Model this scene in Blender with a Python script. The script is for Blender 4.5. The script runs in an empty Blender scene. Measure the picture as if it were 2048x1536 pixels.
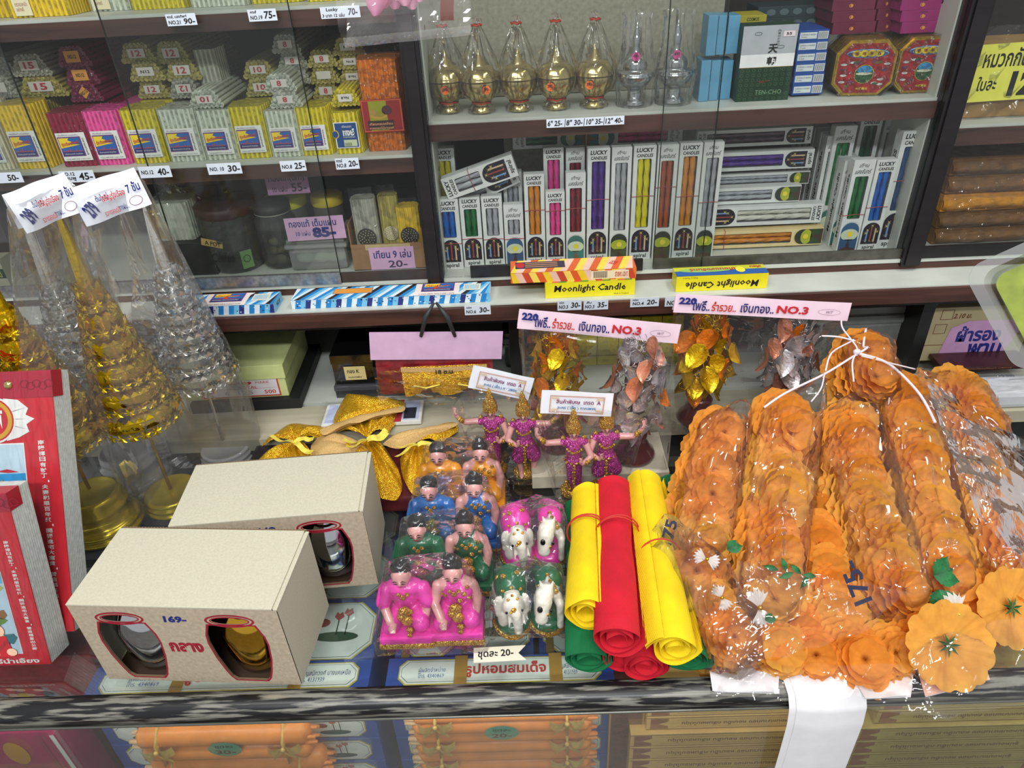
import bpy, bmesh, math, random
import numpy as np
from mathutils import Vector, Matrix, noise
PI = math.pi
rad = math.radians
random.seed(7)
SC = bpy.context.scene
COL = SC.collection

# ---------------------------------------------------------------- camera
CAM = Vector((0, 0, 0.6))
FPX = 1440.0
_y, _p, _r = rad(-1.645), rad(33.56), rad(-3.177)
_f = Vector((math.sin(_y) * math.cos(_p), math.cos(_y) * math.cos(_p), -math.sin(_p)))
_rt = Vector((math.cos(_y), -math.sin(_y), 0))
_up = _rt.cross(_f)
RT = math.cos(_r) * _rt + math.sin(_r) * _up
UP = -math.sin(_r) * _rt + math.cos(_r) * _up
cd = bpy.data.cameras.new('camera')
cam = bpy.data.objects.new('camera', cd)
COL.objects.link(cam)
cd.sensor_width = 36
cd.lens = FPX / 2048 * 36
cd.clip_start = 0.01
cam.matrix_world = Matrix(((RT.x, UP.x, -_f.x, CAM.x), (RT.y, UP.y, -_f.y, CAM.y), (RT.z, UP.z, -_f.z, CAM.z), (0, 0, 0, 1)))
SC.camera = cam

# ---------------------------------------------------------------- light and exposure
SC.view_settings.view_transform = 'Standard'
SC.view_settings.look = 'None'
SC.view_settings.gamma = 1
SC.view_settings.use_curve_mapping = False
SC.view_settings.exposure = 0.0
SC.cycles.transparent_max_bounces = 40
SC.cycles.max_bounces = 12
SC.cycles.use_denoising = True
SC.cycles.caustics_reflective = False
SC.cycles.caustics_refractive = False
SC.cycles.sample_clamp_indirect = 4
W = bpy.data.worlds.new('world')
SC.world = W
W.use_nodes = True
W.node_tree.nodes['Background'].inputs[0].default_value = (0.95, 0.97, 1.0, 1)
W.node_tree.nodes['Background'].inputs[1].default_value = 0.52


def area(loc, target, sx, sy, power, color=(1, 1, 1)):
    l = bpy.data.lights.new('ceiling_tube_or_fill_light', 'AREA')
    l.shape = 'RECTANGLE'
    l.size, l.size_y, l.energy, l.color = sx, sy, power, color
    o = bpy.data.objects.new('ceiling_tube_or_fill_light', l)
    COL.objects.link(o)
    o.location = loc
    o.rotation_euler = (Vector(target) - Vector(loc)).to_track_quat('-Z', 'Y').to_euler()


area((-0.35, -0.15, 1.75), (-0.1, 0.62, 0.0), 1.2, 0.07, 13, (1, 0.985, 0.95))
area((0.75, 0.45, 1.75), (0.2, 0.60, 0.0), 1.2, 0.07, 14, (1, 0.99, 0.97))
area((-0.1, -0.9, 1.55), (0, 0.9, 0.1), 1.2, 0.10, 23, (0.95, 0.98, 1.0))

area((0.0, 0.394, -0.03), (0, 0.46, -0.16), 1.6, 0.008, 0.5, (1, 0.97, 0.9))   # added fill light, not a fitted tube: brightens goods behind the front rail


# ---------------------------------------------------------------- points on real planes seen at a pixel of the photograph
def ray(px, py):
    return _f + (px - 1024) / FPX * RT - (py - 768) / FPX * UP


def PY(px, py, Y):
    d = ray(px, py)
    return CAM + d * (Y / d.y)


def PZ(px, py, Z=0.0):
    d = ray(px, py)
    return CAM + d * ((Z - CAM.z) / d.z)


# ---------------------------------------------------------------- materials
MATS = {}


def lin(c):
    return tuple(((x / 255) / 12.92 if x / 255 <= 0.04045 else ((x / 255 + 0.055) / 1.055) ** 2.4) for x in c) + (1,)


def M(key, c=None, rough=0.5, metal=0.0, var=0.06, vs=60, bump=0.0, bs=300, spec=0.5, coat=0.0, kind=None, c2=None, sub=0.0, tr=0.0):
    """A Principled material with a little procedural grain; kind picks a special pattern."""
    if key in MATS:
        return MATS[key]
    m = bpy.data.materials.new(key)
    MATS[key] = m
    m.use_nodes = True
    nt = m.node_tree
    N, L = nt.nodes, nt.links
    b = N['Principled BSDF']
    b.inputs['Roughness'].default_value = rough
    b.inputs['Metallic'].default_value = metal
    b.inputs['Specular IOR Level'].default_value = spec
    b.inputs['Coat Weight'].default_value = coat
    if coat:
        b.inputs['Coat Roughness'].default_value = 0.08
    if sub:
        b.inputs['Subsurface Weight'].default_value = sub
        b.inputs['Subsurface Radius'].default_value = (0.004, 0.002, 0.001)
    if tr:
        b.inputs['Transmission Weight'].default_value = tr
    col = lin(c)
    tc = N.new('ShaderNodeTexCoord')
    out = None
    if kind == 'glitter':
        v = N.new('ShaderNodeTexVoronoi')
        v.inputs['Scale'].default_value = vs
        L.new(tc.outputs['Object'], v.inputs['Vector'])
        mx = N.new('ShaderNodeMix'); mx.data_type = 'RGBA'
        mx.inputs[6].default_value = col
        mx.inputs[7].default_value = lin(c2 or tuple(min(255, x + 90) for x in c))
        sp = N.new('ShaderNodeSeparateColor')
        L.new(v.outputs['Color'], sp.inputs[0])
        rp = N.new('ShaderNodeMath'); rp.operation = 'POWER'; rp.inputs[1].default_value = 2.5
        L.new(sp.outputs[0], rp.inputs[0])
        L.new(rp.outputs[0], mx.inputs[0])
        L.new(mx.outputs[2], b.inputs['Base Color'])
        sb = N.new('ShaderNodeVectorMath'); sb.operation = 'SUBTRACT'; sb.inputs[1].default_value = (0.5, 0.5, 0.5)
        L.new(v.outputs['Color'], sb.inputs[0])
        scl = N.new('ShaderNodeVectorMath'); scl.operation = 'SCALE'; scl.inputs['Scale'].default_value = bump or 1.2
        L.new(sb.outputs[0], scl.inputs[0])
        g = N.new('ShaderNodeNewGeometry')
        ad = N.new('ShaderNodeVectorMath'); ad.operation = 'ADD'
        L.new(g.outputs['Normal'], ad.inputs[0]); L.new(scl.outputs[0], ad.inputs[1])
        nm = N.new('ShaderNodeVectorMath'); nm.operation = 'NORMALIZE'
        L.new(ad.outputs[0], nm.inputs[0]); L.new(nm.outputs[0], b.inputs['Normal'])
        return m
    nz = N.new('ShaderNodeTexNoise')
    nz.inputs['Scale'].default_value = vs
    nz.inputs['Detail'].default_value = 4
    L.new(tc.outputs['Object'], nz.inputs['Vector'])
    if kind == 'wood':
        mp = N.new('ShaderNodeMapping'); mp.inputs['Scale'].default_value = (0.08, 1, 1)
        L.new(tc.outputs['Object'], mp.inputs[0]); L.new(mp.outputs[0], nz.inputs['Vector'])
        nz.inputs['Distortion'].default_value = 1.2
    if kind == 'paint':   # worn paint: bare patches
        mp = N.new('ShaderNodeMapping'); mp.inputs['Scale'].default_value = (0.09, 1, 1)
        L.new(tc.outputs['Object'], mp.inputs[0]); L.new(mp.outputs[0], nz.inputs['Vector'])
    if kind == 'weave':   # fine ribs along the object's X
        wv = N.new('ShaderNodeTexWave'); wv.inputs['Scale'].default_value = bs; wv.inputs['Distortion'].default_value = 0.6
        L.new(tc.outputs['Object'], wv.inputs['Vector'])
    mx = N.new('ShaderNodeMix'); mx.data_type = 'RGBA'
    d = tuple(max(0, x * (1 - var)) for x in c); u = tuple(min(255, x * (1 + var * 0.6)) for x in c)
    if c2:
        d, u = c, c2
    mx.inputs[6].default_value = lin(d); mx.inputs[7].default_value = lin(u)
    rm = N.new('ShaderNodeMapRange')
    rm.inputs[1].default_value = 0.49 if kind == 'paint' else 0.3; rm.inputs[2].default_value = 0.60 if kind == 'paint' else 0.7
    L.new(nz.outputs[0], rm.inputs[0]); L.new(rm.outputs[0], mx.inputs[0])
    L.new(mx.outputs[2], b.inputs['Base Color'])
    if bump:
        bp = N.new('ShaderNodeBump'); bp.inputs['Strength'].default_value = bump; bp.inputs['Distance'].default_value = 0.001
        if kind == 'weave':
            L.new(wv.outputs[0], bp.inputs['Height'])
        else:
            n2 = N.new('ShaderNodeTexNoise' if kind != 'foil' else 'ShaderNodeTexVoronoi')
            n2.inputs['Scale'].default_value = bs
            L.new(tc.outputs['Object'], n2.inputs['Vector'])
            L.new(n2.outputs[0], bp.inputs['Height'])
        L.new(bp.outputs[0], b.inputs['Normal'])
    if kind == 'petal':   # thin cloth petals let light through
        tl = N.new('ShaderNodeBsdfTranslucent'); L.new(mx.outputs[2], tl.inputs[0])
        ms = N.new('ShaderNodeMixShader'); ms.inputs[0].default_value = 0.42
        L.new(b.outputs[0], ms.inputs[1]); L.new(tl.outputs[0], ms.inputs[2])
        L.new(ms.outputs[0], N['Material Output'].inputs[0])
    return m


def film(key, tint=(255, 255, 255), haze=0.03, k=1.6, rough=0.08, cr=0.5, cs=45, alpha_min=0.0, stretch=(1, 1, 1)):
    """Clear plastic film or glass pane: transparent, with reflections by angle and fine crinkles."""
    if key in MATS:
        return MATS[key]
    m = bpy.data.materials.new(key); MATS[key] = m
    m.use_nodes = True
    nt = m.node_tree; N, L = nt.nodes, nt.links
    N.remove(N['Principled BSDF'])
    t = N.new('ShaderNodeBsdfTransparent'); t.inputs[0].default_value = lin(tint)
    g = N.new('ShaderNodeBsdfGlossy'); g.inputs['Roughness'].default_value = rough; g.inputs[0].default_value = (1, 1, 1, 1)
    d = N.new('ShaderNodeBsdfDiffuse'); d.inputs[0].default_value = (0.9, 0.9, 0.9, 1)
    fr = N.new('ShaderNodeFresnel'); fr.inputs[0].default_value = 1.45
    if cr:
        tc = N.new('ShaderNodeTexCoord')
        mp = N.new('ShaderNodeMapping'); mp.inputs['Scale'].default_value = stretch
        L.new(tc.outputs['Object'], mp.inputs[0])
        v = N.new('ShaderNodeTexVoronoi'); v.inputs['Scale'].default_value = cs
        nz = N.new('ShaderNodeTexNoise'); nz.inputs['Scale'].default_value = cs * 0.5; nz.inputs['Distortion'].default_value = 1.5
        L.new(mp.outputs[0], v.inputs['Vector']); L.new(mp.outputs[0], nz.inputs['Vector'])
        ad = N.new('ShaderNodeMath'); ad.operation = 'ADD'
        L.new(v.outputs[0], ad.inputs[0]); L.new(nz.outputs[0], ad.inputs[1])
        bp = N.new('ShaderNodeBump'); bp.inputs['Strength'].default_value = cr; bp.inputs['Distance'].default_value = 0.01
        L.new(ad.outputs[0], bp.inputs['Height'])
        L.new(bp.outputs[0], fr.inputs['Normal']); L.new(bp.outputs[0], g.inputs['Normal'])
    mu = N.new('ShaderNodeMath'); mu.operation = 'MULTIPLY_ADD'; mu.use_clamp = True
    mu.inputs[1].default_value = k; mu.inputs[2].default_value = alpha_min
    L.new(fr.outputs[0], mu.inputs[0])
    m1 = N.new('ShaderNodeMixShader'); m1.inputs[0].default_value = haze
    L.new(t.outputs[0], m1.inputs[1]); L.new(d.outputs[0], m1.inputs[2])
    m2 = N.new('ShaderNodeMixShader')
    L.new(mu.outputs[0], m2.inputs[0]); L.new(m1.outputs[0], m2.inputs[1]); L.new(g.outputs[0], m2.inputs[2])
    L.new(m2.outputs[0], N['Material Output'].inputs[0])
    return m


def C(r, g=None, b=None, **k):
    """plain coloured stock: C(r,g,b) -> material"""
    key = 'ink_%d_%d_%d' % (r, g, b)
    return M(key, (r, g, b), rough=0.55, var=0.04, **k)


WHITE = M('white_card', (236, 236, 230), rough=0.5, var=0.03)
PAPER = M('white_paper', (240, 238, 240), rough=0.7, var=0.02)
INK = M('black_ink', (22, 20, 24), rough=0.5, var=0)
BLUEINK = M('blue_marker', (30, 40, 120), rough=0.5, var=0)
REDINK = M('red_ink', (190, 30, 50), rough=0.5, var=0)
PINKCARD = M('pink_card', (240, 205, 225), rough=0.6, var=0.02)
GLITTER = M('gold_glitter', (196, 128, 14), rough=0.3, metal=0.6, vs=1300, kind='glitter', c2=(255, 238, 130), bump=1.5)
FILM = film('clear_film', haze=0.015, k=0.45, rough=0.06, cr=0.3, cs=40)
BAG = film('bag_film', haze=0.02, k=0.6, rough=0.07, cr=0.5, cs=50)


# ---------------------------------------------------------------- mesh building
class MB:
    def __init__(s):
        s.v, s.f, s.mi, s.sm, s.mats = [], [], [], [], []

    def m(s, mat):
        if mat not in s.mats:
            s.mats.append(mat)
        return s.mats.index(mat)

    def add(s, vs, fs, mat, smooth=False, tf=None):
        o = len(s.v)
        if tf is not None:
            vs = [tuple(tf @ Vector(p)) for p in vs]
        s.v += [tuple(p) for p in vs]
        k = s.m(mat)
        for f in fs:
            s.f.append([i + o for i in f]); s.mi.append(k); s.sm.append(smooth)
        return s

    def box(s, x0, x1, y0, y1, z0, z1, mat, tf=None, skip=''):
        vs = [(x0, y0, z0), (x1, y0, z0), (x1, y1, z0), (x0, y1, z0), (x0, y0, z1), (x1, y0, z1), (x1, y1, z1), (x0, y1, z1)]
        fs = dict(b=(0, 3, 2, 1), t=(4, 5, 6, 7), f=(0, 1, 5, 4), r=(1, 2, 6, 5), k=(2, 3, 7, 6), l=(3, 0, 4, 7))
        return s.add(vs, [q for n, q in fs.items() if n not in skip], mat, False, tf)

    def bev(s, x0, x1, y0, y1, z0, z1, mat, r=0.001, tf=None):
        """box with chamfered edges"""
        bm = bmesh.new()
        bmesh.ops.create_cube(bm, size=1)
        for v in bm.verts:
            v.co = Vector(((x0 + x1) / 2 + v.co.x * (x1 - x0), (y0 + y1) / 2 + v.co.y * (y1 - y0), (z0 + z1) / 2 + v.co.z * (z1 - z0)))
        bmesh.ops.bevel(bm, geom=bm.edges[:], offset=r, segments=2, affect='EDGES', profile=0.6)
        bm.verts.index_update()
        s.add([v.co[:] for v in bm.verts], [[v.index for v in f.verts] for f in bm.faces], mat, False, tf)
        bm.free()
        return s

    def tube(s, pts, rs, mat, seg=8, cap=True, smooth=True, flat=1.0, tf=None):
        pts = [Vector(p) for p in pts]
        if not hasattr(rs, '__len__'):
            rs = [rs] * len(pts)
        vs, fs = [], []
        up = Vector((0, 0, 1))
        prev = None
        for i, p in enumerate(pts):
            t = (pts[min(i + 1, len(pts) - 1)] - pts[max(i - 1, 0)]).normalized()
            if prev is None:
                a = t.cross(up)
                if a.length < 0.1:
                    a = t.cross(Vector((1, 0, 0)))
            else:
                a = prev - t * prev.dot(t)
            a.normalize(); prev = a
            b = t.cross(a)
            for k in range(seg):
                w = 2 * PI * k / seg
                vs.append(p + a * math.cos(w) * rs[i] + b * math.sin(w) * rs[i] * flat)
        for i in range(len(pts) - 1):
            for k in range(seg):
                k2 = (k + 1) % seg
                fs.append((i * seg + k, i * seg + k2, (i + 1) * seg + k2, (i + 1) * seg + k))
        if cap:
            fs.append(tuple(range(seg))[::-1]); fs.append(tuple((len(pts) - 1) * seg + k for k in range(seg)))
        return s.add(vs, fs, mat, smooth, tf)

    def lathe(s, prof, mat, seg=24, c=(0, 0, 0), smooth=True, tf=None, fn=None):
        vs, fs = [], []
        for j, (r, z) in enumerate(prof):
            for k in range(seg):
                w = 2 * PI * k / seg
                rr, zz = (fn(j, k, r, z) if fn else (r, z))
                vs.append((c[0] + rr * math.cos(w), c[1] + rr * math.sin(w), c[2] + zz))
        for j in range(len(prof) - 1):
            for k in range(seg):
                k2 = (k + 1) % seg
                fs.append((j * seg + k, j * seg + k2, (j + 1) * seg + k2, (j + 1) * seg + k))
        return s.add(vs, fs, mat, smooth, tf)

    def prism(s, poly, z0, z1, mat, tf=None, smooth=False, caps=True):
        n = len(poly)
        vs = [(x, y, z0) for x, y in poly] + [(x, y, z1) for x, y in poly]
        fs = [(k, (k + 1) % n, n + (k + 1) % n, n + k) for k in range(n)]
        s.add(vs, fs, mat, smooth, tf)
        if caps:
            s.add(vs, [tuple(range(n))[::-1], tuple(range(n, 2 * n))], mat, False, tf)
        return s

    def grid(s, nu, nv, fn, mat, smooth=True, tf=None):
        vs = [fn(i / nu, j / nv) for j in range(nv + 1) for i in range(nu + 1)]
        fs = [(j * (nu + 1) + i, j * (nu + 1) + i + 1, (j + 1) * (nu + 1) + i + 1, (j + 1) * (nu + 1) + i) for j in range(nv) for i in range(nu)]
        return s.add(vs, fs, mat, smooth, tf)

    def mesh(s, name):
        me = bpy.data.meshes.new(name)
        me.from_pydata(s.v, [], s.f)
        for m in s.mats:
            me.materials.append(m)
        me.polygons.foreach_set('material_index', s.mi)
        me.polygons.foreach_set('use_smooth', s.sm)
        me.update()
        return me

    def build(s, name, parent=None, label=None, kind=None):
        o = bpy.data.objects.new(name, s.mesh(name))
        COL.objects.link(o)
        if parent:
            o.parent = parent
        if label:
            o['label'] = label
        if kind:
            o['kind'] = kind
        return o


def tag(o, label, cat, group=None):
    o['label'] = label; o['category'] = cat
    if group:
        o['group'] = group
    return o


def thing(name, label, cat, loc=(0, 0, 0), rz=0.0, group=None, rot=None):
    o = bpy.data.objects.new(name, None)
    COL.objects.link(o)
    o.empty_display_size = 0.02
    o.location = loc
    o.rotation_euler = rot if rot else (0, 0, rz)
    return tag(o, label, cat, group)


def dup(root, loc, rz=None, label=None, group=None, rot=None, scale=None, swap=None):
    r = root.copy(); COL.objects.link(r); r.location = loc
    if rz is not None:
        r.rotation_euler = (0, 0, rz)
    if rot is not None:
        r.rotation_euler = rot
    if scale is not None:
        r.scale = scale
    if label: r['label'] = label
    if group: r['group'] = group

    def cp(src, par):
        for ch in src.children:
            c = ch.copy(); COL.objects.link(c); c.parent = par
            if swap:
                for i, sl in enumerate(c.material_slots):
                    if sl.material and sl.material.name in swap:
                        nm_ = sl.material.name; sl.link = 'OBJECT'; sl.material = swap[nm_]
            cp(ch, c)
    cp(root, r)
    return r


# ---------------------------------------------------------------- flat print: cards, labels and lettering
_TX = {}


def text_geo(s, bold):
    k = (s, bold)
    if k not in _TX:
        c = bpy.data.curves.new('lettering', 'FONT')
        c.body = s; c.resolution_u = 1 if len(s) > 12 else 2; c.offset = bold
        c.space_line = 0.95
        o = bpy.data.objects.new('lettering', c)
        COL.objects.link(o)
        me = o.to_mesh()
        vs = [(v.co.x, v.co.y) for v in me.vertices]
        fs = [tuple(p.vertices) for p in me.polygons]
        o.to_mesh_clear()
        bpy.data.objects.remove(o); bpy.data.curves.remove(c)
        xs = [v[0] for v in vs] or [0, 1]; ys = [v[1] for v in vs] or [0, 1]
        _TX[k] = (vs, fs, min(xs), max(xs), min(ys), max(ys))
    return _TX[k]


class Card(MB):
    """flat print in a local frame: origin o, axes u and v (unit), normal u x v"""
    def __init__(s, o=(0, 0, 0), u=(1, 0, 0), v=(0, 0, 1)):
        MB.__init__(s)
        s.frame(o, u, v)
        s.step = 0.00018

    def frame(s, o, u, v):
        s.o, s.u, s.w = Vector(o), Vector(u).normalized(), Vector(v).normalized()
        s.n = s.u.cross(s.w)

    def P(s, a, b, l):
        return tuple(s.o + s.u * a + s.w * b + s.n * (l * s.step))

    def poly(s, pts, mat, l=1):
        return s.add([s.P(a, b, l) for a, b in pts], [tuple(range(len(pts)))], mat)

    def rect(s, a0, b0, a1, b1, mat, l=1):
        return s.poly([(a0, b0), (a1, b0), (a1, b1), (a0, b1)], mat, l)

    def ell(s, a, b, ra, rb, mat, l=1, n=24, t0=0, t1=2 * PI):
        return s.poly([(a + ra * math.cos(t0 + (t1 - t0) * k / n), b + rb * math.sin(t0 + (t1 - t0) * k / n)) for k in range(n + (0 if t1 - t0 > 6.28 else 1))], mat, l)

    def ring(s, a, b, ra, rb, t, mat, l=1, n=28):
        for k in range(n):
            w0, w1 = 2 * PI * k / n, 2 * PI * (k + 1) / n
            s.poly([(a + ra * math.cos(w0), b + rb * math.sin(w0)), (a + ra * math.cos(w1), b + rb * math.sin(w1)),
                    (a + (ra - t) * math.cos(w1), b + (rb - t) * math.sin(w1)), (a + (ra - t) * math.cos(w0), b + (rb - t) * math.sin(w0))], mat, l)
        return s

    def frame_lines(s, a0, b0, a1, b1, t, mat, l=1):
        s.rect(a0, b0, a1, b0 + t, mat, l); s.rect(a0, b1 - t, a1, b1, mat, l)
        s.rect(a0, b0 + t, a0 + t, b1 - t, mat, l); return s.rect(a1 - t, b0 + t, a1, b1 - t, mat, l)

    def text(s, st, a, b, w, h, mat, l=2, bold=0.02, rot=0.0, italic=0.0):
        """lettering fitted into the box w x h centred at (a, b)"""
        vs, fs, x0, x1, y0, y1 = text_geo(st, bold)
        cx, cy = (x0 + x1) / 2, (y0 + y1) / 2
        kx = w / max(x1 - x0, 1e-6); ky = h / max(y1 - y0, 1e-6)
        cr, sr = math.cos(rot), math.sin(rot)
        out = []
        for x, y in vs:
            X = (x - cx) * kx + italic * (y - cy) * ky; Y = (y - cy) * ky
            out.append(s.P(a + X * cr - Y * sr, b + X * sr + Y * cr, l))
        return s.add(out, fs, mat)


# ---------------------------------------------------------------- one continuous body from overlapping volumes
def _sph(c, r, n=2):
    bm = bmesh.new(); bmesh.ops.create_icosphere(bm, subdivisions=n, radius=1)
    bm.verts.index_update()
    out = ([(Vector(c) + Vector((v.co.x * r[0], v.co.y * r[1], v.co.z * r[2]))) for v in bm.verts], [[v.index for v in f.verts] for f in bm.faces])
    bm.free(); return out


def sculpt(name, prims, voxel=0.0012, smooth=4, parent=None, label=None, decim=None):
    """prims: ('e', c, (rx,ry,rz), mat) ellipsoid or ('c', p0, p1, r0, r1, mat) tapered limb; remeshed into ONE surface"""
    mb = MB()
    for p in prims:
        if p[0] == 'e':
            v, f = _sph(p[1], p[2], 3); mb.add(v, f, p[3])
        else:
            _, a, b, r0, r1, mt = p
            a, b = Vector(a), Vector(b)
            n = 6
            for i in range(n + 1):
                t = i / n; r = r0 + (r1 - r0) * t
                v, f = _sph(a.lerp(b, t), (r, r, r), 2); mb.add(v, f, mt)
            mb.tube([a, b], [r0, r1], mt, 16)
    o = mb.build(name)
    m = o.modifiers.new('r', 'REMESH'); m.mode = 'VOXEL'; m.voxel_size = voxel
    s = o.modifiers.new('s', 'SMOOTH'); s.iterations = smooth; s.factor = 0.5
    if decim:
        d = o.modifiers.new('d', 'DECIMATE'); d.ratio = decim
    dg = bpy.context.evaluated_depsgraph_get()
    me = bpy.data.meshes.new_from_object(o.evaluated_get(dg))
    old = o.data; o.modifiers.clear(); o.data = me; bpy.data.meshes.remove(old)
    o.name = name; me.name = name
    cen = np.empty(len(me.polygons) * 3, 'f'); me.polygons.foreach_get('center', cen); cen = cen.reshape(-1, 3)
    best = np.full(len(cen), 1e9); idx = np.zeros(len(cen), 'i')
    mats = []
    for p in prims:
        mt = p[-1]
        if mt not in mats: mats.append(mt)
        k = mats.index(mt)
        if p[0] == 'e':
            c, r = np.array(p[1]), np.array(p[2]); q = (cen - c) / r
            d = (np.linalg.norm(q, axis=1) - 1) * r.min()
        else:
            a, b = np.array(p[1]), np.array(p[2]); ab = b - a
            t = np.clip(((cen - a) @ ab) / max(ab @ ab, 1e-12), 0, 1)
            d = np.linalg.norm(cen - (a + t[:, None] * ab), axis=1) - (p[3] + (p[4] - p[3]) * t)
        w = d < best; best[w] = d[w]; idx[w] = k
    me.materials.clear()
    for mt in mats: me.materials.append(mt)
    me.polygons.foreach_set('material_index', idx)
    me.polygons.foreach_set('use_smooth', np.ones(len(cen), bool))
    me.update()
    if parent: o.parent = parent
    if label: o['label'] = label
    return o


def crumple(me_v, amp, sc, seed=0.0):
    out = []
    for p in me_v:
        n = noise.noise_vector(Vector(p) * sc + Vector((seed, seed * 1.7, seed * 0.3)))
        out.append(Vector(p) + n * amp)
    return out


def shrink_bag(name, pts, infl, mat, label, cuts=2, amp=0.0012, sc=90, top=None, parent=None, cat='plastic bag', group=None, seed=0.0):
    """a plastic bag pulled over things: the hull of the given points, subdivided and crumpled"""
    bm = bmesh.new()
    for p in pts:
        for d in ((1, 0, 0), (-1, 0, 0), (0, 1, 0), (0, -1, 0), (0, 0, 1), (0, 0, -1)):
            q = Vector(p) + Vector(d) * infl
            q.z = max(q.z, 0.0006)
            bm.verts.new(q)
    r = bmesh.ops.convex_hull(bm, input=bm.verts)
    bmesh.ops.delete(bm, geom=[g for g in set(r['geom_interior'] + r['geom_unused']) if isinstance(g, bmesh.types.BMVert) and g.is_valid], context='VERTS')
    for _ in range(cuts):
        bmesh.ops.subdivide_edges(bm, edges=[e for e in bm.edges if e.calc_length() > 0.008], cuts=1, use_grid_fill=True)
    bmesh.ops.triangulate(bm, faces=bm.faces)
    for v in bm.verts:
        n = noise.noise_vector(v.co * sc + Vector((seed, seed, seed)))
        v.co += n * amp
        v.co.z = max(v.co.z, 0.0006)
    bm.verts.index_update()
    mb = MB(); mb.add([v.co[:] for v in bm.verts], [[v.index for v in f.verts] for f in bm.faces], mat, False)
    bm.free()
    if top:
        top(mb)
    o = mb.build(name, parent)
    if cat: tag(o, label, cat, group)
    return o


def tiny_tags():
    pass

# ================================================================ the setting
WOOD = M('dark_brown_veneer', (74, 44, 36), rough=0.45, var=0.35, vs=60, kind='wood')
BLACKP = M('black_paint', (26, 24, 26), rough=0.35, var=0.2)
SHELFW = M('white_shelf_board', (196, 200, 190), rough=0.4, var=0.05, vs=20)
BEIGEB = M('beige_board', (150, 146, 128), rough=0.8, var=0.10, vs=200)
ALU = M('brushed_aluminium', (150, 150, 150), rough=0.3, metal=0.8, var=0.15, vs=200)
GREYM = M('grey_track', (95, 92, 84), rough=0.4, metal=0.5, var=0.2)
PALEWOOD = M('pale_worn_wood', (182, 175, 152), rough=0.5, var=0.10, vs=40, kind='wood')
RAILM = M('worn_black_rail', (24, 24, 26), rough=0.3, vs=230, kind='paint', c2=(128, 126, 116))
PANE = film('cabinet_glass', tint=(251, 252, 251), haze=0.004, k=0.35, rough=0.02, cr=0)
TOPG = film('counter_glass', tint=(244, 249, 247), haze=0.006, k=0.4, rough=0.03, cr=0)
GEDGE = M('glass_edge', (20, 34, 30), rough=0.2, var=0)

b = MB(); b.box(-3, 3, -2, 3, -0.82, -0.8, M('floor_tile', (120, 112, 104), rough=0.35, var=0.1, vs=4))
b.build('floor', kind='structure')
b = MB(); b.box(-3, 3, 1.32, 1.36, -0.8, 2.0, M('wall_paint', (150, 150, 140), rough=0.7, var=0.05))
b.build('wall_back', kind='structure')

YF = 0.856          # front plane of the glass doors
XP1a, XP1b = PY(829, 320, YF).x, PY(866, 340, YF).x
XP2a, XP2b = PY(1884, 184, YF).x, PY(1925, 190, YF).x
ZS1, ZS0 = PY(400, 325, 0.87).z, PY(256, 28, 0.87).z      # left shelves
ZR1 = PY(1300, 219, 0.87).z                                # right shelf
ZSILL = 0.2035
ZRR = PY(2000, 243, 0.87).z
cab = thing('wall_cabinet', 'dark brown wall cabinet with glass doors and white shelves behind the counter', 'cabinet', (0, 0.8, -0.8))


def cp(name, mb, label=None):
    o = mb.build(name, cab, label)
    o.data.transform(Matrix.Translation((0, -0.8, 0.8)))
    return o


for x0, x1 in ((XP1a, XP1b), (XP2a, XP2b), (-0.93, -0.90), (1.25, 1.28)):
    b = MB(); b.box(x0, x1, YF - 0.012, 1.22, ZSILL - 0.008, 1.15, BLACKP)
    b.box(x0 + 0.004, x1 - 0.004, YF - 0.0145, YF - 0.012, ZSILL - 0.006, 1.15, M('post_face', (27, 22, 25), rough=0.4, var=0.3, kind='wood'))
    cp('post', b)
b = MB(); b.box(-0.93, 1.28, 1.22, 1.24, -0.8, 1.15, M('back_veneer', (40, 29, 27), rough=0.6, var=0.3, kind='wood', vs=30)); cp('back_panel', b)
b = MB(); b.box(XP1b, PY(1440, 120, 0.97).x, 0.975, 0.985, ZR1 + 0.001, 0.9, BEIGEB); cp('backing_board', b, 'beige fibre backing board behind the urns')
b = MB(); b.box(PY(1010, 330, 0.97).x, PY(1440, 330, 0.97).x, 0.975, 0.985, ZSILL + 0.002, ZR1 - 0.02, BEIGEB); cp('backing_board', b, 'beige fibre backing board behind the candle boxes')
for x0, x1, z, t in ((-0.90, XP1a, ZS1, 0.017), (-0.90, XP1a, ZS0, 0.017), (XP1b, XP2a, ZR1, 0.019), (XP2b, 1.25, ZRR, 0.02), (-0.90, 1.25, 0.86, 0.02)):
    b = MB(); b.box(x0, x1, YF + 0.006, 1.22, z - t, z, SHELFW)
    b.box(x0, x1, YF + 0.003, YF + 0.006, z - t - 0.003, z - 0.0035, WOOD)
    cp('shelf', b)
for x, z0 in ((XP1b + 0.0002, ZSILL), (XP2a - 0.0022, ZSILL), (XP2b + 0.0002, ZSILL)):
    b = MB(); b.box(x, x + 0.002, YF + 0.008, 1.2, z0, 1.1, SHELFW)
    for k in range(3):
        b.tube([(x - 0.0004, 0.9, 0.33 + k * 0.16), (x + 0.0024, 0.9, 0.33 + k * 0.16)], 0.003, INK, 8)
    cp('side_board', b)
b = MB(); b.box(-0.93, 1.28, YF - 0.008, 1.22, ZSILL - 0.0045, ZSILL, SHELFW)
cp('cabinet_floor', b)
b = MB(); b.box(-0.93, 1.28, YF - 0.006, YF + 0.2, 0.1885, ZSILL - 0.0045, WOOD); cp('riser', b)
b = MB(); b.box(-0.93, 1.28, 0.800, YF + 0.05, 0.176, 0.189, SHELFW); b.box(-0.93, 1.28, 0.794, 0.803, 0.169, 0.1875, WOOD)
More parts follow.
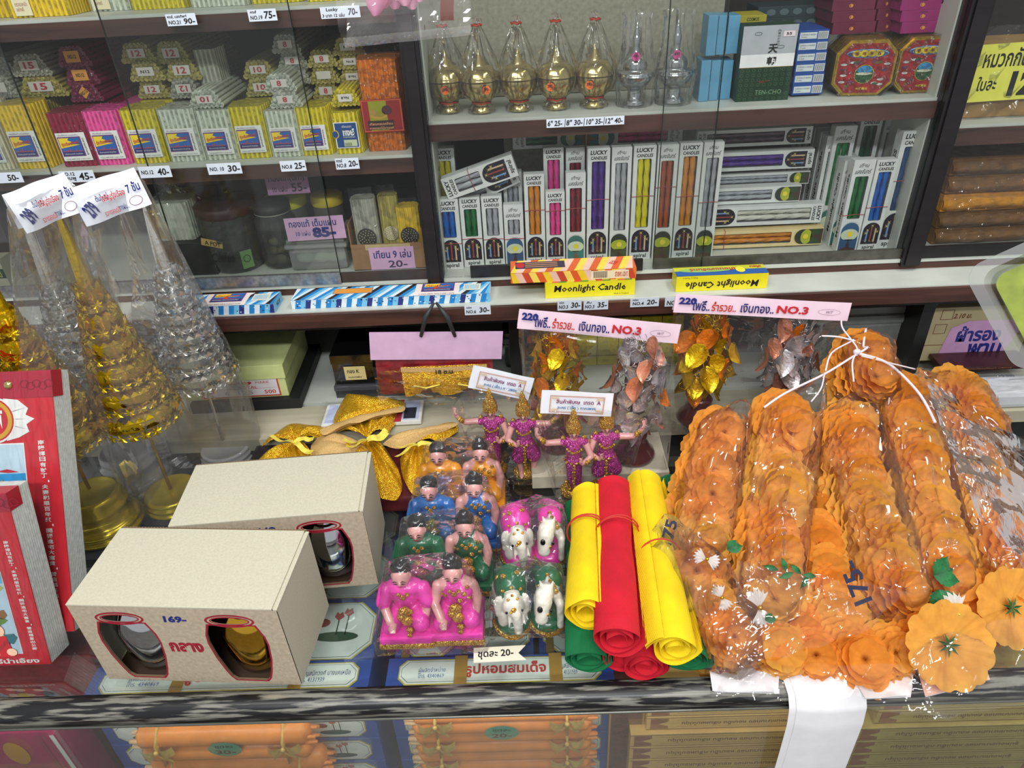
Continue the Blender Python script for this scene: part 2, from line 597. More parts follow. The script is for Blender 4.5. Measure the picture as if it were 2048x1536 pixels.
cp('ledge', b, 'white ledge with a dark brown edge')
b = MB(); b.box(-0.93, 1.28, 0.802, 1.22, 0.162, 0.176, BLACKP); cp('ledge_underside', b)
b = MB(); b.box(-0.93, 1.28, 0.83, 1.22, 0.012, 0.03, SHELFW); cp('lower_shelf', b)
for x in (-0.92, PY(665, 700, 0.85).x - 0.3, PY(1018, 650, 0.87).x, PY(1845, 640, 0.84).x, 1.2):
    b = MB(); b.box(x, x + 0.016, 0.845, 1.22, 0.03, 0.162, BLACKP); b.box(x + 0.0161, x + 0.02, 0.85, 1.22, 0.03, 0.162, M('grey_divider', (120, 116, 104), rough=0.6))
    cp('divider', b)
b = MB(); b.box(-0.93, 1.28, 0.86, 1.22, -0.8, 0.012, BLACKP); cp('plinth', b)

# sliding glass doors
SL = [(-0.90, PY(667, 460, YF).x, 0, ALU), (PY(262, 200, YF + 0.006).x, XP1a, 1, M('dark_track', (60, 50, 44), rough=0.4)),
      (-0.90, PY(58, 200, YF + 0.012).x, 2, ALU), (XP1b + 0.0, PY(1424, 300, YF).x, 0, BLACKP), (PY(1318, 300, YF + 0.006).x, XP2a, 1, GREYM), (XP2b, 1.25, 0, BLACKP)]
for x0, x1, k, mt in SL:
    y = YF - 0.008 + 0.0035 * k
    b = MB(); b.box(x0, x1, y, y + 0.0015, ZSILL + 0.002, 1.12, PANE)
    for x in (x0, x1):
        b.box(x - 0.0005, x + 0.0005, y - 0.0002, y + 0.0017, ZSILL + 0.002, 1.12, GEDGE)
    d = cp('glass_door', b)
    if k < 2:
        b = MB(); b.box(x0 + (0.035 if mt is BLACKP and x0 < 0.4 else 0), x1 - (0.075 if mt is BLACKP and x0 < 0.4 else 0), y - 0.002, y + 0.003, ZSILL + 0.001, ZSILL + (0.016 if k == 0 else 0.013), mt)
        r = b.build('door_rail', d); r.data.transform(Matrix.Translation((0, -0.8, 0.8)))

# ---------------------------------------------------------------- the glass counter
ctr = thing('glass_counter', 'glass topped shop counter with a worn black front rail', 'counter', (0, 0.6, -0.8))


def kp(name, mb, label=None):
    o = mb.build(name, ctr, label)
    o.data.transform(Matrix.Translation((0, -0.6, 0.8)))
    return o


b = MB(); b.box(-0.95, 1.0, 0.4, 0.752, -0.006, 0.0, TOPG); kp('glass_top', b)
b = MB(); b.grid(120, 7, lambda u, v: (-0.95 + 1.95 * u, [0.4045, 0.402, 0.396, 0.388, 0.383, 0.381, 0.381, 0.386][round(v * 7)], [-0.004, 0.0022, 0.0035, 0.003, -0.001, -0.006, -0.014, -0.017][round(v * 7)]), RAILM)
b.box(-0.95, 1.0, 0.386, 0.404, -0.02, -0.006, BLACKP)
b.tube([(-0.95, 0.3805, -0.0155), (1.0, 0.3805, -0.0155)], 0.0014, M('rail_lip', (120, 120, 112), rough=0.3, metal=0.6), 8)
kp('front_rail', b, 'chipped black painted metal front rail')
b = MB(); b.box(-0.95, 1.0, 0.75, 0.822, -0.01, 0.03, PALEWOOD); b.box(-0.95, 1.0, 0.7495, 0.75, -0.012, 0.012, BLACKP); kp('rear_rail', b, 'pale worn wooden rear rail')
b = MB(); b.box(-0.95, 1.0, 0.386, 0.389, -0.6, -0.02, TOPG); kp('front_pane', b)
b = MB(); b.box(-0.95, 1.0, 0.39, 0.8, -0.27, -0.26, M('counter_shelf', (84, 80, 76), rough=0.5)); b.box(-0.95, 1.0, 0.8, 0.81, -0.8, -0.012, WOOD); b.box(-0.95, 1.0, 0.39, 0.8, -0.8, -0.7, WOOD)
kp('carcass', b)


# ================================================================ printed pictures used on several packets
PURP = C(110, 60, 120); SKY = C(30, 100, 180); SUN = C(250, 215, 50); REDP = C(200, 70, 50); NAVY = C(36, 48, 120); GREENP = C(40, 110, 60)


def picture_label(c, a, b, w, h, l=1):
    """white sticker: blue sky, yellow burst, orange skyline and lettering"""
    X = lambda t: a + w * t
    Y = lambda t: b + h * t
    c.rect(X(0), Y(0), X(1), Y(1), WHITE, l)
    c.rect(X(.03), Y(.16), X(.82), Y(.86), PURP, l + 1)
    c.rect(X(.06), Y(.20), X(.78), Y(.82), SKY, l + 2)
    c.rect(X(.06), Y(.20), X(.78), Y(.33), NAVY, l + 3)
    c.poly([(X(.06), Y(.82)), (X(.42), Y(.82)), (X(.36), Y(.74)), (X(.48), Y(.68)), (X(.40), Y(.62)), (X(.74), Y(.57)), (X(.42), Y(.52)), (X(.06), Y(.46))], SUN, l + 3)
    pts = [(X(.08), Y(.33))]
    for k in range(9):
        t = .10 + k * .075
        hh = .14 if k == 3 else (.09 if k in (6, 2) else .05)
        pts += [(X(t), Y(.34)), (X(t + .03), Y(.34 + hh)), (X(t + .05), Y(.34))]
    c.poly(pts + [(X(.77), Y(.33))], REDP, l + 4)
    c.text('รุ่งเรืองทิพย์', X(.42), Y(.62), w * .62, h * .17, REDP, l + 5, 0.03, rot=0.13)
    c.text('เทียนหอมอย่างดี เทียนไหว้พระ', X(.43), Y(.26), w * .62, h * .06, WHITE, l + 5, 0)
    c.text('เทียนขี้ผึ้งแท้ ตราแสงเทียน', X(.43), Y(.92), w * .7, h * .06, PURP, l + 1, 0)
    c.text('0-2222-8475 FAX. 0-2221-9676', X(.5), Y(.06), w * .85, h * .05, INK, l + 1, 0)
    c.text('ตราอย่างดี', X(.90), Y(.5), h * .6, w * .07, INK, l + 1, 0.02, rot=-PI / 2)


def scallop_poly(corners, r):
    """outline of candles bundled round a polygon: a bump for each candle"""
    out = []
    n = len(corners)
    for i in range(n):
        a, b_ = Vector(corners[i]), Vector(corners[(i + 1) % n])
        L = (b_ - a).length; k = max(1, round(L / (2 * r))); t = (b_ - a) / k; nn = Vector((t.y, -t.x)).normalized()
        for j in range(k):
            p = a + t * j
            for q, dd in ((0.02, 0.0), (0.3, 0.75), (0.7, 0.75), (0.98, 0.0)):
                out.append(tuple(p + t * q + nn * dd * r * 0.8))
    return out


WAX = {}


def wax(name):
    d = dict(cream=((224, 218, 190), 0.1), yellow=((240, 204, 30), 0.1), crimson=((150, 22, 60), 0.1), pink=((250, 90, 170), 0.1), lime=((226, 208, 36), 0.1),
             pale=((214, 220, 202), 0.1), orange=((232, 128, 20), 0.1), tan=((196, 184, 96), 0.1), grey=((186, 186, 168), 0.1), plum=((140, 36, 80), 0.1))
    return M('wax_' + name, d[name][0], rough=0.4, var=0.06, vs=120, sub=0.12)


WRAP = film('shrink_wrap', haze=0.008, k=0.6, rough=0.15, cr=0.7, cs=120)


def bundle_mesh(w, h, dp, colr, back=1.25, wrap=True):
    """upright bundle of thin candles, local origin at the middle of the front foot"""
    t = [(-w / 2, 0), (w / 2, 0), (w / 2 * back, dp * .7), (w / 2 * back * .7, dp), (-w / 2 * back * .7, dp), (-w / 2 * back, dp * .7)]
    b = MB(); pl = scallop_poly(t, 0.0028)
    b.prism(pl, 0, h * 0.985, wax(colr), smooth=False)
    return b, t


def standing_bundle(px, pw, pyb, pyt, colr, label, zs, group, back=1.25, lab=True, dp=0.04, Y=None):
    p = PZ(px + pw / 2, pyb, zs) if Y is None else PY(px + pw / 2, pyb, Y)
    p.z = zs
    y = max(p.y, YF + 0.022) if Y is None else Y
    w = (PY(px + pw, pyb, y) - PY(px, pyb, y)).x
    h = PY(px + pw / 2 - (pyb - pyt) * 0.2, pyt, y).z - zs
    t = thing('candle_bundle', label, 'candles', (p.x, y, zs + 0.0003), 0, group)
    b, q = bundle_mesh(w, h, dp, colr, back)
    b.build('candles', t)
    wr = MB(); e = 0.0008
    qq = [(x * 1.035, yy + (e * -1.6 if yy < dp * .3 else e)) for x, yy in q]
    wr.prism(qq, 0, h, WRAP); wr.build('wrapper', t)
    if lab:
        c = Card((-w * .46, -0.0032, h * .12))
        picture_label(c, w * .02, 0, w * .9, min(h * .52, w * .95), 1)
        c.build('picture_label', t)
    return t, w, h


G1 = 'bundles of thin candles standing on the middle left shelf'
FB = [(-8, 34, 340, 205, 'cream', 'cream candle bundle at the left edge, beside the big yellow one'),
      (42, 62, 337, 208, 'yellow', 'tall bright yellow candle bundle with sticker, far left of the shelf'),
      (131, 64, 334, 224, 'crimson', 'dark crimson bundle of thin candles with picture sticker'),
      (201, 60, 330, 220, 'pink', 'bright pink bundle of thin candles with picture sticker'),
      (271, 62, 328, 218, 'lime', 'lime yellow candle bundle just right of the pink one'),
      (342, 64, 325, 217, 'pale', 'pale green-white candle bundle, left one of two side by side'),
      (414, 60, 322, 219, 'pale', 'pale green-white candle bundle with an upside-down 10 packet on top'),
      (481, 58, 318, 212, 'lime', 'lime yellow candle bundle between two pale white ones'),
      (547, 56, 315, 220, 'pale', 'pale candle bundle above the NO.8 25 price tag'),
      (608, 54, 312, 214, 'lime', 'lime yellow candle bundle second from the orange one')]
for px, pw, yb, yt, cl, lb in FB:
    standing_bundle(px, pw, yb, yt, cl, lb, ZS1, G1)
# the small packet with the blue brand sticker
t, w, h = standing_bundle(678, 46, 307, 224, 'lime', 'small yellow candle packet with dark blue oval sticker', ZS1, G1, lab=False)
c = Card((-w * .5, -0.0032, h * .15))
c.rect(0, 0, w, h * .62, WHITE, 1); c.rect(w * .04, h * .02, w * .96, h * .6, C(24, 70, 130), 2)
c.text('หงษ์', w * .6, h * .38, w * .5, h * .17, WHITE, 3, 0.05); c.text('เทียนตรา', w * .55, h * .52, w * .4, h * .06, WHITE, 3, 0)
c.text('ทำจากไขขี้ผึ้งแท้', w * .6, h * .27, w * .5, h * .045, WHITE, 3, 0)
c.ell(w * .04, h * .34, w * .14, h * .1, C(210, 180, 60), 3); c.ell(w * .02, h * .34, w * .12, h * .08, C(24, 70, 130), 4)
c.rect(w * .34, h * .04, w * .9, h * .2, C(200, 210, 170), 3)
for k in range(10):
    c.rect(w * (.38 + k * .03), h * .05, w * (.392 + k * .03), h * .13, INK, 4)
c.build('brand_sticker', t)
# tall orange pack
p = PZ(775, 303, ZS1)
t = thing('candle_pack', 'tall orange candle pack in clear wrap with red and gold label', 'candles', (p.x, p.y + 0.004, ZS1 + .0003), 0, None)
w = 0.05; h = PY(735, 118, p.y).z - ZS1
b, q = bundle_mesh(w * .8, h, 0.05, 'orange', 1.25); b.build('candles', t)
b = MB(); b.prism([(x * 1.12, y * 1.05 - 0.002) for x, y in q], 0, h + .006, WRAP); b.build('wrapper', t)
c = Card((-w * .5, -0.0045, h * .22))
c.rect(.001, 0, w - .001, h * .36, C(150, 34, 34), 1); c.frame_lines(.002, h * .01, w - .002, h * .35, .0007, C(220, 110, 60), 2)
c.rect(w * .2, h * .02, w * .62, h * .34, C(150, 150, 30), 2); c.rect(w * .14, h * .03, w * .75, h * .13, C(60, 36, 36), 3)
c.ell(w * .42, h * .18, w * .2, h * .035, C(190, 150, 60), 3); c.ell(w * .44, h * .20, w * .13, h * .03, C(150, 140, 40), 4); c.ell(w * .3, h * .22, w * .07, h * .035, C(176, 140, 70), 5)
c.ell(w * .62, h * .24, w * .12, h * .05, C(80, 40, 50), 4)
c.text('เทียนหอมเคลือบ', w * .45, h * .095, w * .55, h * .03, C(220, 160, 120), 5, 0.02)
c.text('จากดอกไม้สวรรค์', w * .45, h * .05, w * .58, h * .03, C(220, 160, 120), 5, 0.02)
c.build('gold_label', t)

# trapezoid bundles lying on their sides behind, their numbered ends to the front
G2 = 'candle bundles stacked on their sides behind the standing ones'
HB = [(28, 106, 150, 108, 'grey', '15', 0, 'whitish packet end marked 15, upper of two at far left'),
      (42, 140, 192, 150, 'tan', '15', 0, 'yellow packet end marked 15, under the whitish 15'),
      (-30, 36, 150, 115, 'grey', '', 0, 'whitish packet end cut by the left edge, upper'),
      (-30, 40, 194, 152, 'grey', '5', 0, 'whitish packet end cut by the left edge, lower'),
      (118, 186, 131, 92, 'plum', 'NO.12', 1, 'plum red packet end, topmost of three'),
      (134, 202, 167, 130, 'plum', 'NO.12', 1, 'plum red packet end with square orange sticker, middle of three'),
      (144, 208, 201, 165, 'plum', 'NO.12', 2, 'plum red packet end with tilted diamond sticker, lowest of three'),
      (244, 314, 124, 86, 'tan', '12', 0, 'tan packet end at the top left of the pile marked 12'),
      (314, 382, 125, 83, 'tan', '12', 0, 'tan packet end at the top right of the pile marked 12'),
      (262, 332, 160, 123, 'tan', 'N12', 0, 'tan packet end in the second row, left, with white tag'),
      (335, 404, 159, 118, 'tan', '12', 0, 'tan packet end in the second row, right, clear number 12'),
      (278, 342, 194, 160, 'tan', '12', 0, 'tan packet end in the lowest row, clear number 12'),
      (342, 404, 194, 157, 'grey', '12', 3, 'white packet end with the 12 upside down'),
      (380, 448, 214, 180, 'pale', '10', 3, 'white packet lying flat on a standing bundle, 10 upside down'),
      (488, 552, 155, 120, 'tan', '10', 0, 'tan packet end marked 10, upper of two'),
      (494, 560, 190, 155, 'tan', '10', 0, 'tan packet end marked 10, lower of two'),
      (545, 602, 104, 70, 'grey', '8', 0, 'greyish packet end marked 8 at the very top of the column'),
      (558, 618, 136, 103, 'grey', '8', 0, 'greyish packet end marked 8, second from the top'),
      (572, 622, 166, 136, 'grey', '', 0, 'greyish unmarked packet end, third of the column'),
      (530, 594, 182, 148, 'pale', '8', 0, 'white packet end marked 8 jutting forward over the pale bundle'),
      (542, 606, 214, 181, 'pale', '8', 3, 'white packet with the 8 upside down resting on the pale bundle'),
      (616, 676, 132, 100, 'tan', '8', 0, 'yellowish packet end marked 8, upper of three'),
      (621, 680, 165, 132, 'tan', '', 4, 'yellowish packet end with blurred sticker, middle of three'),
      (628, 682, 197, 163, 'tan', '8', 0, 'yellowish packet end marked 8, lower of three'),
      (666, 730, 108, 76, 'tan', 'No.8', 3, 'packet end with No.8 upside down, top beside the hanging bag'),
      (675, 730, 136, 107, 'tan', 'No.8', 0, 'packet end with upright black No.8 next to the orange pack'),
      (680, 734, 166, 137, 'tan', 'No.8', 3, 'packet end with No.8 upside down beside the orange pack'),
      (664, 722, 210, 178, 'lime', 'No.8', 3, 'yellow packet with No.8 upside down on the small blue-stickered one')]
for i, (x0, x1, yb, yt, cl, tx, st, lb) in enumerate(HB):
    front = cl in ('pale', 'lime')
    Y = 0.885 if front else 0.925 + 0.004 * (i % 3)
    a, b2 = PY(x0, yb, Y), PY(x1, yb, Y)
    w = (b2 - a).x; z0 = (a.z + b2.z) / 2; h = PY((x0 + x1) / 2, yt, Y).z - PY((x0 + x1) / 2, yb, Y).z
    t = thing('candle_bundle', lb, 'candles', ((a.x + b2.x) / 2, Y, z0), 0, G2)
    b = MB(); pl = scallop_poly([(-w / 2, 0), (w / 2, 0), (w * .28, h * .95), (-w * .28, h * .95)], 0.0025)
    L = 0.09 if front else 0.15
    b.prism(pl, -L, 0, wax(cl), Matrix.Rotation(PI / 2, 4, 'X'))
    # rounded ends of the separate candles
    for r in range(4):
        n = int((w * (1 - .42 * r / 3)) / 0.006)
        for k in range(n):
            x = (k - (n - 1) / 2) * 0.006; z = 0.0035 + r * (h - .007) / 3
            v, f = _sph((x, -0.0002, z), (0.0029, 0.0016, 0.0029), 1); b.add(v, f, wax(cl), True)
    b.build('candles', t)
    wr = MB(); wr.prism([(-w * .51, -.0004), (w * .51, -.0004), (w * .3, h), (-w * .3, h)], -L - .001, .0018, WRAP, Matrix.Rotation(PI / 2, 4, 'X')); wr.build('wrapper', t)
    if tx or st == 4:
        c = Card((0, -0.0021, h * .48))
        rr = PI if st == 3 else 0
        orange = st in (1, 2)
        cw = w * (.22 if orange else .24); ch = h * (.3 if orange else .24)
        pts = [(-cw, -ch), (cw, -ch), (cw, ch), (-cw, ch)]
        if st == 2:
            pts = [(0, -ch * 1.2), (ch * 1.1, 0), (0, ch * 1.2), (-ch * 1.1, 0)]
        c.poly(pts, C(226, 160, 70) if orange else C(214, 208, 200), 1)
        if tx:
            c.text(tx, 0, 0, cw * (1.1 if len(tx) > 1 else .6), ch * (0.7 if orange or tx[0] == 'N' else 1.4), INK if tx[0] == 'N' else C(180, 50, 60), 2, 0.03, rot=rr + (0.5 if st == 2 else 0))
        c.build('number_sticker', t)
# a bundle standing behind, with sticker, and plain ones that carry the piles
standing_bundle(408, 36, 178, 97, 'grey', 'greyish bundle with sticker standing behind the upside-down 10', ZS1 + 0.045, None, Y=0.935)
REAR = [(20, 70, 200, 'tan', 'yellow bundle row under the packets marked 15'), (145, 60, 205, 'crimson', 'crimson bundle row under the plum packets'), (215, 55, 214, 'pink', 'pink bundle row behind the bright pink one'),
        (280, 60, 198, 'lime', 'lime bundle row under the packets marked 12'), (350, 56, 200, 'grey', 'greyish bundle row under the upside-down 12'), (408, 50, 182, 'grey', 'greyish bundle row under the stickered back bundle'),
        (492, 60, 192, 'lime', 'lime bundle row just left of the column of white 8 packets'), (560, 50, 196, 'grey', 'greyish bundle row behind the NO.8 packets'), (625, 52, 200, 'lime', 'lime bundle row under the yellowish 8 packets'), (682, 44, 212, 'tan', 'tan bundle row beside the tall orange pack')]
for x, pw, yt, cl, lb in REAR:
    Y = 0.93
    a = PY(x, yt, Y); w = (PY(x + pw, yt, Y) - a).x
    h = min(a.z - 0.002, a.z) - ZS1
    t = thing('candle_bundle', lb, 'candles', (a.x + w / 2, Y, ZS1 + .0003), 0, 'bundles in the second row of the left shelf')
    b, q = bundle_mesh(w, h, 0.16, cl, 1.0); b.build('candles', t)

# top shelf, cut by the top of the picture
G3 = 'candle bundles on the top left shelf'
for px, pw, yb, cl, lb in ((-30, 54, 36, 'yellow', 'yellow bundle at the top left corner'), (26, 116, 34, 'yellow', 'wide bright yellow bundle with white red-lettered strip, top shelf'), (186, 74, 22, 'pale', 'pale white bundle on the top shelf with small printed strip'),
                           (268, 106, 18, 'lime', 'wide lime yellow bundle on the top shelf'), (386, 108, 13, 'pale', 'pale bundle on the top shelf above the NO.21 tag'), (506, 96, 6, 'lime', 'lime bundle on the top shelf above the 75 tag'), (618, 90, 2, 'lime', 'lime bundle at the right end of the top shelf')):
    t, w, h = standing_bundle(px, pw, yb, yb - 60, cl, lb, ZS0, G3, back=1.1, lab=False, dp=0.07)
    if px in (26, 186):
        c = Card((-w * .4, -0.0034, 0.002)); ww = w * (.3 if px == 26 else .45)
        c.rect(0, 0, ww, .04, C(240, 228, 190), 1); c.rect(ww * .05, .017, ww * .95, .023, REDINK, 2)
        c.text('เทียนหอม', ww / 2, .030, ww * .7, .006, REDINK, 2); c.text('ตราดอกบัว\nอย่างดี', ww / 2, .009, ww * .7, .009, C(150, 50, 50), 2, 0)
        c.build('printed_strip', t)


# ---------------------------------------------------------------- price tags on the shelf edges
def price_tag(px0, px1, py0, py1, Y, words, label, dy=0.0, paper=None, ink=INK, tilt=0.0, group='handwritten price tags on the shelf edges'):
    """words: list of (text, cx, cy, w, h) in fractions of the tag; py0, py1 top and bottom at the tag's middle"""
    xm = (px0 + px1) / 2
    a = PY(xm, py1, Y); bb = PY(xm, py0, Y)
    w = (PY(px1, py1, Y) - PY(px0, py1, Y)).x; h = (bb - a).z
    o = Vector((a.x - w / 2, Y - 0.0006, a.z))
    c = Card(o, (math.cos(tilt), 0, math.sin(tilt)), (-math.sin(tilt), 0, math.cos(tilt)))
    c.rect(0, 0, w, h, paper or M('tag_card', (212, 220, 230), rough=0.5, var=0.03), 0)
    c.add([c.P(0, 0, -3), c.P(w, 0, -3), c.P(w, h, -3), c.P(0, h, -3), c.P(0, 0, 0), c.P(w, 0, 0), c.P(w, h, 0), c.P(0, h, 0)], [(0, 1, 5, 4), (1, 2, 6, 5), (2, 3, 7, 6), (3, 0, 4, 7), (3, 2, 1, 0)], paper or WHITE)
    for wd in words:
        c.text(wd[0], wd[1] * w, wd[2] * h, wd[3] * w, wd[4] * h, wd[5] if len(wd) > 5 else ink, 1, wd[6] if len(wd) > 6 else 0.025, italic=0.1)
    ob = c.build('price_tag')
    org = Vector((a.x, Y - 0.0006, a.z))
    ob.data.transform(Matrix.Translation(-org)); ob.location = org
    return tag(ob, label, 'price tag', group)


YE = YF - 0.0125
price_tag(-30, 50, 345, 366, YE, [('NO. 15', .25, .45, .35, .36), ('50-', .77, .5, .28, .6)], 'white price tag NO.15 50- at the left edge')
price_tag(125, 194, 341, 364, YE, [('NO.12', .25, .75, .4, .3), ('ชมพู', .3, .3, .3, .36), ('45-', .75, .5, .4, .64)], 'price tag 45- half hidden by the paper header')
price_tag(282, 346, 332, 355, YE, [('NO.12', .26, .5, .38, .36), ('40-', .76, .5, .36, .62)], 'price tag NO.12 40-')
price_tag(418, 486, 326, 348, YE, [('NO. 10', .28, .5, .42, .36), ('30-', .78, .5, .36, .6)], 'price tag NO.10 30-')
price_tag(563, 614, 321, 342, YE, [('NO.8', .26, .45, .4, .38), ('25-', .76, .5, .4, .62)], 'price tag NO.8 25-')
price_tag(673, 720, 316, 338, YE, [('หงษ์', .18, .8, .25, .3), ('NO.8', .25, .36, .4, .36), ('20-', .76, .5, .4, .56)], 'price tag NO.8 20- under the blue-stickered packet')
price_tag(336, 396, 27, 51, YE, [('หงส์, แสงทิพย์', .38, .76, .65, .3), ('NO.21', .26, .3, .4, .34), ('90-', .76, .36, .38, .5)], 'price tag NO.21 90- on the top shelf edge')
price_tag(499, 556, 18, 42, YE, [('หงส์', .2, .8, .22, .24), ('NO.19', .28, .32, .42, .36), ('75-', .76, .5, .4, .64)], 'price tag NO.19 75- on the top shelf edge')
price_tag(643, 722, 12, 36, YE, [('Lucky', .3, .72, .3, .36), ('3 บาท 12 เล่ม', .32, .28, .56, .34), ('70-', .82, .5, .24, .6)], 'price tag Lucky 70- partly behind the hanging bag')
price_tag(1093, 1248, 235, 252, YE, [('6" 25-', .11, .5, .19, .66), ('8" 30-', .36, .5, .21, .66), ('10" 35-', .62, .5, .21, .66), ('12" 40-', .87, .5, .22, .66), ('|', .24, .5, .008, .9), ('|', .485, .5, .008, .9), ('|', .74, .5, .008, .9)],
          'long white price strip with four sizes from 6 to 12 inches', tilt=0.0)
YL = 0.7935
price_tag(930, 982, 610, 629, YL, [('กล่อง', .18, .8, .2, .24), ('NO.6', .25, .35, .38, .36), ('30-', .76, .5, .38, .56)], 'price tag NO.6 30- beside the black hanging cord')
price_tag(1115, 1163, 600, 620, YL, [('กล่อง', .18, .8, .2, .24), ('NO.3', .25, .35, .38, .36), ('30-', .76, .5, .38, .56)], 'price tag NO.3 30-, left of the pair under the yellow box')
price_tag(1167, 1216, 600, 619, YL, [('สั้น', .22, .8, .2, .24), ('NO.3', .25, .35, .38, .36), ('35-', .76, .5, .38, .56)], 'price tag NO.3 35-, right of the pair under the yellow box')
price_tag(1260, 1317, 595, 613, YL, [('กล่อง', .18, .8, .2, .24), ('NO.4', .28, .38, .38, .36), ('20-', .76, .5, .36, .56)], 'price tag NO.4 20- on the ledge edge')
price_tag(1329, 1372, 594, 612, YL, [('NO', .3, .4, .4, .5)], 'price tag NO. mostly behind the pink header card')

# ================================================================ boxes of spiral candles
CARTON = M('white_carton', (214, 218, 214), rough=0.4, var=0.04)
CARTONG = M('carton_inside', (120, 124, 124), rough=0.7)
GOLDLINE = C(240, 220, 130)


def spiral_wax(c):
    cs = dict(blue=(20, 100, 190), green=(0, 110, 50), grey=(170, 176, 182), orange=(220, 140, 40), pink=(235, 70, 150), maroon=(130, 26, 50), purple=(76, 40, 140), yellow=(224, 214, 30), brown=(176, 80, 36),
              navy=(24, 70, 120), deepgreen=(0, 80, 40), white=(214, 216, 200), dusk=(74, 50, 70))
    return M('spiral_' + c, cs[c], rough=0.3, var=0.03, coat=0.3)


def twist(b, x, y, z0, z1, r, mat, seg=12, hand=1):
    n = max(6, int((z1 - z0) / 0.0016)); vs, fs = [], []
    for j in range(n + 1):
        z = z0 + (z1 - z0) * j / n
        for k in range(seg):
            w = 2 * PI * k / seg
            rr = r * (0.86 + 0.14 * math.cos(3 * w + hand * z / (r * .75)))
            vs.append((x + rr * math.cos(w), y + rr * math.sin(w), z))
    for j in range(n):
        for k in range(seg):
            k2 = (k + 1) % seg
            fs.append((j * seg + k, j * seg + k2, (j + 1) * seg + k2, (j + 1) * seg + k))
    b.add(vs, fs, mat, True)


def arch(c, cx, z0, w, h, mat, l):
    r = w / 2
    pts = [(cx - r, z0), (cx + r, z0)] + [(cx + r * math.cos(PI * k / 12), z0 + h - r + r * math.sin(PI * k / 12)) for k in range(13)]
    c.poly(pts, mat, l)


def picture_arch(c, w, style, z0, hh, moon=0):
    if style == 'L':
        arch(c, 0, z0, w * .84, hh, C(24, 20, 34), 1)
        for x, m, t in ((-.2, C(110, 150, 200), .62), (0, C(150, 60, 60), .8), (.2, C(210, 180, 150), .66)):
            c.rect(w * (x - .035), z0 + hh * .1, w * (x + .035), z0 + hh * t, m, 2)
        for x, z in ((-.2, .66), (0, .86), (.2, .7), (-.27, .52), (.29, .58)):
            for a in (0, PI / 4, PI / 2, 3 * PI / 4):
                L = w * (.13 if a in (PI / 4, 3 * PI / 4) else .07)
                dx, dz = math.cos(a) * L, math.sin(a) * L; px, pz = -math.sin(a) * w * .008, math.cos(a) * w * .008
                X, Z = w * x, z0 + hh * z
                c.poly([(X - dx, Z - dz), (X + px, Z + pz), (X + dx, Z + dz), (X - px, Z - pz)], GOLDLINE, 3)
        rr = random.Random(3)
        for k in range(14):
            X, Z = w * rr.uniform(-.3, .3), z0 + hh * rr.uniform(.02, .2)
            a = rr.uniform(0, PI); dx, dz = math.cos(a) * w * .06, math.sin(a) * w * .06
            c.poly([(X - dx, Z - dz), (X + dz * .15, Z - dx * .15), (X + dx, Z + dz)], C(200, 180, 130), 3)
    else:
        cs = [(C(60, 110, 100), C(210, 220, 190), C(30, 120, 120), C(120, 90, 50)), (C(40, 50, 40), C(170, 180, 50), C(50, 70, 40), C(70, 50, 40)), (C(50, 90, 130), C(200, 210, 180), C(40, 80, 120), C(60, 36, 40))][moon]
        arch(c, 0, z0, w * .86, hh, cs[0], 1)
        c.rect(-w * .43, z0, w * .43, z0 + hh * .42, cs[2], 2)
        c.ell(0, z0 + hh * .58, w * .42, hh * .2, cs[1], 2)
        c.ell(w * .02, z0 + hh * .6, w * .14, w * .14, C(236, 216, 60), 3)
        c.poly([(-w * .43, z0), (w * .43, z0), (w * .36, z0 + hh * .1), (w * .12, z0 + hh * .12), (w * .0, z0 + hh * .45), (-w * .1, z0 + hh * .14), (-w * .3, z0 + hh * .1)], cs[3], 4)
        for k in range(-4, 5):
            a = PI / 2 + k * .2
            c.poly([(w * .45 * math.cos(a), z0 + hh - w * .43 + w * .46 * math.sin(a)), (w * .45 * math.cos(a + .1), z0 + hh - w * .43 + w * .46 * math.sin(a + .1)), (w * .48 * math.cos(a + .05), z0 + hh - w * .43 + w * .48 * math.sin(a + .05))], INK, 2)


G4 = 'white windowed boxes of spiral candles'


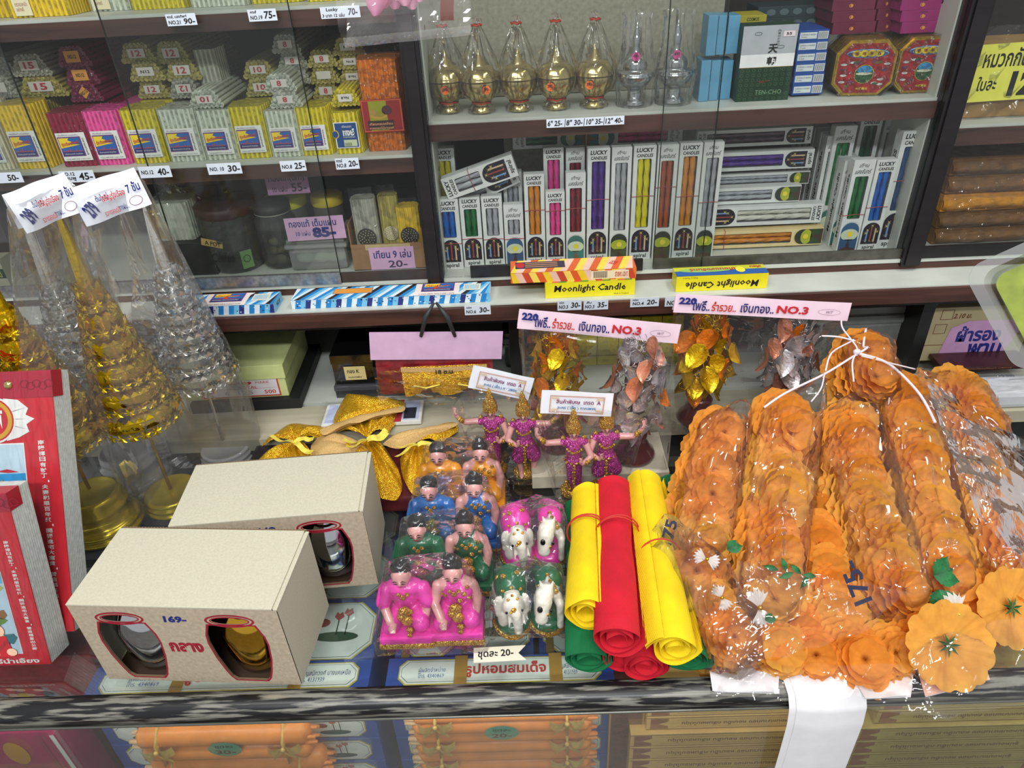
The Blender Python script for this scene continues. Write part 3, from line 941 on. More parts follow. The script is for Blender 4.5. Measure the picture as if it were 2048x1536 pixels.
def candle_box(loc, w, h, col, style, label, rot=(0, 0, 0), moon=0, d=None, band=None, side=False, group=G4, gold=False):
    t = thing('candle_box', label, 'candle box', loc, 0, group, rot=rot)
    d = d or w * .55
    paper = C(226, 204, 150) if gold else CARTON
    z0 = w * 1.62 if style == 'L' else w * 1.72
    z1 = h - w * (.56 if style == 'L' else .76)
    if z1 < z0 + w * .25:
        z1 = z0 + w * .25
    e = w * .31
    b = MB()
    b.box(-w / 2, w / 2, 0.0003, d, 0, h, paper, skip='f')
    for x0, x1, q0, q1 in ((-w / 2, w / 2, 0, z0), (-w / 2, w / 2, z1, h), (-w / 2, -e, z0, z1), (e, w / 2, z0, z1)):
        b.add([(x0, 0, q0), (x1, 0, q0), (x1, 0, q1), (x0, 0, q1)], [(0, 1, 2, 3)], paper)
    dd = w * .38
    b.add([(-e, 0, z0), (e, 0, z0), (e, 0, z1), (-e, 0, z1), (-e, dd, z0), (e, dd, z0), (e, dd, z1), (-e, dd, z1)], [(4, 5, 6, 7), (0, 4, 7, 3), (5, 1, 2, 6), (0, 1, 5, 4), (7, 6, 2, 3)], CARTONG)
    # lid flap
    b.box(-w / 2 + .0004, w / 2 - .0004, .0006, .0012, h - .0004, h + .0006, paper)
    b.build('carton', t)
    for s in (-1, 1):
        k = MB(); twist(k, s * w * .15, w * .19, z0, z1, w * .152, spiral_wax(col)); k.build('spiral_candle', t)
    c = Card((0, 0, 0))
    for sx in (-1, 1):   # rounded window corners
        for zz, sz in ((z0, 1), (z1, -1)):
            q = w * .06
            c.poly([(sx * e, zz), (sx * (e - q), zz), (sx * (e - q * .3), zz + sz * q * .3), (sx * e, zz + sz * q)][::(1 if sx * sz < 0 else -1)], paper, 0)
    if style == 'L':
        picture_arch(c, w, 'L', w * .38, w * 1.14)
        c.text('spiral', 0, w * .19, w * .6, w * .26, INK, 1, 0.02)
        c.text('LUCKY', 0, h - w * .17, w * .74, w * .19, INK, 1, 0.04, italic=.12)
        c.text('CANDLES', 0, h - w * .41, w * .72, w * .15, INK, 1, 0.03, italic=.12)
    else:
        picture_arch(c, w, 'T', 0.0008, w * 1.5, moon)
        c.text('เทียน', 0, h - w * .23, w * .42, w * .2, INK, 1, 0.01, italic=.3)
        c.text('แสงจันทร์', 0, h - w * .52, w * .72, w * .22, INK, 1, 0.01, italic=.3)
    c.frame((-w / 2, d / 2, h / 2), (0, -1, 0), (0, 0, 1))
    st = 'LUCKY CANDLES' if style == 'L' else 'Moonlight Candle'
    c.text(st, 0, 0, h * .62, d * .5, INK, 1, 0.02, rot=PI / 2) if False else None
    if side:
        for sgn, u in ((-1, (0, 0, -1)), ):
            c.frame((-w / 2, d / 2, h * .5), (0, 0, 1), (0, 1, 0))
            c.text(st, 0, 0, h * .7, d * .45, INK, 1, 0.03)
    c.build('box_print', t)
    b = MB(); b.add([(-e, .0001, z0), (e, .0001, z0), (e, .0001, z1), (-e, .0001, z1)], [(0, 1, 2, 3)], film('window_film', haze=0.0, k=0.5, rough=0.1, cr=0.2, cs=80)); b.build('window_film', t)
    if band:
        b = MB(); z = h * band; y = -.0006
        b.tube([(-w * .52, d * .5, z), (-w * .51, y, z - .0004), (0, y - .0002, z + .0006), (w * .51, y, z), (w * .52, d * .5, z)], .0004, C(170, 70, 70), 6); b.build('rubber_band', t)
    return t


def upright(x0, x1, yt, yb, col, style, label, Y=None, zs=ZSILL, **k):
    """stands on the cabinet floor; x0..x1 px width at mid height, yt, yb px top and bottom"""
    Y = Y or 0.882
    xm = (x0 + x1) / 2 + 0.0
    lean = 0.15 * (yb - yt) / 2 * (1 if xm < 1000 else (0.02 if xm < 1300 else -0.4))
    top = PY(xm, yt, Y)
    w = (PY(x1, (yt + yb) / 2, Y) - PY(x0, (yt + yb) / 2, Y)).x
    mid = PY(xm, (yt + yb) / 2, Y)
    return candle_box((mid.x, Y, zs + .0003), w * .985, top.z - zs, col, style, label, **k)


for a in ((879, 922, 400, 545, 'blue', 'L', 'white box of blue spiral candles at the left end of the front row', dict(Y=.876, band=.38)),
          (923, 964, 396, 530, 'green', 'L', 'short white box of dark green spiral candles', dict(band=.42)),
          (966, 1007, 394, 530, 'grey', 'L', 'short white box of grey spiral candles with english lettering', dict(band=.40)),
          (1009, 1048, 411, 527, 'grey', 'T', 'shortest box of grey candles with moon picture', dict(moon=2, band=.45)),
          (1050, 1090, 350, 525, 'orange', 'L', 'box of amber orange spiral candles, left one of two', dict(band=.62)),
          (1092, 1130, 385, 525, 'pink', 'L', 'short pink candle box standing in front of the taller pink one', dict(band=.75)),
          (1132, 1171, 347, 522, 'maroon', 'T', 'box of maroon spiral candles with pale moon picture', dict(band=.62)),
          (1174, 1218, 298, 520, 'purple', 'L', 'tall box of purple spiral candles', dict(band=.57)),
          (1221, 1260, 296, 518, 'grey', 'T', 'tall box of grey candles beside the purple ones', dict(moon=1)),
          (1263, 1307, 293, 515, 'yellow', 'L', 'tall box of bright yellow spiral candles', dict(band=.58)),
          (1310, 1350, 291, 512, 'brown', 'T', 'tall box of rust brown spiral candles', dict(moon=1, band=.65)),
          (1352, 1396, 288, 510, 'orange', 'L', 'tall box of amber candles between brown and grey', dict(band=.56)),
          (1398, 1437, 286, 508, 'grey', 'T', 'tall grey candle box at the right end of the row', dict(moon=1, band=.5, side=True)),
          (873, 915, 298, 470, 'yellow', 'L', 'yellow candle box behind the leaning box', dict(Y=.91)),
          (1009, 1046, 345, 500, 'grey', 'T', 'grey candle box standing behind the shortest one', dict(Y=.91)),
          (1088, 1128, 297, 480, 'pink', 'L', 'taller pink candle box in the second row', dict(Y=.91)),
          (1132, 1169, 297, 480, 'maroon', 'T', 'maroon candle box in the second row', dict(Y=.91)),
          (1691, 1733, 322, 496, 'green', 'T', 'box of bright green candles at the right, with side lettering', dict(moon=2, band=.42, side=True, Y=.878)),
          (1735, 1776, 322, 494, 'blue', 'L', 'box of royal blue candles at the right front', dict(band=.5, Y=.878)),
          (1779, 1830, 265, 494, 'navy', 'L', 'tall box of navy candles against the right post', dict(band=.6, side=True, Y=.884)),
          (1653, 1695, 254, 450, 'green', 'T', 'green candle box in the second row at the right', dict(Y=.925, side=True)),
          (1702, 1744, 228, 450, 'deepgreen', 'L', 'tallest dark green candle box behind at the right', dict(Y=.94)),
          (1748, 1788, 234, 450, 'navy', 'T', 'dark blue candle box behind the navy one', dict(Y=.95))):
    upright(*a[:7], **a[7])
# rows of the same boxes standing behind one another, seen from the side
for k in range(4):
    Y = 0.90 + k * .021
    p = PY(1713, 400, .878)
    candle_box((p.x + .0005 * k - 0.002, Y, ZSILL + .0003), .0245, .112 - .001 * k, 'green', 'T', ['second', 'third', 'fourth', 'fifth'][k] + ' box in the file behind the bright green candles', d=.019, side=True)
for k in range(6):
    Y = 0.93 + k * .02
    p = PY(1650, 400, .93)
    candle_box((p.x - .001 * k, Y, ZSILL + .0003), .0245, .135, 'green', 'T', 'box ' + ['nearest the front', 'second from the front', 'third from the front', 'fourth from the front', 'fifth from the front', 'at the back'][k] + ' in the tall file of side lettered boxes', d=.019, side=True)


def lying(x0, x1, yt, yb, col, style, label, Y, end, **k):
    """lies on its side; end = side on which its foot (spiral / picture end) points"""
    ym = (yt + yb) / 2
    a, b2 = PY(x0, ym, Y), PY(x1, ym, Y)
    w = (PY((x0 + x1) / 2, yt, Y) - PY((x0 + x1) / 2, yb, Y)).z
    z = (a.z + b2.z) / 2
    if end == 'r':
        return candle_box((b2.x, Y, z), w, b2.x - a.x, col, style, label, rot=(0, -PI / 2, 0), **k)
    return candle_box((a.x, Y, z), w, b2.x - a.x, col, style, label, rot=(0, PI / 2, 0), **k)


for a in ((1395, 1623, 258, 292, 'dusk', 'L', 'dusky purple candle box lying on top of the pile', .935, 'r', {}),
          (1420, 1626, 303, 340, 'purple', 'L', 'purple candle box lying second from the top', .925, 'r', {}),
          (1400, 1618, 347, 372, 'grey', 'T', 'thin box lying in the shade, middle of the pile', .93, 'r', dict(moon=1)),
          (1395, 1600, 375, 407, 'grey', 'T', 'grey moonlight candle box lying in the middle of the pile', .912, 'r', dict(moon=1)),
          (1410, 1643, 412, 450, 'white', 'L', 'long box of cream white candles, lettering at its right end', .905, 'l', {}),
          (1400, 1644, 460, 494, 'orange', 'T', 'cream box with amber candles at the bottom of the pile', .900, 'r', dict(moon=1, gold=True, band=.8))):
    lying(*a[:9], **a[9])
for k in range(3):
    a, b2 = PY(1400, 351 + k * 4, .93), PY(1606, 351 + k * 4, .93)
lying(1026, 1172, 262, 296, 'green', 'T', 'green candle box lying across the back at the left', .955, 'r')
lying(1172, 1364, 254, 292, 'pink', 'T', 'pink candle box lying across the tall boxes', .945, 'l', band=.55)
# the two boxes leaning diagonally at the left
p = PY(884, 379, .878)
candle_box((PY(1030, 330, .876).x, .876, PY(1030, 330, .876).z), .0275, .092, 'grey', 'L', 'silver grey candle box leaning diagonally over the front row', rot=(0, -PI / 2 - rad(17), 0), band=.62)
q = PY(1032, 345, .897)
candle_box((q.x, .897, q.z), .027, .092, 'grey', 'L', 'second diagonal box, just behind the leaning silver grey one', rot=(0, -PI / 2 - rad(22), 0), band=None)

# ================================================================ right upper shelf
GOLDM = M('polished_brass', (216, 196, 130), rough=0.16, metal=1.0, var=0.05)
SILVM = M('polished_steel', (200, 204, 206), rough=0.14, metal=1.0, var=0.03)
REDB = C(190, 60, 40)
URNF = film('urn_bag', haze=0.03, k=0.8, rough=0.07, cr=1.0, cs=60, stretch=(1, 1, .25))


def urn(cx, yb, kind, label, sticker=None, sc=1.0, bag_h=None):
    p = PZ(cx, yb, ZR1); y = max(p.y, YF + .034)
    x = PY(cx, yb - 60, y).x
    g = 'gold covered urns in clear bags' if kind == 'gold' else 'silver stupa urns in clear bags'
    t = thing('covered_urn', label, 'urn', (x, y + .008, ZR1 + .0003), 0, g)
    mt = GOLDM if kind == 'gold' else SILVM
    R = .0222 * sc
    if kind == 'gold':
        bowl = [(0, .001), (.55, .0), (.6, .06), (.52, .16), (.46, .30), (.4, .34), (.36, .42), (.42, .52), (.7, .75), (.92, 1.05), (1.0, 1.4), (1.0, 1.58)]
        lid = [(1.02, 1.62), (1.04, 1.66), (1.02, 1.7), (1.0, 1.74), (1.01, 1.78), (.97, 1.84), (.9, 2.0), (.74, 2.18), (.5, 2.3), (.34, 2.34), (.38, 2.4), (.26, 2.45), (.31, 2.51), (.2, 2.56), (.25, 2.62), (.15, 2.67), (.19, 2.73), (.1, 2.78), (.13, 2.83), (.05, 2.9), (0, 3.1)]
    else:
        bowl = [(0, .001), (.62, 0), (.64, .1), (.58, .16), (.6, .22), (.52, .3), (.42, .38), (.4, .8), (.44, .86), (.5, .92), (.8, 1.15), (.98, 1.45), (1.02, 1.6)]
        lid = [(1.06, 1.62), (1.08, 1.68), (1.0, 1.72), (1.03, 1.78), (.96, 1.84), (.66, 1.9), (.66, 2.0), (.7, 2.15), (.62, 2.45), (.42, 2.62), (.26, 2.7), (.3, 2.78), (.18, 2.9), (.2, 3.2), (.24, 3.6), (.22, 3.7), (.17, 3.76), (.2, 3.84), (.14, 3.9), (.17, 3.98), (.1, 4.04), (.13, 4.12), (.06, 4.2), (0, 4.6)]
    for nm, pr in (('bowl', bowl), ('lid', lid)):
        b = MB(); b.lathe([(r * R, z * R) for r, z in pr], mt, 28); b.build(nm, t)
    if sticker:
        c = Card((sticker[0] * R, -1.06 * R if kind == 'gold' else -.74 * R, (1.3 if kind == 'gold' else 2.75) * R))
        c.ell(0, 0, .0048, .0048, C(250, 120, 50) if kind == 'gold' else C(245, 70, 160), 0)
        c.text(sticker[1], 0, .0006, .0066, .0038, INK, 1, 0.03); c.text('บาท', .001, -.0026, .003, .0014, INK, 1, 0)
        c.build('price_sticker', t)
    H = 4.55 if kind == 'gold' else 4.9
    if kind == 'gold':
        pr = [(.74, .02), (.72, .2), (.5, .42), (.46, .5), (.62, .66), (.98, .95), (1.14, 1.35), (1.15, 1.65), (1.08, 2.1), (.86, 2.7), (.6, 3.3), (.36, 3.9), (.2, 4.2), (.3, 4.32), (.26, 4.5), (0.02, 4.62)]
    else:
        pr = [(1.05, .02), (1.02, .4), (1.2, 1.5), (1.1, 2.2), (.9, 3.), (.85, 3.8), (.8, 4.6), (.9, 4.9)]
    sd = cx * .37
    b = MB()
    b.lathe([(r * R, z * R) for r, z in pr], URNF, 36, smooth=False, fn=lambda j, k, r, z: (r * (1 + .07 * math.sin(k * 2.6 + sd + z * 20) + .05 * noise.noise(Vector((k * .9, z * 80, sd)))), z))
    b.build('clear_bag', t)
    if kind == 'gold':
        for z, r in ((.48, .5), (4.2, .26)):
            b = MB(); b.tube([(r * R * math.cos(w * PI / 8), r * R * math.sin(w * PI / 8), z * R + .0006 * (w % 3)) for w in range(17)], .0009, REDB, 6, cap=False); b.build('red_band', t)
    return t


for cx, yb, st, lb in ((893, 227, (-.05, '390-'), 'leftmost gold urn, half in the shadow of the post'), (960, 232, (.35, '390-'), 'gold urn second from the post, nearest the shelf edge'),
                       (1037, 229, None, 'gold urn in the middle without a price sticker'), (1113, 226, (-.35, '390-'), 'gold urn fourth from the post, sticker at left'), (1190, 223, (-.35, '390-'), 'rightmost gold urn beside the silver ones')):
    urn(cx, yb, 'gold', lb, st)
urn(1272, 218, 'silver', 'left silver urn with pink price sticker reading 490-', (-.1, '490-'), sc=.9)
urn(1352, 213, 'silver', 'right silver urn with folded pink sticker on its neck', (-.1, '490'), sc=.9)


def shelf_box(x0, x1, yt, yb, name, label, mat, Y, d=.05, group=None, zs=None, rz=0.0, cat='box', decor=None):
    a, b2 = PY(x0, yb, Y), PY(x1, yb, Y)
    z0 = (a.z + b2.z) / 2 if zs is None else zs
    w = b2.x - a.x; h = PY((x0 + x1) / 2, yt, Y).z - z0
    t = thing(name, label, cat, ((a.x + b2.x) / 2, Y, z0 + .0003), rz, group)
    b = MB(); b.bev(-w / 2, w / 2, 0, d, 0, h, mat, .0005); b.build('carton', t)
    if decor:
        c = Card((-w / 2, 0, 0)); decor(c, w, h); c.build('box_print', t)
    return t


BLUEBOX = M('plain_blue_card', (96, 160, 196), rough=0.4, var=0.06)
for r, (yt, yb, dx) in enumerate(((122, 206, -6), (32, 119, 8))):
    for k, (x0, x1) in enumerate(((1402, 1421), (1422, 1440), (1441, 1464))):
        shelf_box(x0 + dx, x1 + dx, yt, yb, 'blue_box', 'plain sky blue box, %s of the three in the %s row' % (('left', 'middle', 'right')[k], ('lower', 'upper')[r]), BLUEBOX, .895 + .003 * k, .03, 'plain sky blue boxes beside the silver urns', zs=ZR1 if r == 0 else ZR1 + .0498)


def tencho(c, w, h):
    c.rect(0, h * .46, w, h, C(176, 180, 186), 1); c.rect(0, h * .46, w, h * .63, C(236, 236, 236), 2)
    c.rect(0, 0, w, h * .455, C(16, 50, 30), 1); c.rect(0, h * .455, w, h * .462, C(150, 130, 60), 3)
    c.text('天', w * .58, h * .70, w * .17, h * .12, INK, 4, .03); c.text('朝', w * .58, h * .54, w * .17, h * .11, INK, 4, .03)
    for k, ch in enumerate('白鷺のかほり'):
        c.text(ch, w * .66, h * (.93 - k * .035), w * .05, h * .026, INK, 4, 0)
    c.text('TEN-CHO', w * .6, h * .12, w * .5, h * .06, C(120, 150, 120), 3, .0)
    for i in range(9):
        for j in range(7):
            if j == 2 and i > 2: continue
            c.ring(w * (.06 + i * .11), h * (.03 + j * .065), w * .03, w * .03, w * .007, C(60, 100, 64), 2, 8)
    c.text('特選', w * .5, h * .26, w * .2, h * .045, C(120, 50, 40), 3, .02)
    c.rect(w * .74, h * .85, w * .95, h * .92, C(240, 220, 220), 4); c.text('55', w * .84, h * .885, w * .1, h * .035, INK, 5, .03)
    for x, y in ((.28, .9), (.72, .72)):
        c.ring(w * x, h * y, w * .07, w * .03, w * .008, C(90, 100, 100), 4, 12)


shelf_box(1470, 1574, 52, 206, 'incense_box', 'incense box, silver grey above and dark green below, with large black characters', C(30, 60, 44), .885, .03, zs=ZR1, decor=tencho)


def ends(c, w, h):
    c.rect(w * .02, h * .12, w * .98, h * .85, C(30, 80, 160), 1); c.rect(w * .04, h * .2, w * .6, h * .8, C(206, 214, 214), 2)
    c.rect(w * .64, h * .15, w * .97, h * .85, C(220, 224, 224), 2)
    for k in range(9): c.rect(w * (.66 + k * .033), h * .2, w * (.66 + k * .033 + .014), h * .8, INK, 3)
    c.text('Conforms to standard\n10 cones', w * .32, h * .5, w * .48, h * .4, C(60, 70, 90), 3, 0)


for k in range(6):
    a = PY(1583 + k * 1.9 * 1.0, 190 - k * 21.6, .895)
    shelf_box(1583 + k * 2.6, 1643 + k * 2.6, 190 - (k + 1) * 21.6, 190 - k * 21.6, 'incense_cone_box', 'small blue and white box, %s in the stack beside the octagonal tin' % ('lowest', 'second from below', 'third from below', 'third from the top', 'second from the top', 'topmost')[k], M('blue_end', (28, 74, 150), rough=.4), .895, .06, 'blue and white incense cone boxes', decor=ends)
for k in range(2):
    shelf_box(1565, 1581, 192 - (k + 1) * 21, 192 - k * 21, 'incense_cone_box', 'dark narrow box with barcode, %s of two behind the green box' % ('lower', 'upper')[k], M('dark_blue_end', (22, 30, 60), rough=.4), .91, .06, 'blue and white incense cone boxes', decor=lambda c, w, h: c.rect(w * .1, h * .2, w * .8, h * .8, C(200, 206, 206), 1))

REDTIN = M('red_tin', (170, 30, 34), rough=0.25, var=0.08); GOLDTIN = M('gold_tin', (196, 160, 40), rough=0.3, metal=0.7)


def oct_tin(x0, x1, yt, yb, Y, rz, label):
    a, b2 = PY(x0, yb, Y), PY(x1, yb, Y); w = (b2.x - a.x) * 1.0; h = PY((x0 + x1) / 2, yt, Y).z - ZR1
    t = thing('octagonal_tin', label, 'tin', ((a.x + b2.x) / 2, Y, ZR1 + .0004), rz, 'red and gold octagonal incense tins')

    def oc(e, q):
        W, H = w / 2 - e, h / 2 - e
        k = w * .2 - e * .4
        return [(-W + k, -H), (W - k, -H), (W, -H + k), (W, H - k), (W - k, H), (-W + k, H), (-W, H - k), (-W, -H + k)]
    tf = Matrix.Translation((0, 0, h / 2)) @ Matrix.Rotation(PI / 2, 4, 'X')
    b = MB(); b.prism(oc(0, 0), -.045, -.002, GOLDTIN, tf); b.prism(oc(.0015, 0), -.002, 0, GOLDTIN, tf)
    b.build('tin_body', t)
    c = Card((0, -.0002, h / 2))
    c.poly(oc(w * .05, 0), REDTIN, 1)
    # banner
    c.ell(0, h * .27, w * .36, h * .085, C(60, 80, 130), 2); c.ell(0, h * .27, w * .34, h * .07, C(200, 210, 220), 3); c.ell(0, h * .265, w * .33, h * .06, C(70, 90, 140), 4)
    for k, ch in enumerate('香塔羊五'):
        x = w * (-.18 + k * .12)
        c.ell(x, h * .27, w * .075, h * .06, C(226, 200, 40), 5 + k % 2, 14); c.text(ch, x, h * .27, w * .07, h * .06, C(130, 40, 20), 7, .02)
    c.ell(0, -h * .1, w * .16, h * .17, C(200, 180, 60), 3); c.ell(0, -h * .1, w * .15, h * .16, C(40, 90, 40), 4)
    c.ell(0, -h * .02, w * .12, h * .07, C(60, 150, 210), 5); c.ell(0, -h * .09, w * .14, h * .025, C(220, 220, 190), 6)
    rr = random.Random(5)
    for k in range(26):
        x, y = rr.uniform(-.36, .36), rr.uniform(-.34, .14)
        if abs(x) < .17 and abs(y + .1) < .18: continue
        c.ell(w * x, h * y, w * .055, h * .022, [C(220, 220, 215), C(60, 100, 50), C(120, 90, 40), C(220, 220, 215), C(110, 60, 100)][k % 5], 3 + k % 3, 10)
    c.text('金獎馳名', 0, -h * .36, w * .2, h * .05, C(226, 200, 40), 6, .03)
    c.build('tin_print', t)
    wr = MB(); wr.prism(oc(-.0018, 0), -.046, .002, WRAP, tf); wr.build('wrapper', t)


oct_tin(1662, 1776, 82, 188, .885, -.12, 'octagonal red tin with gold rim, left one of two')
oct_tin(1782, 1891, 75, 184, .885, .0, 'octagonal red tin with gold rim, right one beside the post')
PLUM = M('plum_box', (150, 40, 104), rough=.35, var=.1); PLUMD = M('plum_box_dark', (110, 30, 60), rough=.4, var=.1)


def plum(c, w, h):
    c.rect(w * .36, h * .78, w * .52, h * .83, C(70, 16, 40), 1)
    c.ring(w * .44, h * .45, w * .05, h * .16, w * .012, C(220, 150, 60), 1, 10); c.ell(w * .45, h * .45, w * .03, h * .1, C(220, 150, 60), 1, 8)


zt = PY(1840, 68, .9).z
for k in range(4):
    shelf_box(1800, 1897, 66 - 23 * (k + 1), 66 - 23 * k, 'incense_drawer_box', 'bright magenta box, %s in the stack on the right tin' % ('lowest', 'second from below', 'third from below', 'topmost')[k], PLUM, .90, .06, 'magenta incense boxes', decor=plum)
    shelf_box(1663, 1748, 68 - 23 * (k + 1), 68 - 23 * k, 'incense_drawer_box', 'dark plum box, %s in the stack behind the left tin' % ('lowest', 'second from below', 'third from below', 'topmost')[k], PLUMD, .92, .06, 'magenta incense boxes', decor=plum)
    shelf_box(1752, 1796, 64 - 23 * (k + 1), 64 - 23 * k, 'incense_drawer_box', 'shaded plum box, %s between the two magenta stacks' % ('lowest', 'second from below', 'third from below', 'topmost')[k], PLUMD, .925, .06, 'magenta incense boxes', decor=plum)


def ovals(c, w, h):
    for k in range(4): c.ell(w * (.2 + k * .2), h * .5, w * .07, h * .28, C(84, 100, 104), 1, 16)


for k in range(4):
    shelf_box(1515, 1645, 104 - 23 * (k + 1), 104 - 23 * k, 'dark_incense_box', 'dark teal box with pale ovals, %s at the back' % ('lowest', 'second from below', 'third from below', 'topmost')[k], C(34, 52, 56), .975, .05, 'dark teal boxes at the back of the shelf', decor=ovals)
    if k < 2:
        shelf_box(1520 + k, 1650 + k, 190 - 42 * (k + 1), 190 - 42 * k, 'dark_incense_box', 'dark teal box supporting the others, %s' % ('lowest at the shelf', 'above the lowest')[k], C(30, 44, 48), .98, .05, 'dark teal boxes at the back of the shelf', decor=ovals)
shelf_box(1478, 1532, 31, 47, 'yellow_box', 'narrow olive yellow box lying on top behind the silver box', C(170, 160, 40), .94, .04, decor=lambda c, w, h: c.text('COSMOS', w * .5, h * .5, w * .45, h * .45, INK, 1, .02))

# ================================================================ the cabinet at the far right
a = PY(1922, 232, .90)
zc = ZRR
t = thing('cardboard_box', 'brown cardboard box in a clear bag with a yellow price card', 'cardboard box', (PY(1995, 232, .9).x, .89, zc + .0003))
x0 = PY(1926, 150, .89).x - PY(1995, 232, .9).x
hb = PY(1990, 108, .89).z - zc
b = MB(); b.bev(x0, x0 + .16, 0, .12, 0, hb, M('tan_cardboard', (170, 130, 70), rough=.7, var=.12, vs=30), .001); b.build('carton', t)
b = MB()
b.grid(14, 10, lambda u, v: (x0 - .003 + .17 * u, -.006 + .004 * math.sin(u * 23) * math.sin(v * 17), v * (hb + .03)), BAG, False); b.build('clear_bag', t)
c = Card((x0 + .008, -.0075, hb * .28), (1, 0, .02), (0, 0, 1))
c.rect(0, 0, .13, .062, M('yellow_card', (228, 226, 90), rough=.5, var=.03), 0)
c.text('หมวกกันหนาว', .048, .047, .082, .020, INK, 1, .02); c.text('ใบละ', .018, .020, .022, .016, INK, 1, .02); c.text('120-', .072, .018, .056, .028, INK, 1, .05)
c.build('price_card', t)

TOW = [('brown folded cloth in plastic at the top of the stack', (124, 84, 34), 318, 352), ('brown folded cloth in plastic, second from the top', (136, 92, 40), 352, 388), ('golden yellow folded cloth in the middle of the stack', (222, 150, 30), 388, 424),
       ('golden yellow folded cloth, second from below', (214, 146, 24), 424, 456), ('brown folded cloth at the bottom of the stack', (132, 96, 34), 456, 484)]
for k, (lb, cl, yt, yb) in enumerate(TOW):
    Y = .885
    z0, z1 = PY(1960, yb, Y).z, PY(1960, yt, Y).z
    if k == 4: z0 = ZSILL + .0004
    xx = PY(1868 + (480 - yb) * .26, yb, Y).x
    t = thing('folded_cloth', lb, 'cloth', (xx, Y, z0), 0, 'folded cloths in plastic in the right cabinet')
    h = z1 - z0
    b = MB(); b.grid(30, 16, lambda u, v: (.0 + .22 * u, (.006 if u > 0 else .01) - .012 * math.sin(PI * v) + .001 * math.sin(u * 30 + k) + (.0 if v < 1 else .1), h * (v * .94 + .02) + .0008 * math.sin(u * 14 + k * 2)), M('towel%d' % (k % 3), cl, rough=.9, bump=.9, bs=900, var=.15, vs=90))
    b.box(0, .22, .004, .12, .001, h * .97, M('towel%d' % (k % 3), cl, rough=.9)); b.build('cloth', t)
    b = MB(); b.grid(34, 8, lambda u, v: (-.002 + .225 * u, -.009 + .004 * noise.noise(Vector((u * 20, v * 7, k))) - .004 * math.sin(PI * v), h * v), BAG, False); b.build('clear_wrap', t)
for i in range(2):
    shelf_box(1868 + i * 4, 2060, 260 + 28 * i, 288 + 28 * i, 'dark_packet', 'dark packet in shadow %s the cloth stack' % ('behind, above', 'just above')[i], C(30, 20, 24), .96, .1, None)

# ================================================================ on the white ledge
ZL = 0.1892


def stripes(c, a0, b0, a1, b1, step, slant, mats, l):
    """slanting bands clipped to a rectangle"""
    x = a0 - abs(slant); k = 0
    while x < a1:
        p = [(x, b0), (x + step, b0), (x + step + slant, b1), (x + slant, b1)]
        q = [(min(max(u, a0), a1), v) for u, v in p]
        if q[1][0] > q[0][0] or q[2][0] > q[3][0]:
            c.poly(q, mats[k % len(mats)], l)
        x += step; k += 1


def ledge_box(p0, p1, z, h, d, name, label, mat, front, top=None, dz=0.0, end=None):
    a, b2 = PZ(p0[0], p0[1], z), PZ(p1[0], p1[1], z)
    a.z = b2.z = z
    sh = max(0.0, 0.797 - min(a.y, b2.y)); a.y += sh; b2.y += sh
    L = (b2 - a).length
    t = thing(name, label, 'candle box', (a + b2) / 2, math.atan2(b2.y - a.y, b2.x - a.x))
    b = MB(); b.bev(-L / 2, L / 2, 0, d, 0, h, mat, .0004); b.build('carton', t)
    c = Card((-L / 2, 0, 0)); front(c, L, h)
    if top:
        c.frame((-L / 2, 0, h), (1, 0, 0), (0, 1, 0)); top(c, L, d)
    if end:
        c.frame((L / 2, 0, 0), (0, 1, 0), (0, 0, 1)); end(c, d, h)
    c.build('box_print', t)
    return t, L


BL1, BL2 = C(30, 130, 200), C(120, 190, 226)
BLW = C(220, 232, 238)


def bluefront(c, w, h):
    c.rect(0, 0, w, h, BL1, 1); stripes(c, 0, 0, w, h, .0065, .003, [BLW, BL1, BL2, NAVY, BLW, BL1], 2)
    rr = random.Random(2)
    for k in range(int(w / .004)):
        x, y = rr.uniform(.002, w - .002), rr.uniform(.1, .9) * h
        c.ell(x, y, .0011, .0008, [INK, BL1, BLW][k % 3], 3, 6)


def bluetop(win, lab):
    def fn(c, w, d):
        c.rect(0, 0, w, d, BL2, 1); stripes(c, 0, 0, w, d, .006, .02, [BLW, BL1, BL2, BLW, INK, BL1, BL2], 2)
        if win:
            c.rect(w * win[0], d * .4, w * win[1], d * .85, C(222, 150, 60), 3); c.frame_lines(w * win[0], d * .4, w * win[1], d * .85, .0006, BL1, 4)
        x = w * lab; W = .056
        c.rect(x, 0, x + W, d, C(240, 226, 220), 3); c.rect(x + W * .14, d * .3, x + W * .88, d * .98, PURP, 4); c.rect(x + W * .17, d * .35, x + W * .85, d * .95, SKY, 5)
        c.rect(x + W * .17, d * .33, x + W * .85, d * .5, NAVY, 6)
        c.poly([(x + W * .2, d * .92), (x + W * .55, d * .92), (x + W * .52, d * .75), (x + W * .8, d * .7), (x + W * .2, d * .66)], SUN, 6)
        c.poly([(x + W * .18, d * .5), (x + W * .4, d * .55), (x + W * .47, d * .72), (x + W * .54, d * .55), (x + W * .84, d * .5)], REDP, 7)
        c.text('เทียนรุ่งแสง', x + W * .5, d * .74, W * .55, d * .16, REDP, 8, .03)
        c.text('เกษตรกรรม เทียนหอมพรรณทิพย์', x + W * .5, d * .41, W * .6, d * .1, WHITE, 8, 0)
        c.text('0-2222-8475 FAX.0-2221-9676', x + W * .5, d * .1, W * .8, d * .1, INK, 4, 0)
        c.rect(x + W + .005, d * .3, x + W + .027, d * .85, C(226, 222, 200), 4)
        for k in range(9): c.rect(x + W + .007 + k * .002, d * .4, x + W + .008 + k * .002, d * .75, BL2, 5)
    return fn


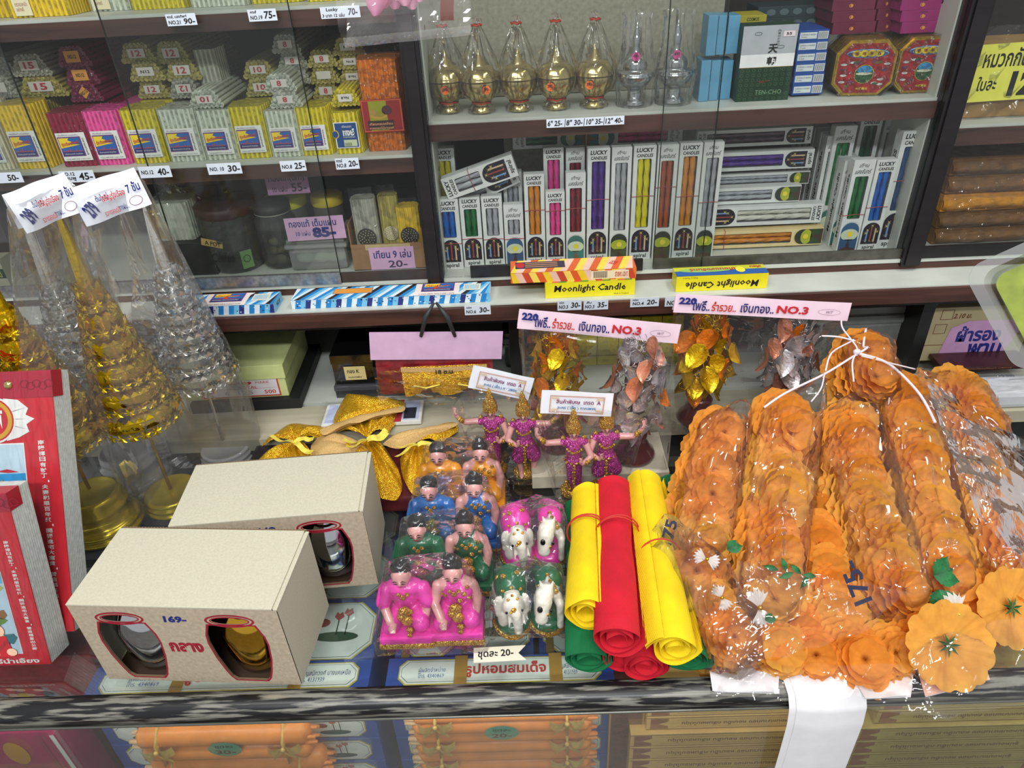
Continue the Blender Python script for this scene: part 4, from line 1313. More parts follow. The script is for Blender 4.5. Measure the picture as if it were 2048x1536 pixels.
ledge_box((585, 618), (981, 603), ZL, .0115, .033, 'long_candle_box', 'long blue and white striped box with an orange window', BLW, bluefront, bluetop((.2, .4), .62))
ledge_box((330, 634), (551, 625), ZL, .012, .034, 'long_candle_box', 'shorter blue and white striped box beside the cone trees', BLW, bluefront, bluetop(None, .34), end=lambda c, w, h: (c.rect(0, 0, w, h, BL2, 1), c.text('NO.8', w * .5, h * .5, w * .4, h * .5, INK, 2, .02)))
YEL = M('yellow_carton', (236, 222, 40), rough=.35, var=.04)


def moonfront(flip):
    def fn(c, w, h):
        r = PI if flip else 0
        c.rect(0, 0, w, h, YEL, 1); c.text('Moonlight Candle', w * .5, h * (.55 if not flip else .45), w * .8, h * .58, INK, 2, .022, rot=r, italic=.15)
        c.text('Made in Thailand', w * (.85 if not flip else .15), h * (.14 if not flip else .88), w * .16, h * .09, INK, 2, .0, rot=r)
    return fn


def moontop(c, w, d):
    c.rect(0, 0, w, d, C(200, 200, 50), 1); c.rect(0, 0, w, d * .55, C(40, 90, 160), 2)
    c.ell(w * .72, d * .5, w * .05, d * .3, C(240, 230, 60), 3); c.ell(w * .35, d * .6, w * .3, d * .25, C(150, 190, 90), 3)
    c.text('เทียนแสงจันทร์', w * .42, d * .62, w * .5, d * .3, C(200, 60, 50), 4, .03, rot=PI)
    c.text('เทียน', w * .9, d * .75, w * .12, d * .25, C(200, 60, 50), 4, .03, rot=PI)


t, L = ledge_box((1091, 597), (1269, 589), ZL, .0205, .026, 'yellow_candle_box', 'yellow box with black gothic lettering, lying upright under the striped one', YEL, moonfront(False), lambda c, w, d: (c.rect(0, 0, w, d, C(190, 200, 60), 1), stripes(c, 0, 0, w, d, .009, .01, [C(90, 150, 50), C(220, 210, 60), C(210, 110, 60)], 2)))
ledge_box((1351, 584), (1533, 576), ZL, .0205, .026, 'yellow_candle_box', 'yellow box with its black lettering upside down, alone on the ledge', YEL, moonfront(True), moontop)


def candyfront(c, w, h):
    c.rect(0, 0, w, h, C(230, 120, 40), 1); stripes(c, 0, 0, w, h, .0085, -.006, [C(220, 90, 40), C(240, 200, 40), C(236, 190, 170), C(200, 70, 40), C(245, 210, 90)], 2)
    c.rect(w * .64, h * .1, w * .94, h * .9, C(240, 220, 180), 3)
    for k in range(14): c.rect(w * (.66 + k * .008), h * .2, w * (.664 + k * .008), h * .85, INK, 4)
    c.text('LUCKY CANDLES', w * .88, h * .5, w * .1, h * .5, REDP, 4, .03, rot=PI)


def candytop(c, w, d):
    c.rect(0, 0, w, d, C(236, 180, 60), 1); stripes(c, 0, 0, w, d, .009, .012, [C(220, 100, 50), C(244, 214, 80), C(240, 200, 180)], 2)
    c.rect(w * .04, d * .3, w * .44, d * .85, C(60, 50, 70), 3)
    for k in range(3): c.rect(w * .12, d * (.4 + k * .15), w * .38, d * (.45 + k * .15), C(214, 160, 110), 4)
    c.ell(w * .08, d * .58, w * .035, d * .22, C(190, 40, 50), 4, 16)
    c.text('LUCKY', w * .83, d * .5, w * .06, d * .3, C(200, 40, 40), 4, .03, rot=2.6)


ledge_box((1022, 567), (1272, 556), .2104, .0135, .036, 'striped_candle_box', 'orange and yellow candy striped box balanced on the yellow one', C(236, 180, 60), candyfront, candytop)


# ================================================================ bottom of the left glass cabinet
def fit(px, pyb, Y, zs=None):
    p = PY(px, pyb, Y)
    if zs is not None: p.z = zs
    return p


def wpx(a, b2, y, Y):
    return (PY(b2, y, Y) - PY(a, y, Y)).x


def hpx(x, yt, yb, Y):
    return (PY(x, yt, Y) - PY(x, yb, Y)).z


ZB = ZSILL + .0004
p = fit(390, 545, .893, ZB)
hb = PY(390, 487, .893).z - ZB
shelf_box(346, 437, 487, 548, 'black_box', 'black box under the knotted bag', C(30, 32, 34), .893, .07, zs=ZSILL)
t = thing('candle_bag', 'knotted clear bag of white candles standing on the black box', 'candles', (p.x - .014, .905, ZB + hb + .0012))
h = PY(350, 405, .905).z - t.location.z
b, q = bundle_mesh(wpx(335, 400, 450, .905), h, .04, 'pale', 1.15); b.build('candles', t)
b = MB(); b.lathe([(.036, .0), (.038, .03), (.036, h * .8), (.026, h * 1.05), (.008, h * 1.25), (.007, h * 1.32), (.018, h * 1.5), (.014, h * 1.62)], BAG, 28, (0, .02, .0), False, fn=lambda j, k, r, z: (r * (1 + .09 * math.sin(k * 2.3 + j)), z)); b.build('clear_bag', t)

JARG = film('jar_glass', tint=(190, 200, 190), haze=0.04, k=0.9, rough=0.06, cr=.15, cs=20)
t = thing('coffee_jar', 'large dark lidded glass jar printed coffee with a paper strip', 'jar', fit(466, 542, .895, ZB))
t.location.y += .03
r = wpx(406, 522, 480, .9) / 2; h = PY(466, 412, .905).z - ZB
b = MB(); b.lathe([(0, .001), (r * .86, .001), (r * .92, .004), (r, h * .25), (r, h * .8), (r * .94, h * .86)], JARG, 32); b.lathe([(r * .9, .003), (r * .93, h * .6), (0, h * .62)], C(58, 62, 58), 32); b.build('glass', t)
b = MB(); b.lathe([(r * .96, h * .84), (r * 1.0, h * .86), (r * 1.02, h * .98), (r * .96, h), (0, h)], C(56, 30, 30), 32); b.build('lid', t)
c = Card((-r * .1, -r * 1.01, h * .3)); c.text('Coffee', 0, 0, r * .8, h * .16, INK, 1, .02, italic=.2)
c.frame((-r * .45, -r * .95, h * .52), (.97, -.1, -.2), (.2, 0, .97)); c.rect(-r * .3, -h * .05, r * .45, h * .06, C(196, 168, 100), 1); c.text('A POT', r * .1, 0, r * .55, h * .07, INK, 2, .02)
c.frame((r * .62, -r * .8, h * .16), (.8, .6, 0), (0, 0, 1)); c.rect(-r * .2, -h * .08, r * .2, h * .2, C(110, 150, 90), 1); c.ring(0, h * .07, r * .13, h * .06, .001, C(40, 70, 40), 2, 12)
c.build('label_print', t)

t = thing('glass_jar', 'small glass jar with shells beside the coffee jar', 'jar', fit(560, 540, .90, ZB)); t.location.y += .025
r = wpx(516, 600, 480, .9) / 2; h = PY(560, 410, .905).z - ZB
b = MB(); b.lathe([(0, .001), (r * .9, .001), (r, .006), (r, h * .72), (r * .8, h * .82), (r * .8, h * .88)], JARG, 32); b.build('glass', t)
b = MB(); b.lathe([(r * .82, h * .84), (r * .86, h * .85), (r * .86, h * .98), (0, h)], C(40, 38, 36), 32); b.lathe([(r * .83, h * .835), (r * .87, h * .84), (r * .83, h * .855)], C(190, 190, 170), 32); b.build('lid', t)
for k in range(7):
    b = MB(); v, f = _sph(((k % 3 - 1) * r * .45, -.3 * r + (k // 3) * r * .35, .008 + (k // 3) * .009), (.008, .007, .006), 2); b.add([crumple([q], .0025, 130, k)[0] for q in v], f, C(170, 146, 116), True); b.build('shell', t)

TUBM = film('cloudy_plastic', tint=(214, 224, 214), haze=0.25, k=0.8, rough=0.2, cr=0)


def tub(x0, x1, yt, yb, Y, d, label, mt, z0, name='plastic_tub', hz=None):
    p = fit((x0 + x1) / 2, yb, Y, z0); w = wpx(x0, x1, (yt + yb) / 2, Y); h = hz or PY((x0 + x1) / 2, yt, Y).z - z0
    t = thing(name, label, 'container', (p.x, Y, z0))
    b = MB(); b.bev(-w * .46, w * .46, 0, d, 0, h * .72, mt, .006); b.build('body', t)
    b = MB(); b.bev(-w * .5, w * .5, -.003, d + .003, h * .7, h * .86, mt, .004); b.bev(-w * .46, w * .46, 0, d, h * .86, h, mt, .003); b.build('lid', t)
    return t, w, h


t, w, h = tub(578, 705, 478, 542, .892, .07, 'clear lidded plastic tub with white lumps inside', TUBM, ZB)
for k in range(6):
    b = MB(); v, f = _sph(((k % 3 - 1) * w * .25, .02 + .02 * (k // 3), .012), (.014, .012, .008), 2); b.add([crumple([q], .003, 90, k)[0] for q in v], f, C(200, 204, 190), True); b.build('white_lump', t)


def sign(x0, x1, yt, yb, Y, words, label, mat=None, zs=None, cat='sign', tilt=.02, clip=None):
    p = PY((x0 + x1) / 2, yb, Y); w = wpx(x0, x1, (yt + yb) / 2, Y); h = hpx((x0 + x1) / 2, yt, yb, Y)
    if zs is not None: p.z = zs
    c = Card((-w / 2, 0, 0), (1, 0, tilt), (-tilt, .06, 1))
    if clip:
        c.poly([(u * w, v * h) for u, v in clip], mat or PINKCARD, 0)
    else:
        c.rect(0, 0, w, h, mat or PINKCARD, 0); c.add([c.P(0, 0, -4), c.P(w, 0, -4), c.P(w, h, -4), c.P(0, h, -4)], [(3, 2, 1, 0)], mat or PINKCARD)
    for wd in words:
        c.text(wd[0], wd[1] * w, wd[2] * h, wd[3] * w, wd[4] * h, wd[5], 1, wd[6] if len(wd) > 6 else .02)
    o = c.build('handwritten_sign'); o.location = (p.x, Y, p.z)
    return tag(o, label, cat)


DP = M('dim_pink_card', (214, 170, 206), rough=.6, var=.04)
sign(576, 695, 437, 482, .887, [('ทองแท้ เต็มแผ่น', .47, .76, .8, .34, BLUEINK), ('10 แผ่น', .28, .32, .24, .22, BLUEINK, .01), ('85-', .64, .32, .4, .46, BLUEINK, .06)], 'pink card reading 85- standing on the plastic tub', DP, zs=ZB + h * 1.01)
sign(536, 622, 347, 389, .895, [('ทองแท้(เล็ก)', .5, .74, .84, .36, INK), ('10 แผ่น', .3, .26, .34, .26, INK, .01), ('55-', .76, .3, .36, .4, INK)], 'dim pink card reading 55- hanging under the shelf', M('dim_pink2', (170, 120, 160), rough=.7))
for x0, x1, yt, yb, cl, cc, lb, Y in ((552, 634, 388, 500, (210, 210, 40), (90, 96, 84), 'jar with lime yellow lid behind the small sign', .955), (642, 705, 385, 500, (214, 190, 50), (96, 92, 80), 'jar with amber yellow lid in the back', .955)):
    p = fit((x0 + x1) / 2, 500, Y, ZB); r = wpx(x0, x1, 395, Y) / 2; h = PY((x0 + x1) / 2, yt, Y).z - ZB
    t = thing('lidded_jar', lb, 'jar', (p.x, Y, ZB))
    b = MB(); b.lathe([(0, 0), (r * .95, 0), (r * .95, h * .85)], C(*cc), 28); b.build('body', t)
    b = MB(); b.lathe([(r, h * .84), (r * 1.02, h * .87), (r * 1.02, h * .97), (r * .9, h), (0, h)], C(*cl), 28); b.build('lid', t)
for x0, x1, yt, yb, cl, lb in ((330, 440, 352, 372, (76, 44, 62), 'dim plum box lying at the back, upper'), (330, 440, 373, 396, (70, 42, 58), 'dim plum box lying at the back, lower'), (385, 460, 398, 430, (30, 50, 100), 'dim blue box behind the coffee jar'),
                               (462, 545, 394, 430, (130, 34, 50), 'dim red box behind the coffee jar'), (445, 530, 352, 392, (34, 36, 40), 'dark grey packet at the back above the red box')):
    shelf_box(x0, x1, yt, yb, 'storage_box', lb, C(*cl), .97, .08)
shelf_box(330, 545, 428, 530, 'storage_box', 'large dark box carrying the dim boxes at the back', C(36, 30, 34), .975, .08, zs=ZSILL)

# cardboard tray with candle packs
x0, x1 = 708, 853
w = wpx(x0, x1, 510, .885); h = PY(780, 487, .885).z - ZB
p = fit(781, 540, .885, ZB)
KR = M('kraft_board', (150, 112, 76), rough=.7, var=.1, vs=40)
t = thing('cardboard_tray', 'small cardboard box holding nine-candle packs, with a pink price card', 'cardboard box', (p.x, .885, ZB))
b = MB()
b.box(-w / 2, w / 2, 0, .0015, 0, h, KR); b.box(-w / 2, w / 2, .06, .0615, 0, h * 1.7, KR); b.box(-w / 2, -w / 2 + .0015, .0015, .06, 0, h * 1.75, KR); b.box(w / 2 - .0015, w / 2, .0015, .06, 0, h * 1.5, KR); b.box(-w / 2, w / 2, 0, .06, 0, .001, KR)
b.build('carton', t)
c = Card((-w / 2, -.0006, 0)); c.rect(w * .2, h * .78, w * .82, h * .99, C(190, 168, 120), 1)
c.rect(w * .24, h * .02, w * .86, h * .88, DP, 2); c.text('เทียน 9 เล่ม', w * .56, h * .62, w * .52, h * .34, BLUEINK, 3, .02); c.text('20-', w * .62, h * .22, w * .26, h * .28, C(60, 50, 90), 3, .02)
c.build('price_card', t)
for k, (a0, a1, yt, cl, lb) in enumerate(((716, 763, 378, 'grey', 'pack of white candles in the cardboard tray'), (770, 806, 372, 'tan', 'dull yellow candle pack in the middle of the tray'), (802, 846, 398, 'yellow', 'bright yellow candle pack at the right of the tray'))):
    Y = .898 + .012 * (k == 1)
    p = fit((a0 + a1) / 2, 500, Y, ZB + .0015); w = wpx(a0, a1, 430, Y); hh = PY((a0 + a1) / 2, yt, Y).z - ZB
    t = thing('candle_pack', lb, 'candles', p)
    b, q = bundle_mesh(w * .9, hh * .88, .02, cl, 1.0); b.build('candles', t)
    b = MB(); b.grid(8, 12, lambda u, v: (-w / 2 + w * u, -.004 - .002 * math.sin(u * 7 + v * 5), v * hh * 1.02), BAG, False); b.build('clear_wrap', t)
    c = Card((0, -.0035, h + .004)); c.ell(0, 0, w * .42, w * .42, C(40, 36, 34) if k != 1 else C(200, 190, 150), 0)
    for a in range(3):
        for q in range(6 + a * 5):
            an = 2 * PI * q / (6 + a * 5); c.ell(math.cos(an) * w * (.12 + .1 * a), math.sin(an) * w * (.12 + .1 * a), w * .022, w * .022, C(214, 206, 170) if k != 1 else C(80, 74, 60), 1, 6)
    c.build('round_badge', t)
# far left end of the cabinet, seen past the paper header
shelf_box(-30, 16, 520, 560, 'packet', 'small cream packet with dark green band at the left edge', C(196, 190, 170), .885, .04, zs=ZSILL, decor=lambda c, w, h: (c.rect(0, h * .3, w, h * .65, C(20, 60, 44), 1), c.text('สวัสดี', w * .6, h * .47, w * .5, h * .25, C(220, 220, 120), 2, .02)))
shelf_box(-30, 30, 440, 512, 'packet', 'dark bundle of sticks in plastic at the left edge', C(60, 44, 40), .91, .04, zs=ZSILL)

# ================================================================ lower open compartments
ZC = .0304
# green shoe box on a black tray
p0 = PZ(600, 818, ZC)
hb = .016
t = thing('black_tray', 'black cardboard lid under the green shoe box', 'box', (p0.x - .07, p0.y, ZC), .03)
b = MB(); b.bev(-.08, .072, 0, .15, 0, hb, M('black_card', (24, 26, 28), rough=.55), .001); b.build('tray', t)
zg = ZC + hb + .0004
t = thing('shoe_box', 'pale green lidded shoe box with a red bordered white label', 'box', (p0.x - .082, p0.y + .008, zg), .03)
GR = M('pale_green_card', (212, 220, 150), rough=.6, var=.04)
b = MB(); b.bev(-.075, .068, 0, .13, 0, .034, GR, .0006); b.build('body', t)
b = MB(); b.bev(-.077, .070, -.002, .132, .030, .052, GR, .0008); b.build('lid', t)
c = Card((-.03, -.0004, .003)); c.rect(-.02, -.001, .088, .028, C(200, 70, 60), 1); c.rect(-.018, .001, .086, .027, C(226, 222, 226), 2)
c.text('TRADE          MARK', .045, .022, .062, .0035, C(200, 60, 70), 3, 0); c.text('ROYAL', .045, .015, .026, .0045, C(200, 60, 70), 3, 0)
c.poly([(.04, .024), (.05, .024), (.052, .022), (.045, .017), (.038, .022)], C(200, 60, 70), 3); c.rect(-.016, .0125, .084, .0128, C(200, 60, 70), 3)
c.text('125', .04, .0065, .02, .006, C(150, 150, 170), 3, 0); c.text('500', .074, .0065, .016, .006, C(200, 60, 70), 3, .02); c.text('6', .014, .0065, .005, .006, C(150, 150, 170), 3, 0)
c.build('paper_label', t)
GLB = M('glossy_black', (20, 20, 22), rough=.12, var=.1, coat=.6)
p = PZ(712, 768, ZC + .02)
t = thing('glossy_black_box', 'glossy black lidded box with a small yellow note', 'box', (p.x, max(p.y, .83), ZC + .02))
w = wpx(664, 746, 735, p.y)
b = MB(); b.bev(-w / 2, w / 2, 0, .09, 0, .034, GLB, .0006); b.build('body', t)
b = MB(); b.bev(-w / 2 - .001, w / 2 + .001, -.0012, .092, .034, .048, GLB, .0006); b.build('lid', t)
c = Card((-w * .22, -.0014, .008)); c.rect(0, 0, w * .52, .022, C(222, 204, 140), 0); c.text('ทอง K', w * .22, .014, w * .3, .006, INK, 1, .02); c.text('แบบแผ่น', w * .24, .005, w * .32, .003, INK, 1, .02); c.build('sticky_note', t)
t = thing('clear_box_stack', 'flat dark clear-lidded case under the glossy black box', 'box', (p.x + .02, max(p.y, .83) - .004, ZC))
b = MB(); b.bev(-.05, .06, 0, .1, 0, .0185, M('smoked_plastic', (60, 60, 62), rough=.15), .001); b.build('body', t)
b = MB(); b.bev(-.051, .061, -.001, .101, .012, .0192, M('smoked_lid', (80, 80, 84), rough=.12), .001); b.build('lid', t)

# pink header card with black cord and a packet of gold cloth
GOLDC = M('gold_brocade', (206, 130, 0), rough=.28, metal=.5, vs=380, c2=(255, 214, 50), bump=1.0, bs=700, kind='foil')
LACE = M('gold_lace', (244, 214, 150), rough=.5, metal=.1, vs=1100, c2=(206, 150, 70), bump=1.0, bs=1500)
RIB = M('yellow_satin', (240, 220, 90), rough=.25, var=.1, vs=200)
Yh = .786
a, b2, c0, d0 = PY(741, 720, Yh), PY(1003, 718, Yh), PY(1006, 664, Yh), PY(738, 666, Yh)
t = thing('hanging_packet', 'clear packet with a blank pink header hung on black cord, gold cloth inside', 'packet', ((a.x + b2.x) / 2, Yh, a.z))
o = Vector(t.location)
b = MB()
for dy in (0, .0022):
    vs = [tuple(q - o + Vector((0, dy, 0))) for q in (a, b2, c0, d0)]
    b.add(vs, [(0, 1, 2, 3)], M('mauve_card', (222, 184, 216), rough=.6, var=.04))
b.build('header_card', t)
for s, (px, top) in enumerate(((842, 868), (910, 872))):
    q0, q1, q2 = PY(px, 672, Yh - .001) - o, PY((px + top) / 2 + (-4 if s == 0 else 4), 635, Yh - .012) - o, PY(top, 605, Yh - .002) - o
    b = MB(); b.tube([q0, q1, q2], [.0022, .003, .0016], C(44, 50, 50), 8); b.build('cord', t)
w = c0.x - d0.x
b = MB(); b.grid(20, 16, lambda u, v: (-w * .47 + w * .9 * u, .004 - .006 * math.sin(PI * v) + .002 * noise.noise(Vector((u * 9, v * 9, 3))), -.001 - .055 * v), M('maroon_foil_paper', (120, 24, 30), rough=.25, var=.3, bump=.4, bs=200), True); b.build('maroon_backing', t)


def skirt_fn(w, h, pinches, amp=.004, y0=0.0, seed=0):
    def f(u, v):
        x = -w / 2 + w * u; z = -h * v
        y = y0
        for c0 in pinches:
            d = (u - c0) * 6
            g = math.exp(-d * d * 2)
            z += h * .55 * v * (1 - g) * .0 - h * .30 * v * abs(math.sin((u - c0) * PI * len(pinches))) * .6
            y -= amp * g * math.sin(v * PI) - .0015 * math.sin((u - c0) * 70) * v * g * 2
        return (x, y - amp * .6 * math.sin(PI * v) + .0012 * noise.noise(Vector((u * 14, v * 9, seed))), z)
    return f


b = MB(); b.grid(60, 16, skirt_fn(.11, .034, (.28, .76)), GOLDC); b.v = [(x + .01, y - .006, z - .009) for x, y, z in b.v]; b.build('gold_skirt', t)
b = MB(); b.grid(40, 3, lambda u, v: (-.045 + .11 * u, -.0095, -.0075 - .007 * v - .002 * math.sin(u * PI)), LACE); b.build('lace_band', t)
c = Card((.01, -.0101, -.016)); c.text('18 ซ.ม', 0, 0, .022, .0065, INK, 1, .03); c.build('marker_writing', t)
for k, x in enumerate((-.015, .042)):
    b = MB(); b.tube([(x - .016, -.012, -.034), (x, -.014, -.037), (x + .018, -.012, -.034)], .0018, RIB, 6, flat=.4); b.build('ribbon', t)
b = MB(); b.grid(24, 20, lambda u, v: (-w * .47 + w * .92 * u, -.016 + .0015 * noise.noise(Vector((u * 8, v * 8, 1))), -.001 - .062 * v), FILM, False); b.build('clear_film', t)

# stack of small yellow boxes behind the foil trees
YB = M('small_yellow_box', (206, 196, 40), rough=.45, var=.08)
for col in range(6):
    for row in range(6):
        x = .055 + col * .0305; z = ZC + row * .0155
        o = MB().bev(-.0148, .0148, 0, .03, 0, .015, YB, .0004)
        c = Card((0, -.0001, 0)); c.text('NO.1', -.002, .0075, .009, .004, C(120, 110, 30), 1, 0)
        o.add(c.v, c.f, c.mats[0])
        ob = o.build('small_yellow_box'); ob.location = (x, .90 + .002 * (row % 2), z)
        tag(ob, 'small yellow box, %s row and %s column of the block under the ledge' % (('bottom', 'second', 'third', 'fourth', 'fifth', 'top')[row], ('leftmost', 'second', 'third', 'fourth', 'fifth', 'rightmost')[col]), 'box', 'small yellow boxes stacked under the ledge')
tub(1010, 1100, 665, 800, .90, .12, 'dark smoked storage tub beside the divider', M('smoke_tub', (50, 58, 56), rough=.2), ZC, 'storage_tub')
tub(1600, 1800, 668, 780, .885, .14, 'grey translucent storage tub behind the flower bags', M('grey_tub', (120, 124, 120), rough=.3), ZC, 'storage_tub', hz=.085)
p = PY(1722, 662, .90)
for k in range(2):
    shelf_box(1694, 1752, 640 - 22 * k, 662 - 22 * k, 'plum_box', 'plum box on the grey tub, %s one' % ('lower', 'upper')[k], M('plum_shade', (120, 34, 80), rough=.4), .90, .05)

# right compartment: printed carton with sign, dark case, white packet
Yb = .845
a, b2 = PY(1838, 722, Yb), PY(2040, 722, Yb)
KG = M('grey_kraft', (172, 160, 122), rough=.7, var=.06, vs=30)
z0 = a.z
t = thing('printed_carton', 'olive grey carton printed 2.10 with a pink sign on its front', 'cardboard box', (a.x, Yb, z0))
h = PY(1860, 617, Yb).z - z0; w = PY(2040, 700, Yb).x - a.x
b = MB(); b.bev(0, w, 0, .12, 0, h, KG, .0008); b.build('carton', t)
b = MB(); b.grid(20, 6, lambda u, v: (.012 + (w - .03) * u, .01 + .05 * v, h + .002 + .012 * math.sin(PI * v) + .004 * noise.noise(Vector((u * 14, v * 7, 2)))), film('dark_film', tint=(120, 130, 126), haze=.03, k=1.6, cr=.9, cs=60), False); b.build('crumpled_plastic', t)
c = Card((0, -.0002, 0))
DR = C(110, 50, 34)
c.frame_lines(w * .08, h * .78, w * .2, h * .96, .0007, DR, 1); c.frame_lines(w * .05, h * .52, w * .17, h * .70, .0007, DR, 1)
c.text('2.10 ม.', w * .3, h * .84, w * .18, h * .09, DR, 1, .03, italic=.2); c.rect(0, h * .3, w * .3, h * .31, DR, 1); c.text('ไดร', w * .9, h * .5, w * .1, h * .1, DR, 1, .03)
c.poly([(w * .16, h * .02), (w * .8, h * .0), (w * .93, h * .6), (w * .84, h * .74), (w * .38, h * .74), (w * .22, h * .62)], M('mauve_sign', (196, 150, 190), rough=.6, var=.04), 2)
c.text('ผ้ารอง', w * .52, h * .50, w * .44, h * .3, BLUEINK, 3, .035); c.text('พาน', w * .62, h * .19, w * .34, h * .24, BLUEINK, 3, .035)
c.build('carton_print', t)
shelf_box(2042, 2100, 640, 740, 'cardboard_box', 'brown corner of a cardboard box at the right edge', M('tan_cardboard'), .86, .1)
a = PY(1872, 734, .82); b2 = PY(2045, 738, .82)
t = thing('dark_case', 'flat dark maroon case with worn gold lettering under the carton', 'case', ((a.x + b2.x) / 2, .806, PY(1950, 738, .81).z))
hh = .0065; w = b2.x - a.x
b = MB(); b.bev(-w / 2, w / 2, 0, .037, 0, hh, M('maroon_case', (60, 26, 28), rough=.35, var=.2), .001); b.build('body', t)
c = Card((0, 0, hh / 2)); c.text('เครื่องสังฆภัณฑ์ บริการ', 0, 0, w * .55, hh * .4, C(130, 90, 60), 1, .02); c.ell(w * .42, 0, w * .05, hh * .3, C(120, 40, 30), 1, 12); c.ell(-w * .42, 0, w * .05, hh * .3, C(120, 40, 30), 1, 12); c.build('lettering', t)
zt = t.location.z
t = thing('white_packet', 'white packed cloth in clear plastic with a round grey stamp, at the right edge', 'packet', (.62, .755, .0306))
zt -= .031
b = MB(); b.bev(-.10, .12, 0, .042, 0, zt - .002, M('white_packing', (206, 210, 214), rough=.5, var=.03), .006); b.build('packed_cloth', t)
b = MB(); b.grid(26, 20, lambda u, v: (-.105 + .23 * u, -.004 + .05 * v, zt + .001 + .003 * noise.noise(Vector((u * 12, v * 12, 7)))), FILM, False); b.build('clear_film', t)
c = Card((.02, .006, zt - .0018), (1, 0, 0), (0, 1, 0)); c.ring(.03, .03, .013, .013, .0007, C(70, 80, 110), 1); c.ring(.03, .03, .009, .009, .0005, C(70, 80, 110), 1); c.ell(.03, .03, .005, .005, C(70, 80, 110), 1); c.text('5 ของ', -.01, .034, .016, .006, C(70, 80, 110), 1, 0); c.rect(-.014, .024, .012, .0246, C(90, 90, 110), 1); c.build('stamp_print', t)

# ================================================================ inside the glass counter
ZU = -.2598
BLUB = M('royal_blue_card', (44, 74, 160), rough=.4, var=.06)
LGOLD = C(196, 176, 70)


def lotus(c, x, y, s, l, m=1):
    """pond picture: leaf, stems and pink buds"""
    c.ell(x, y - s * .25, s * .5, s * .13, C(56, 84, 60), l, 18)
    for dx, hh in ((-.18, .35), (.02, .25)):
        c.rect(x + m * s * dx, y - s * .2, x + m * s * dx + s * .03, y + s * hh, C(70, 90, 60), l)
        c.poly([(x + m * s * dx - s * .1, y + s * (hh + .02)), (x + m * s * dx + s * .01, y + s * (hh - .08)), (x + m * s * dx + s * .12, y + s * (hh + .02)), (x + m * s * dx + s * .06, y + s * (hh + .16)), (x + m * s * dx, y + s * (hh + .1)), (x + m * s * dx - s * .06, y + s * (hh + .16))], C(190, 90, 84), l + 1)
    c.ell(x + m * s * .38, y + s * .12, s * .2, s * .12, C(150, 60, 54), l + 1, 12)


def panel(c, x0, y0, x1, y1, l=1):
    k = min(x1 - x0, y1 - y0) * .25
    for e, mt, q in ((0, LGOLD, 0), (.0012, WHITE, 1), (.0028, C(90, 100, 90), 2), (.0032, WHITE, 3)):
        a0, b0, a1, b1 = x0 + e, y0 + e, x1 - e, y1 - e
        c.poly([(a0 + k, b0), (a1 - k, b0), (a1, b0 + k), (a1, b1 - k), (a1 - k, b1), (a0 + k, b1), (a0, b1 - k), (a0, b0 + k)], mt, l + q)


def incense_box(x0, x1, y, z0, h, d, label, top=True):
    w = x1 - x0
    t = thing('incense_box', label, 'incense box', ((x0 + x1) / 2, y, z0), 0, 'blue incense boxes inside the glass counter')
    b = MB(); b.bev(-w / 2, w / 2, 0, d, 0, h, BLUB, .0006); b.build('carton', t)
    c = Card((-w / 2, 0, 0))
    panel(c, .012, .003, w - .012, h - .003)
    for x, m in ((.045, 1), (w - .045, -1)):
        lotus(c, x, h * .5, h * .8, 5, m)
    c.text('ธูปหอมสมเด็จ', w / 2, h * .8, w * .36, h * .26, C(190, 50, 40), 6, .03)
    if top:
        c.frame((-w / 2, 0, h), (1, 0, 0), (0, 1, 0))
        panel(c, .012, .002, w - .012, d - .003)
        c.text('ธูปหอมสมเด็จ', w / 2 + .006, d * .5, w * .36, d * .5, C(200, 56, 44), 6, .03)
        c.text('ผู้ผลิตจำหน่าย\nโทร. 4340869', w * .2, d * .45, w * .12, d * .36, C(80, 100, 160), 6, 0); c.text('จรัญสนิทวงศ์ บางแคเหนือ\nโทร. 4131939', w * .84, d * .45, w * .18, d * .4, C(50, 60, 120), 6, 0)
        for xx in (.3, .72): c.rect(w * xx, 0, w * xx + .013, d, C(176, 130, 50), 7)
    c.build('box_print', t)
    return t


XA0, XA1 = PZ(160, 1400, -.045).x, PZ(735, 1375, -.045).x
XB0, XB1 = PZ(770, 1370, -.045).x, PZ(1228, 1350, -.045).x
names = ['topmost', 'second', 'third', 'fourth', 'lowest']
for nm, X0, X1 in (('left', XA0, XA1), ('middle', XB0, XB1)):
    for k in range(5):
        incense_box(X0, X1, .432 - .001 * k, -.045 - .0425 * (k + 1), .042, .034, 'blue incense box with lotus print, %s in the %s stack' % (names[k], nm), top=k == 0)
    n = 3
    for k in range(n):   # boxes standing on end behind
        xx0 = X0 + (X1 - X0) * k / n + .003; xx1 = X0 + (X1 - X0) * (k + 1) / n - .003
        for r in range(3):
            t = thing('incense_box', 'blue incense box lying behind the %s stack, %s of the %s row' % (nm, ('left', 'middle', 'right')[k], ('front', 'middle', 'rear')[r]), 'incense box', ((xx0 + xx1) / 2, .47 + r * .088, ZU), 0, 'blue incense boxes inside the glass counter')
            ww = xx1 - xx0; b = MB(); b.bev(-ww / 2, ww / 2, 0, .083, 0, -.056 - ZU - .008 * r, BLUB, .0006); b.build('carton', t)
            c = Card((-ww / 2, 0, -.056 - ZU - .008 * r), (1, 0, 0), (0, 1, 0)); panel(c, .004, .004, ww - .004, .079); lotus(c, ww * .5, .045, .05, 5, 1 if k < 2 else -1)
            c.rect(ww * .1, .0, ww * .22, .083, C(150, 116, 60), 8); c.build('box_print', t)

OR = M('orange_candle_wax', (236, 140, 60), rough=.35, var=.08, sub=.1); SATIN = M('gold_satin', (216, 176, 90), rough=.3, var=.15, vs=150)


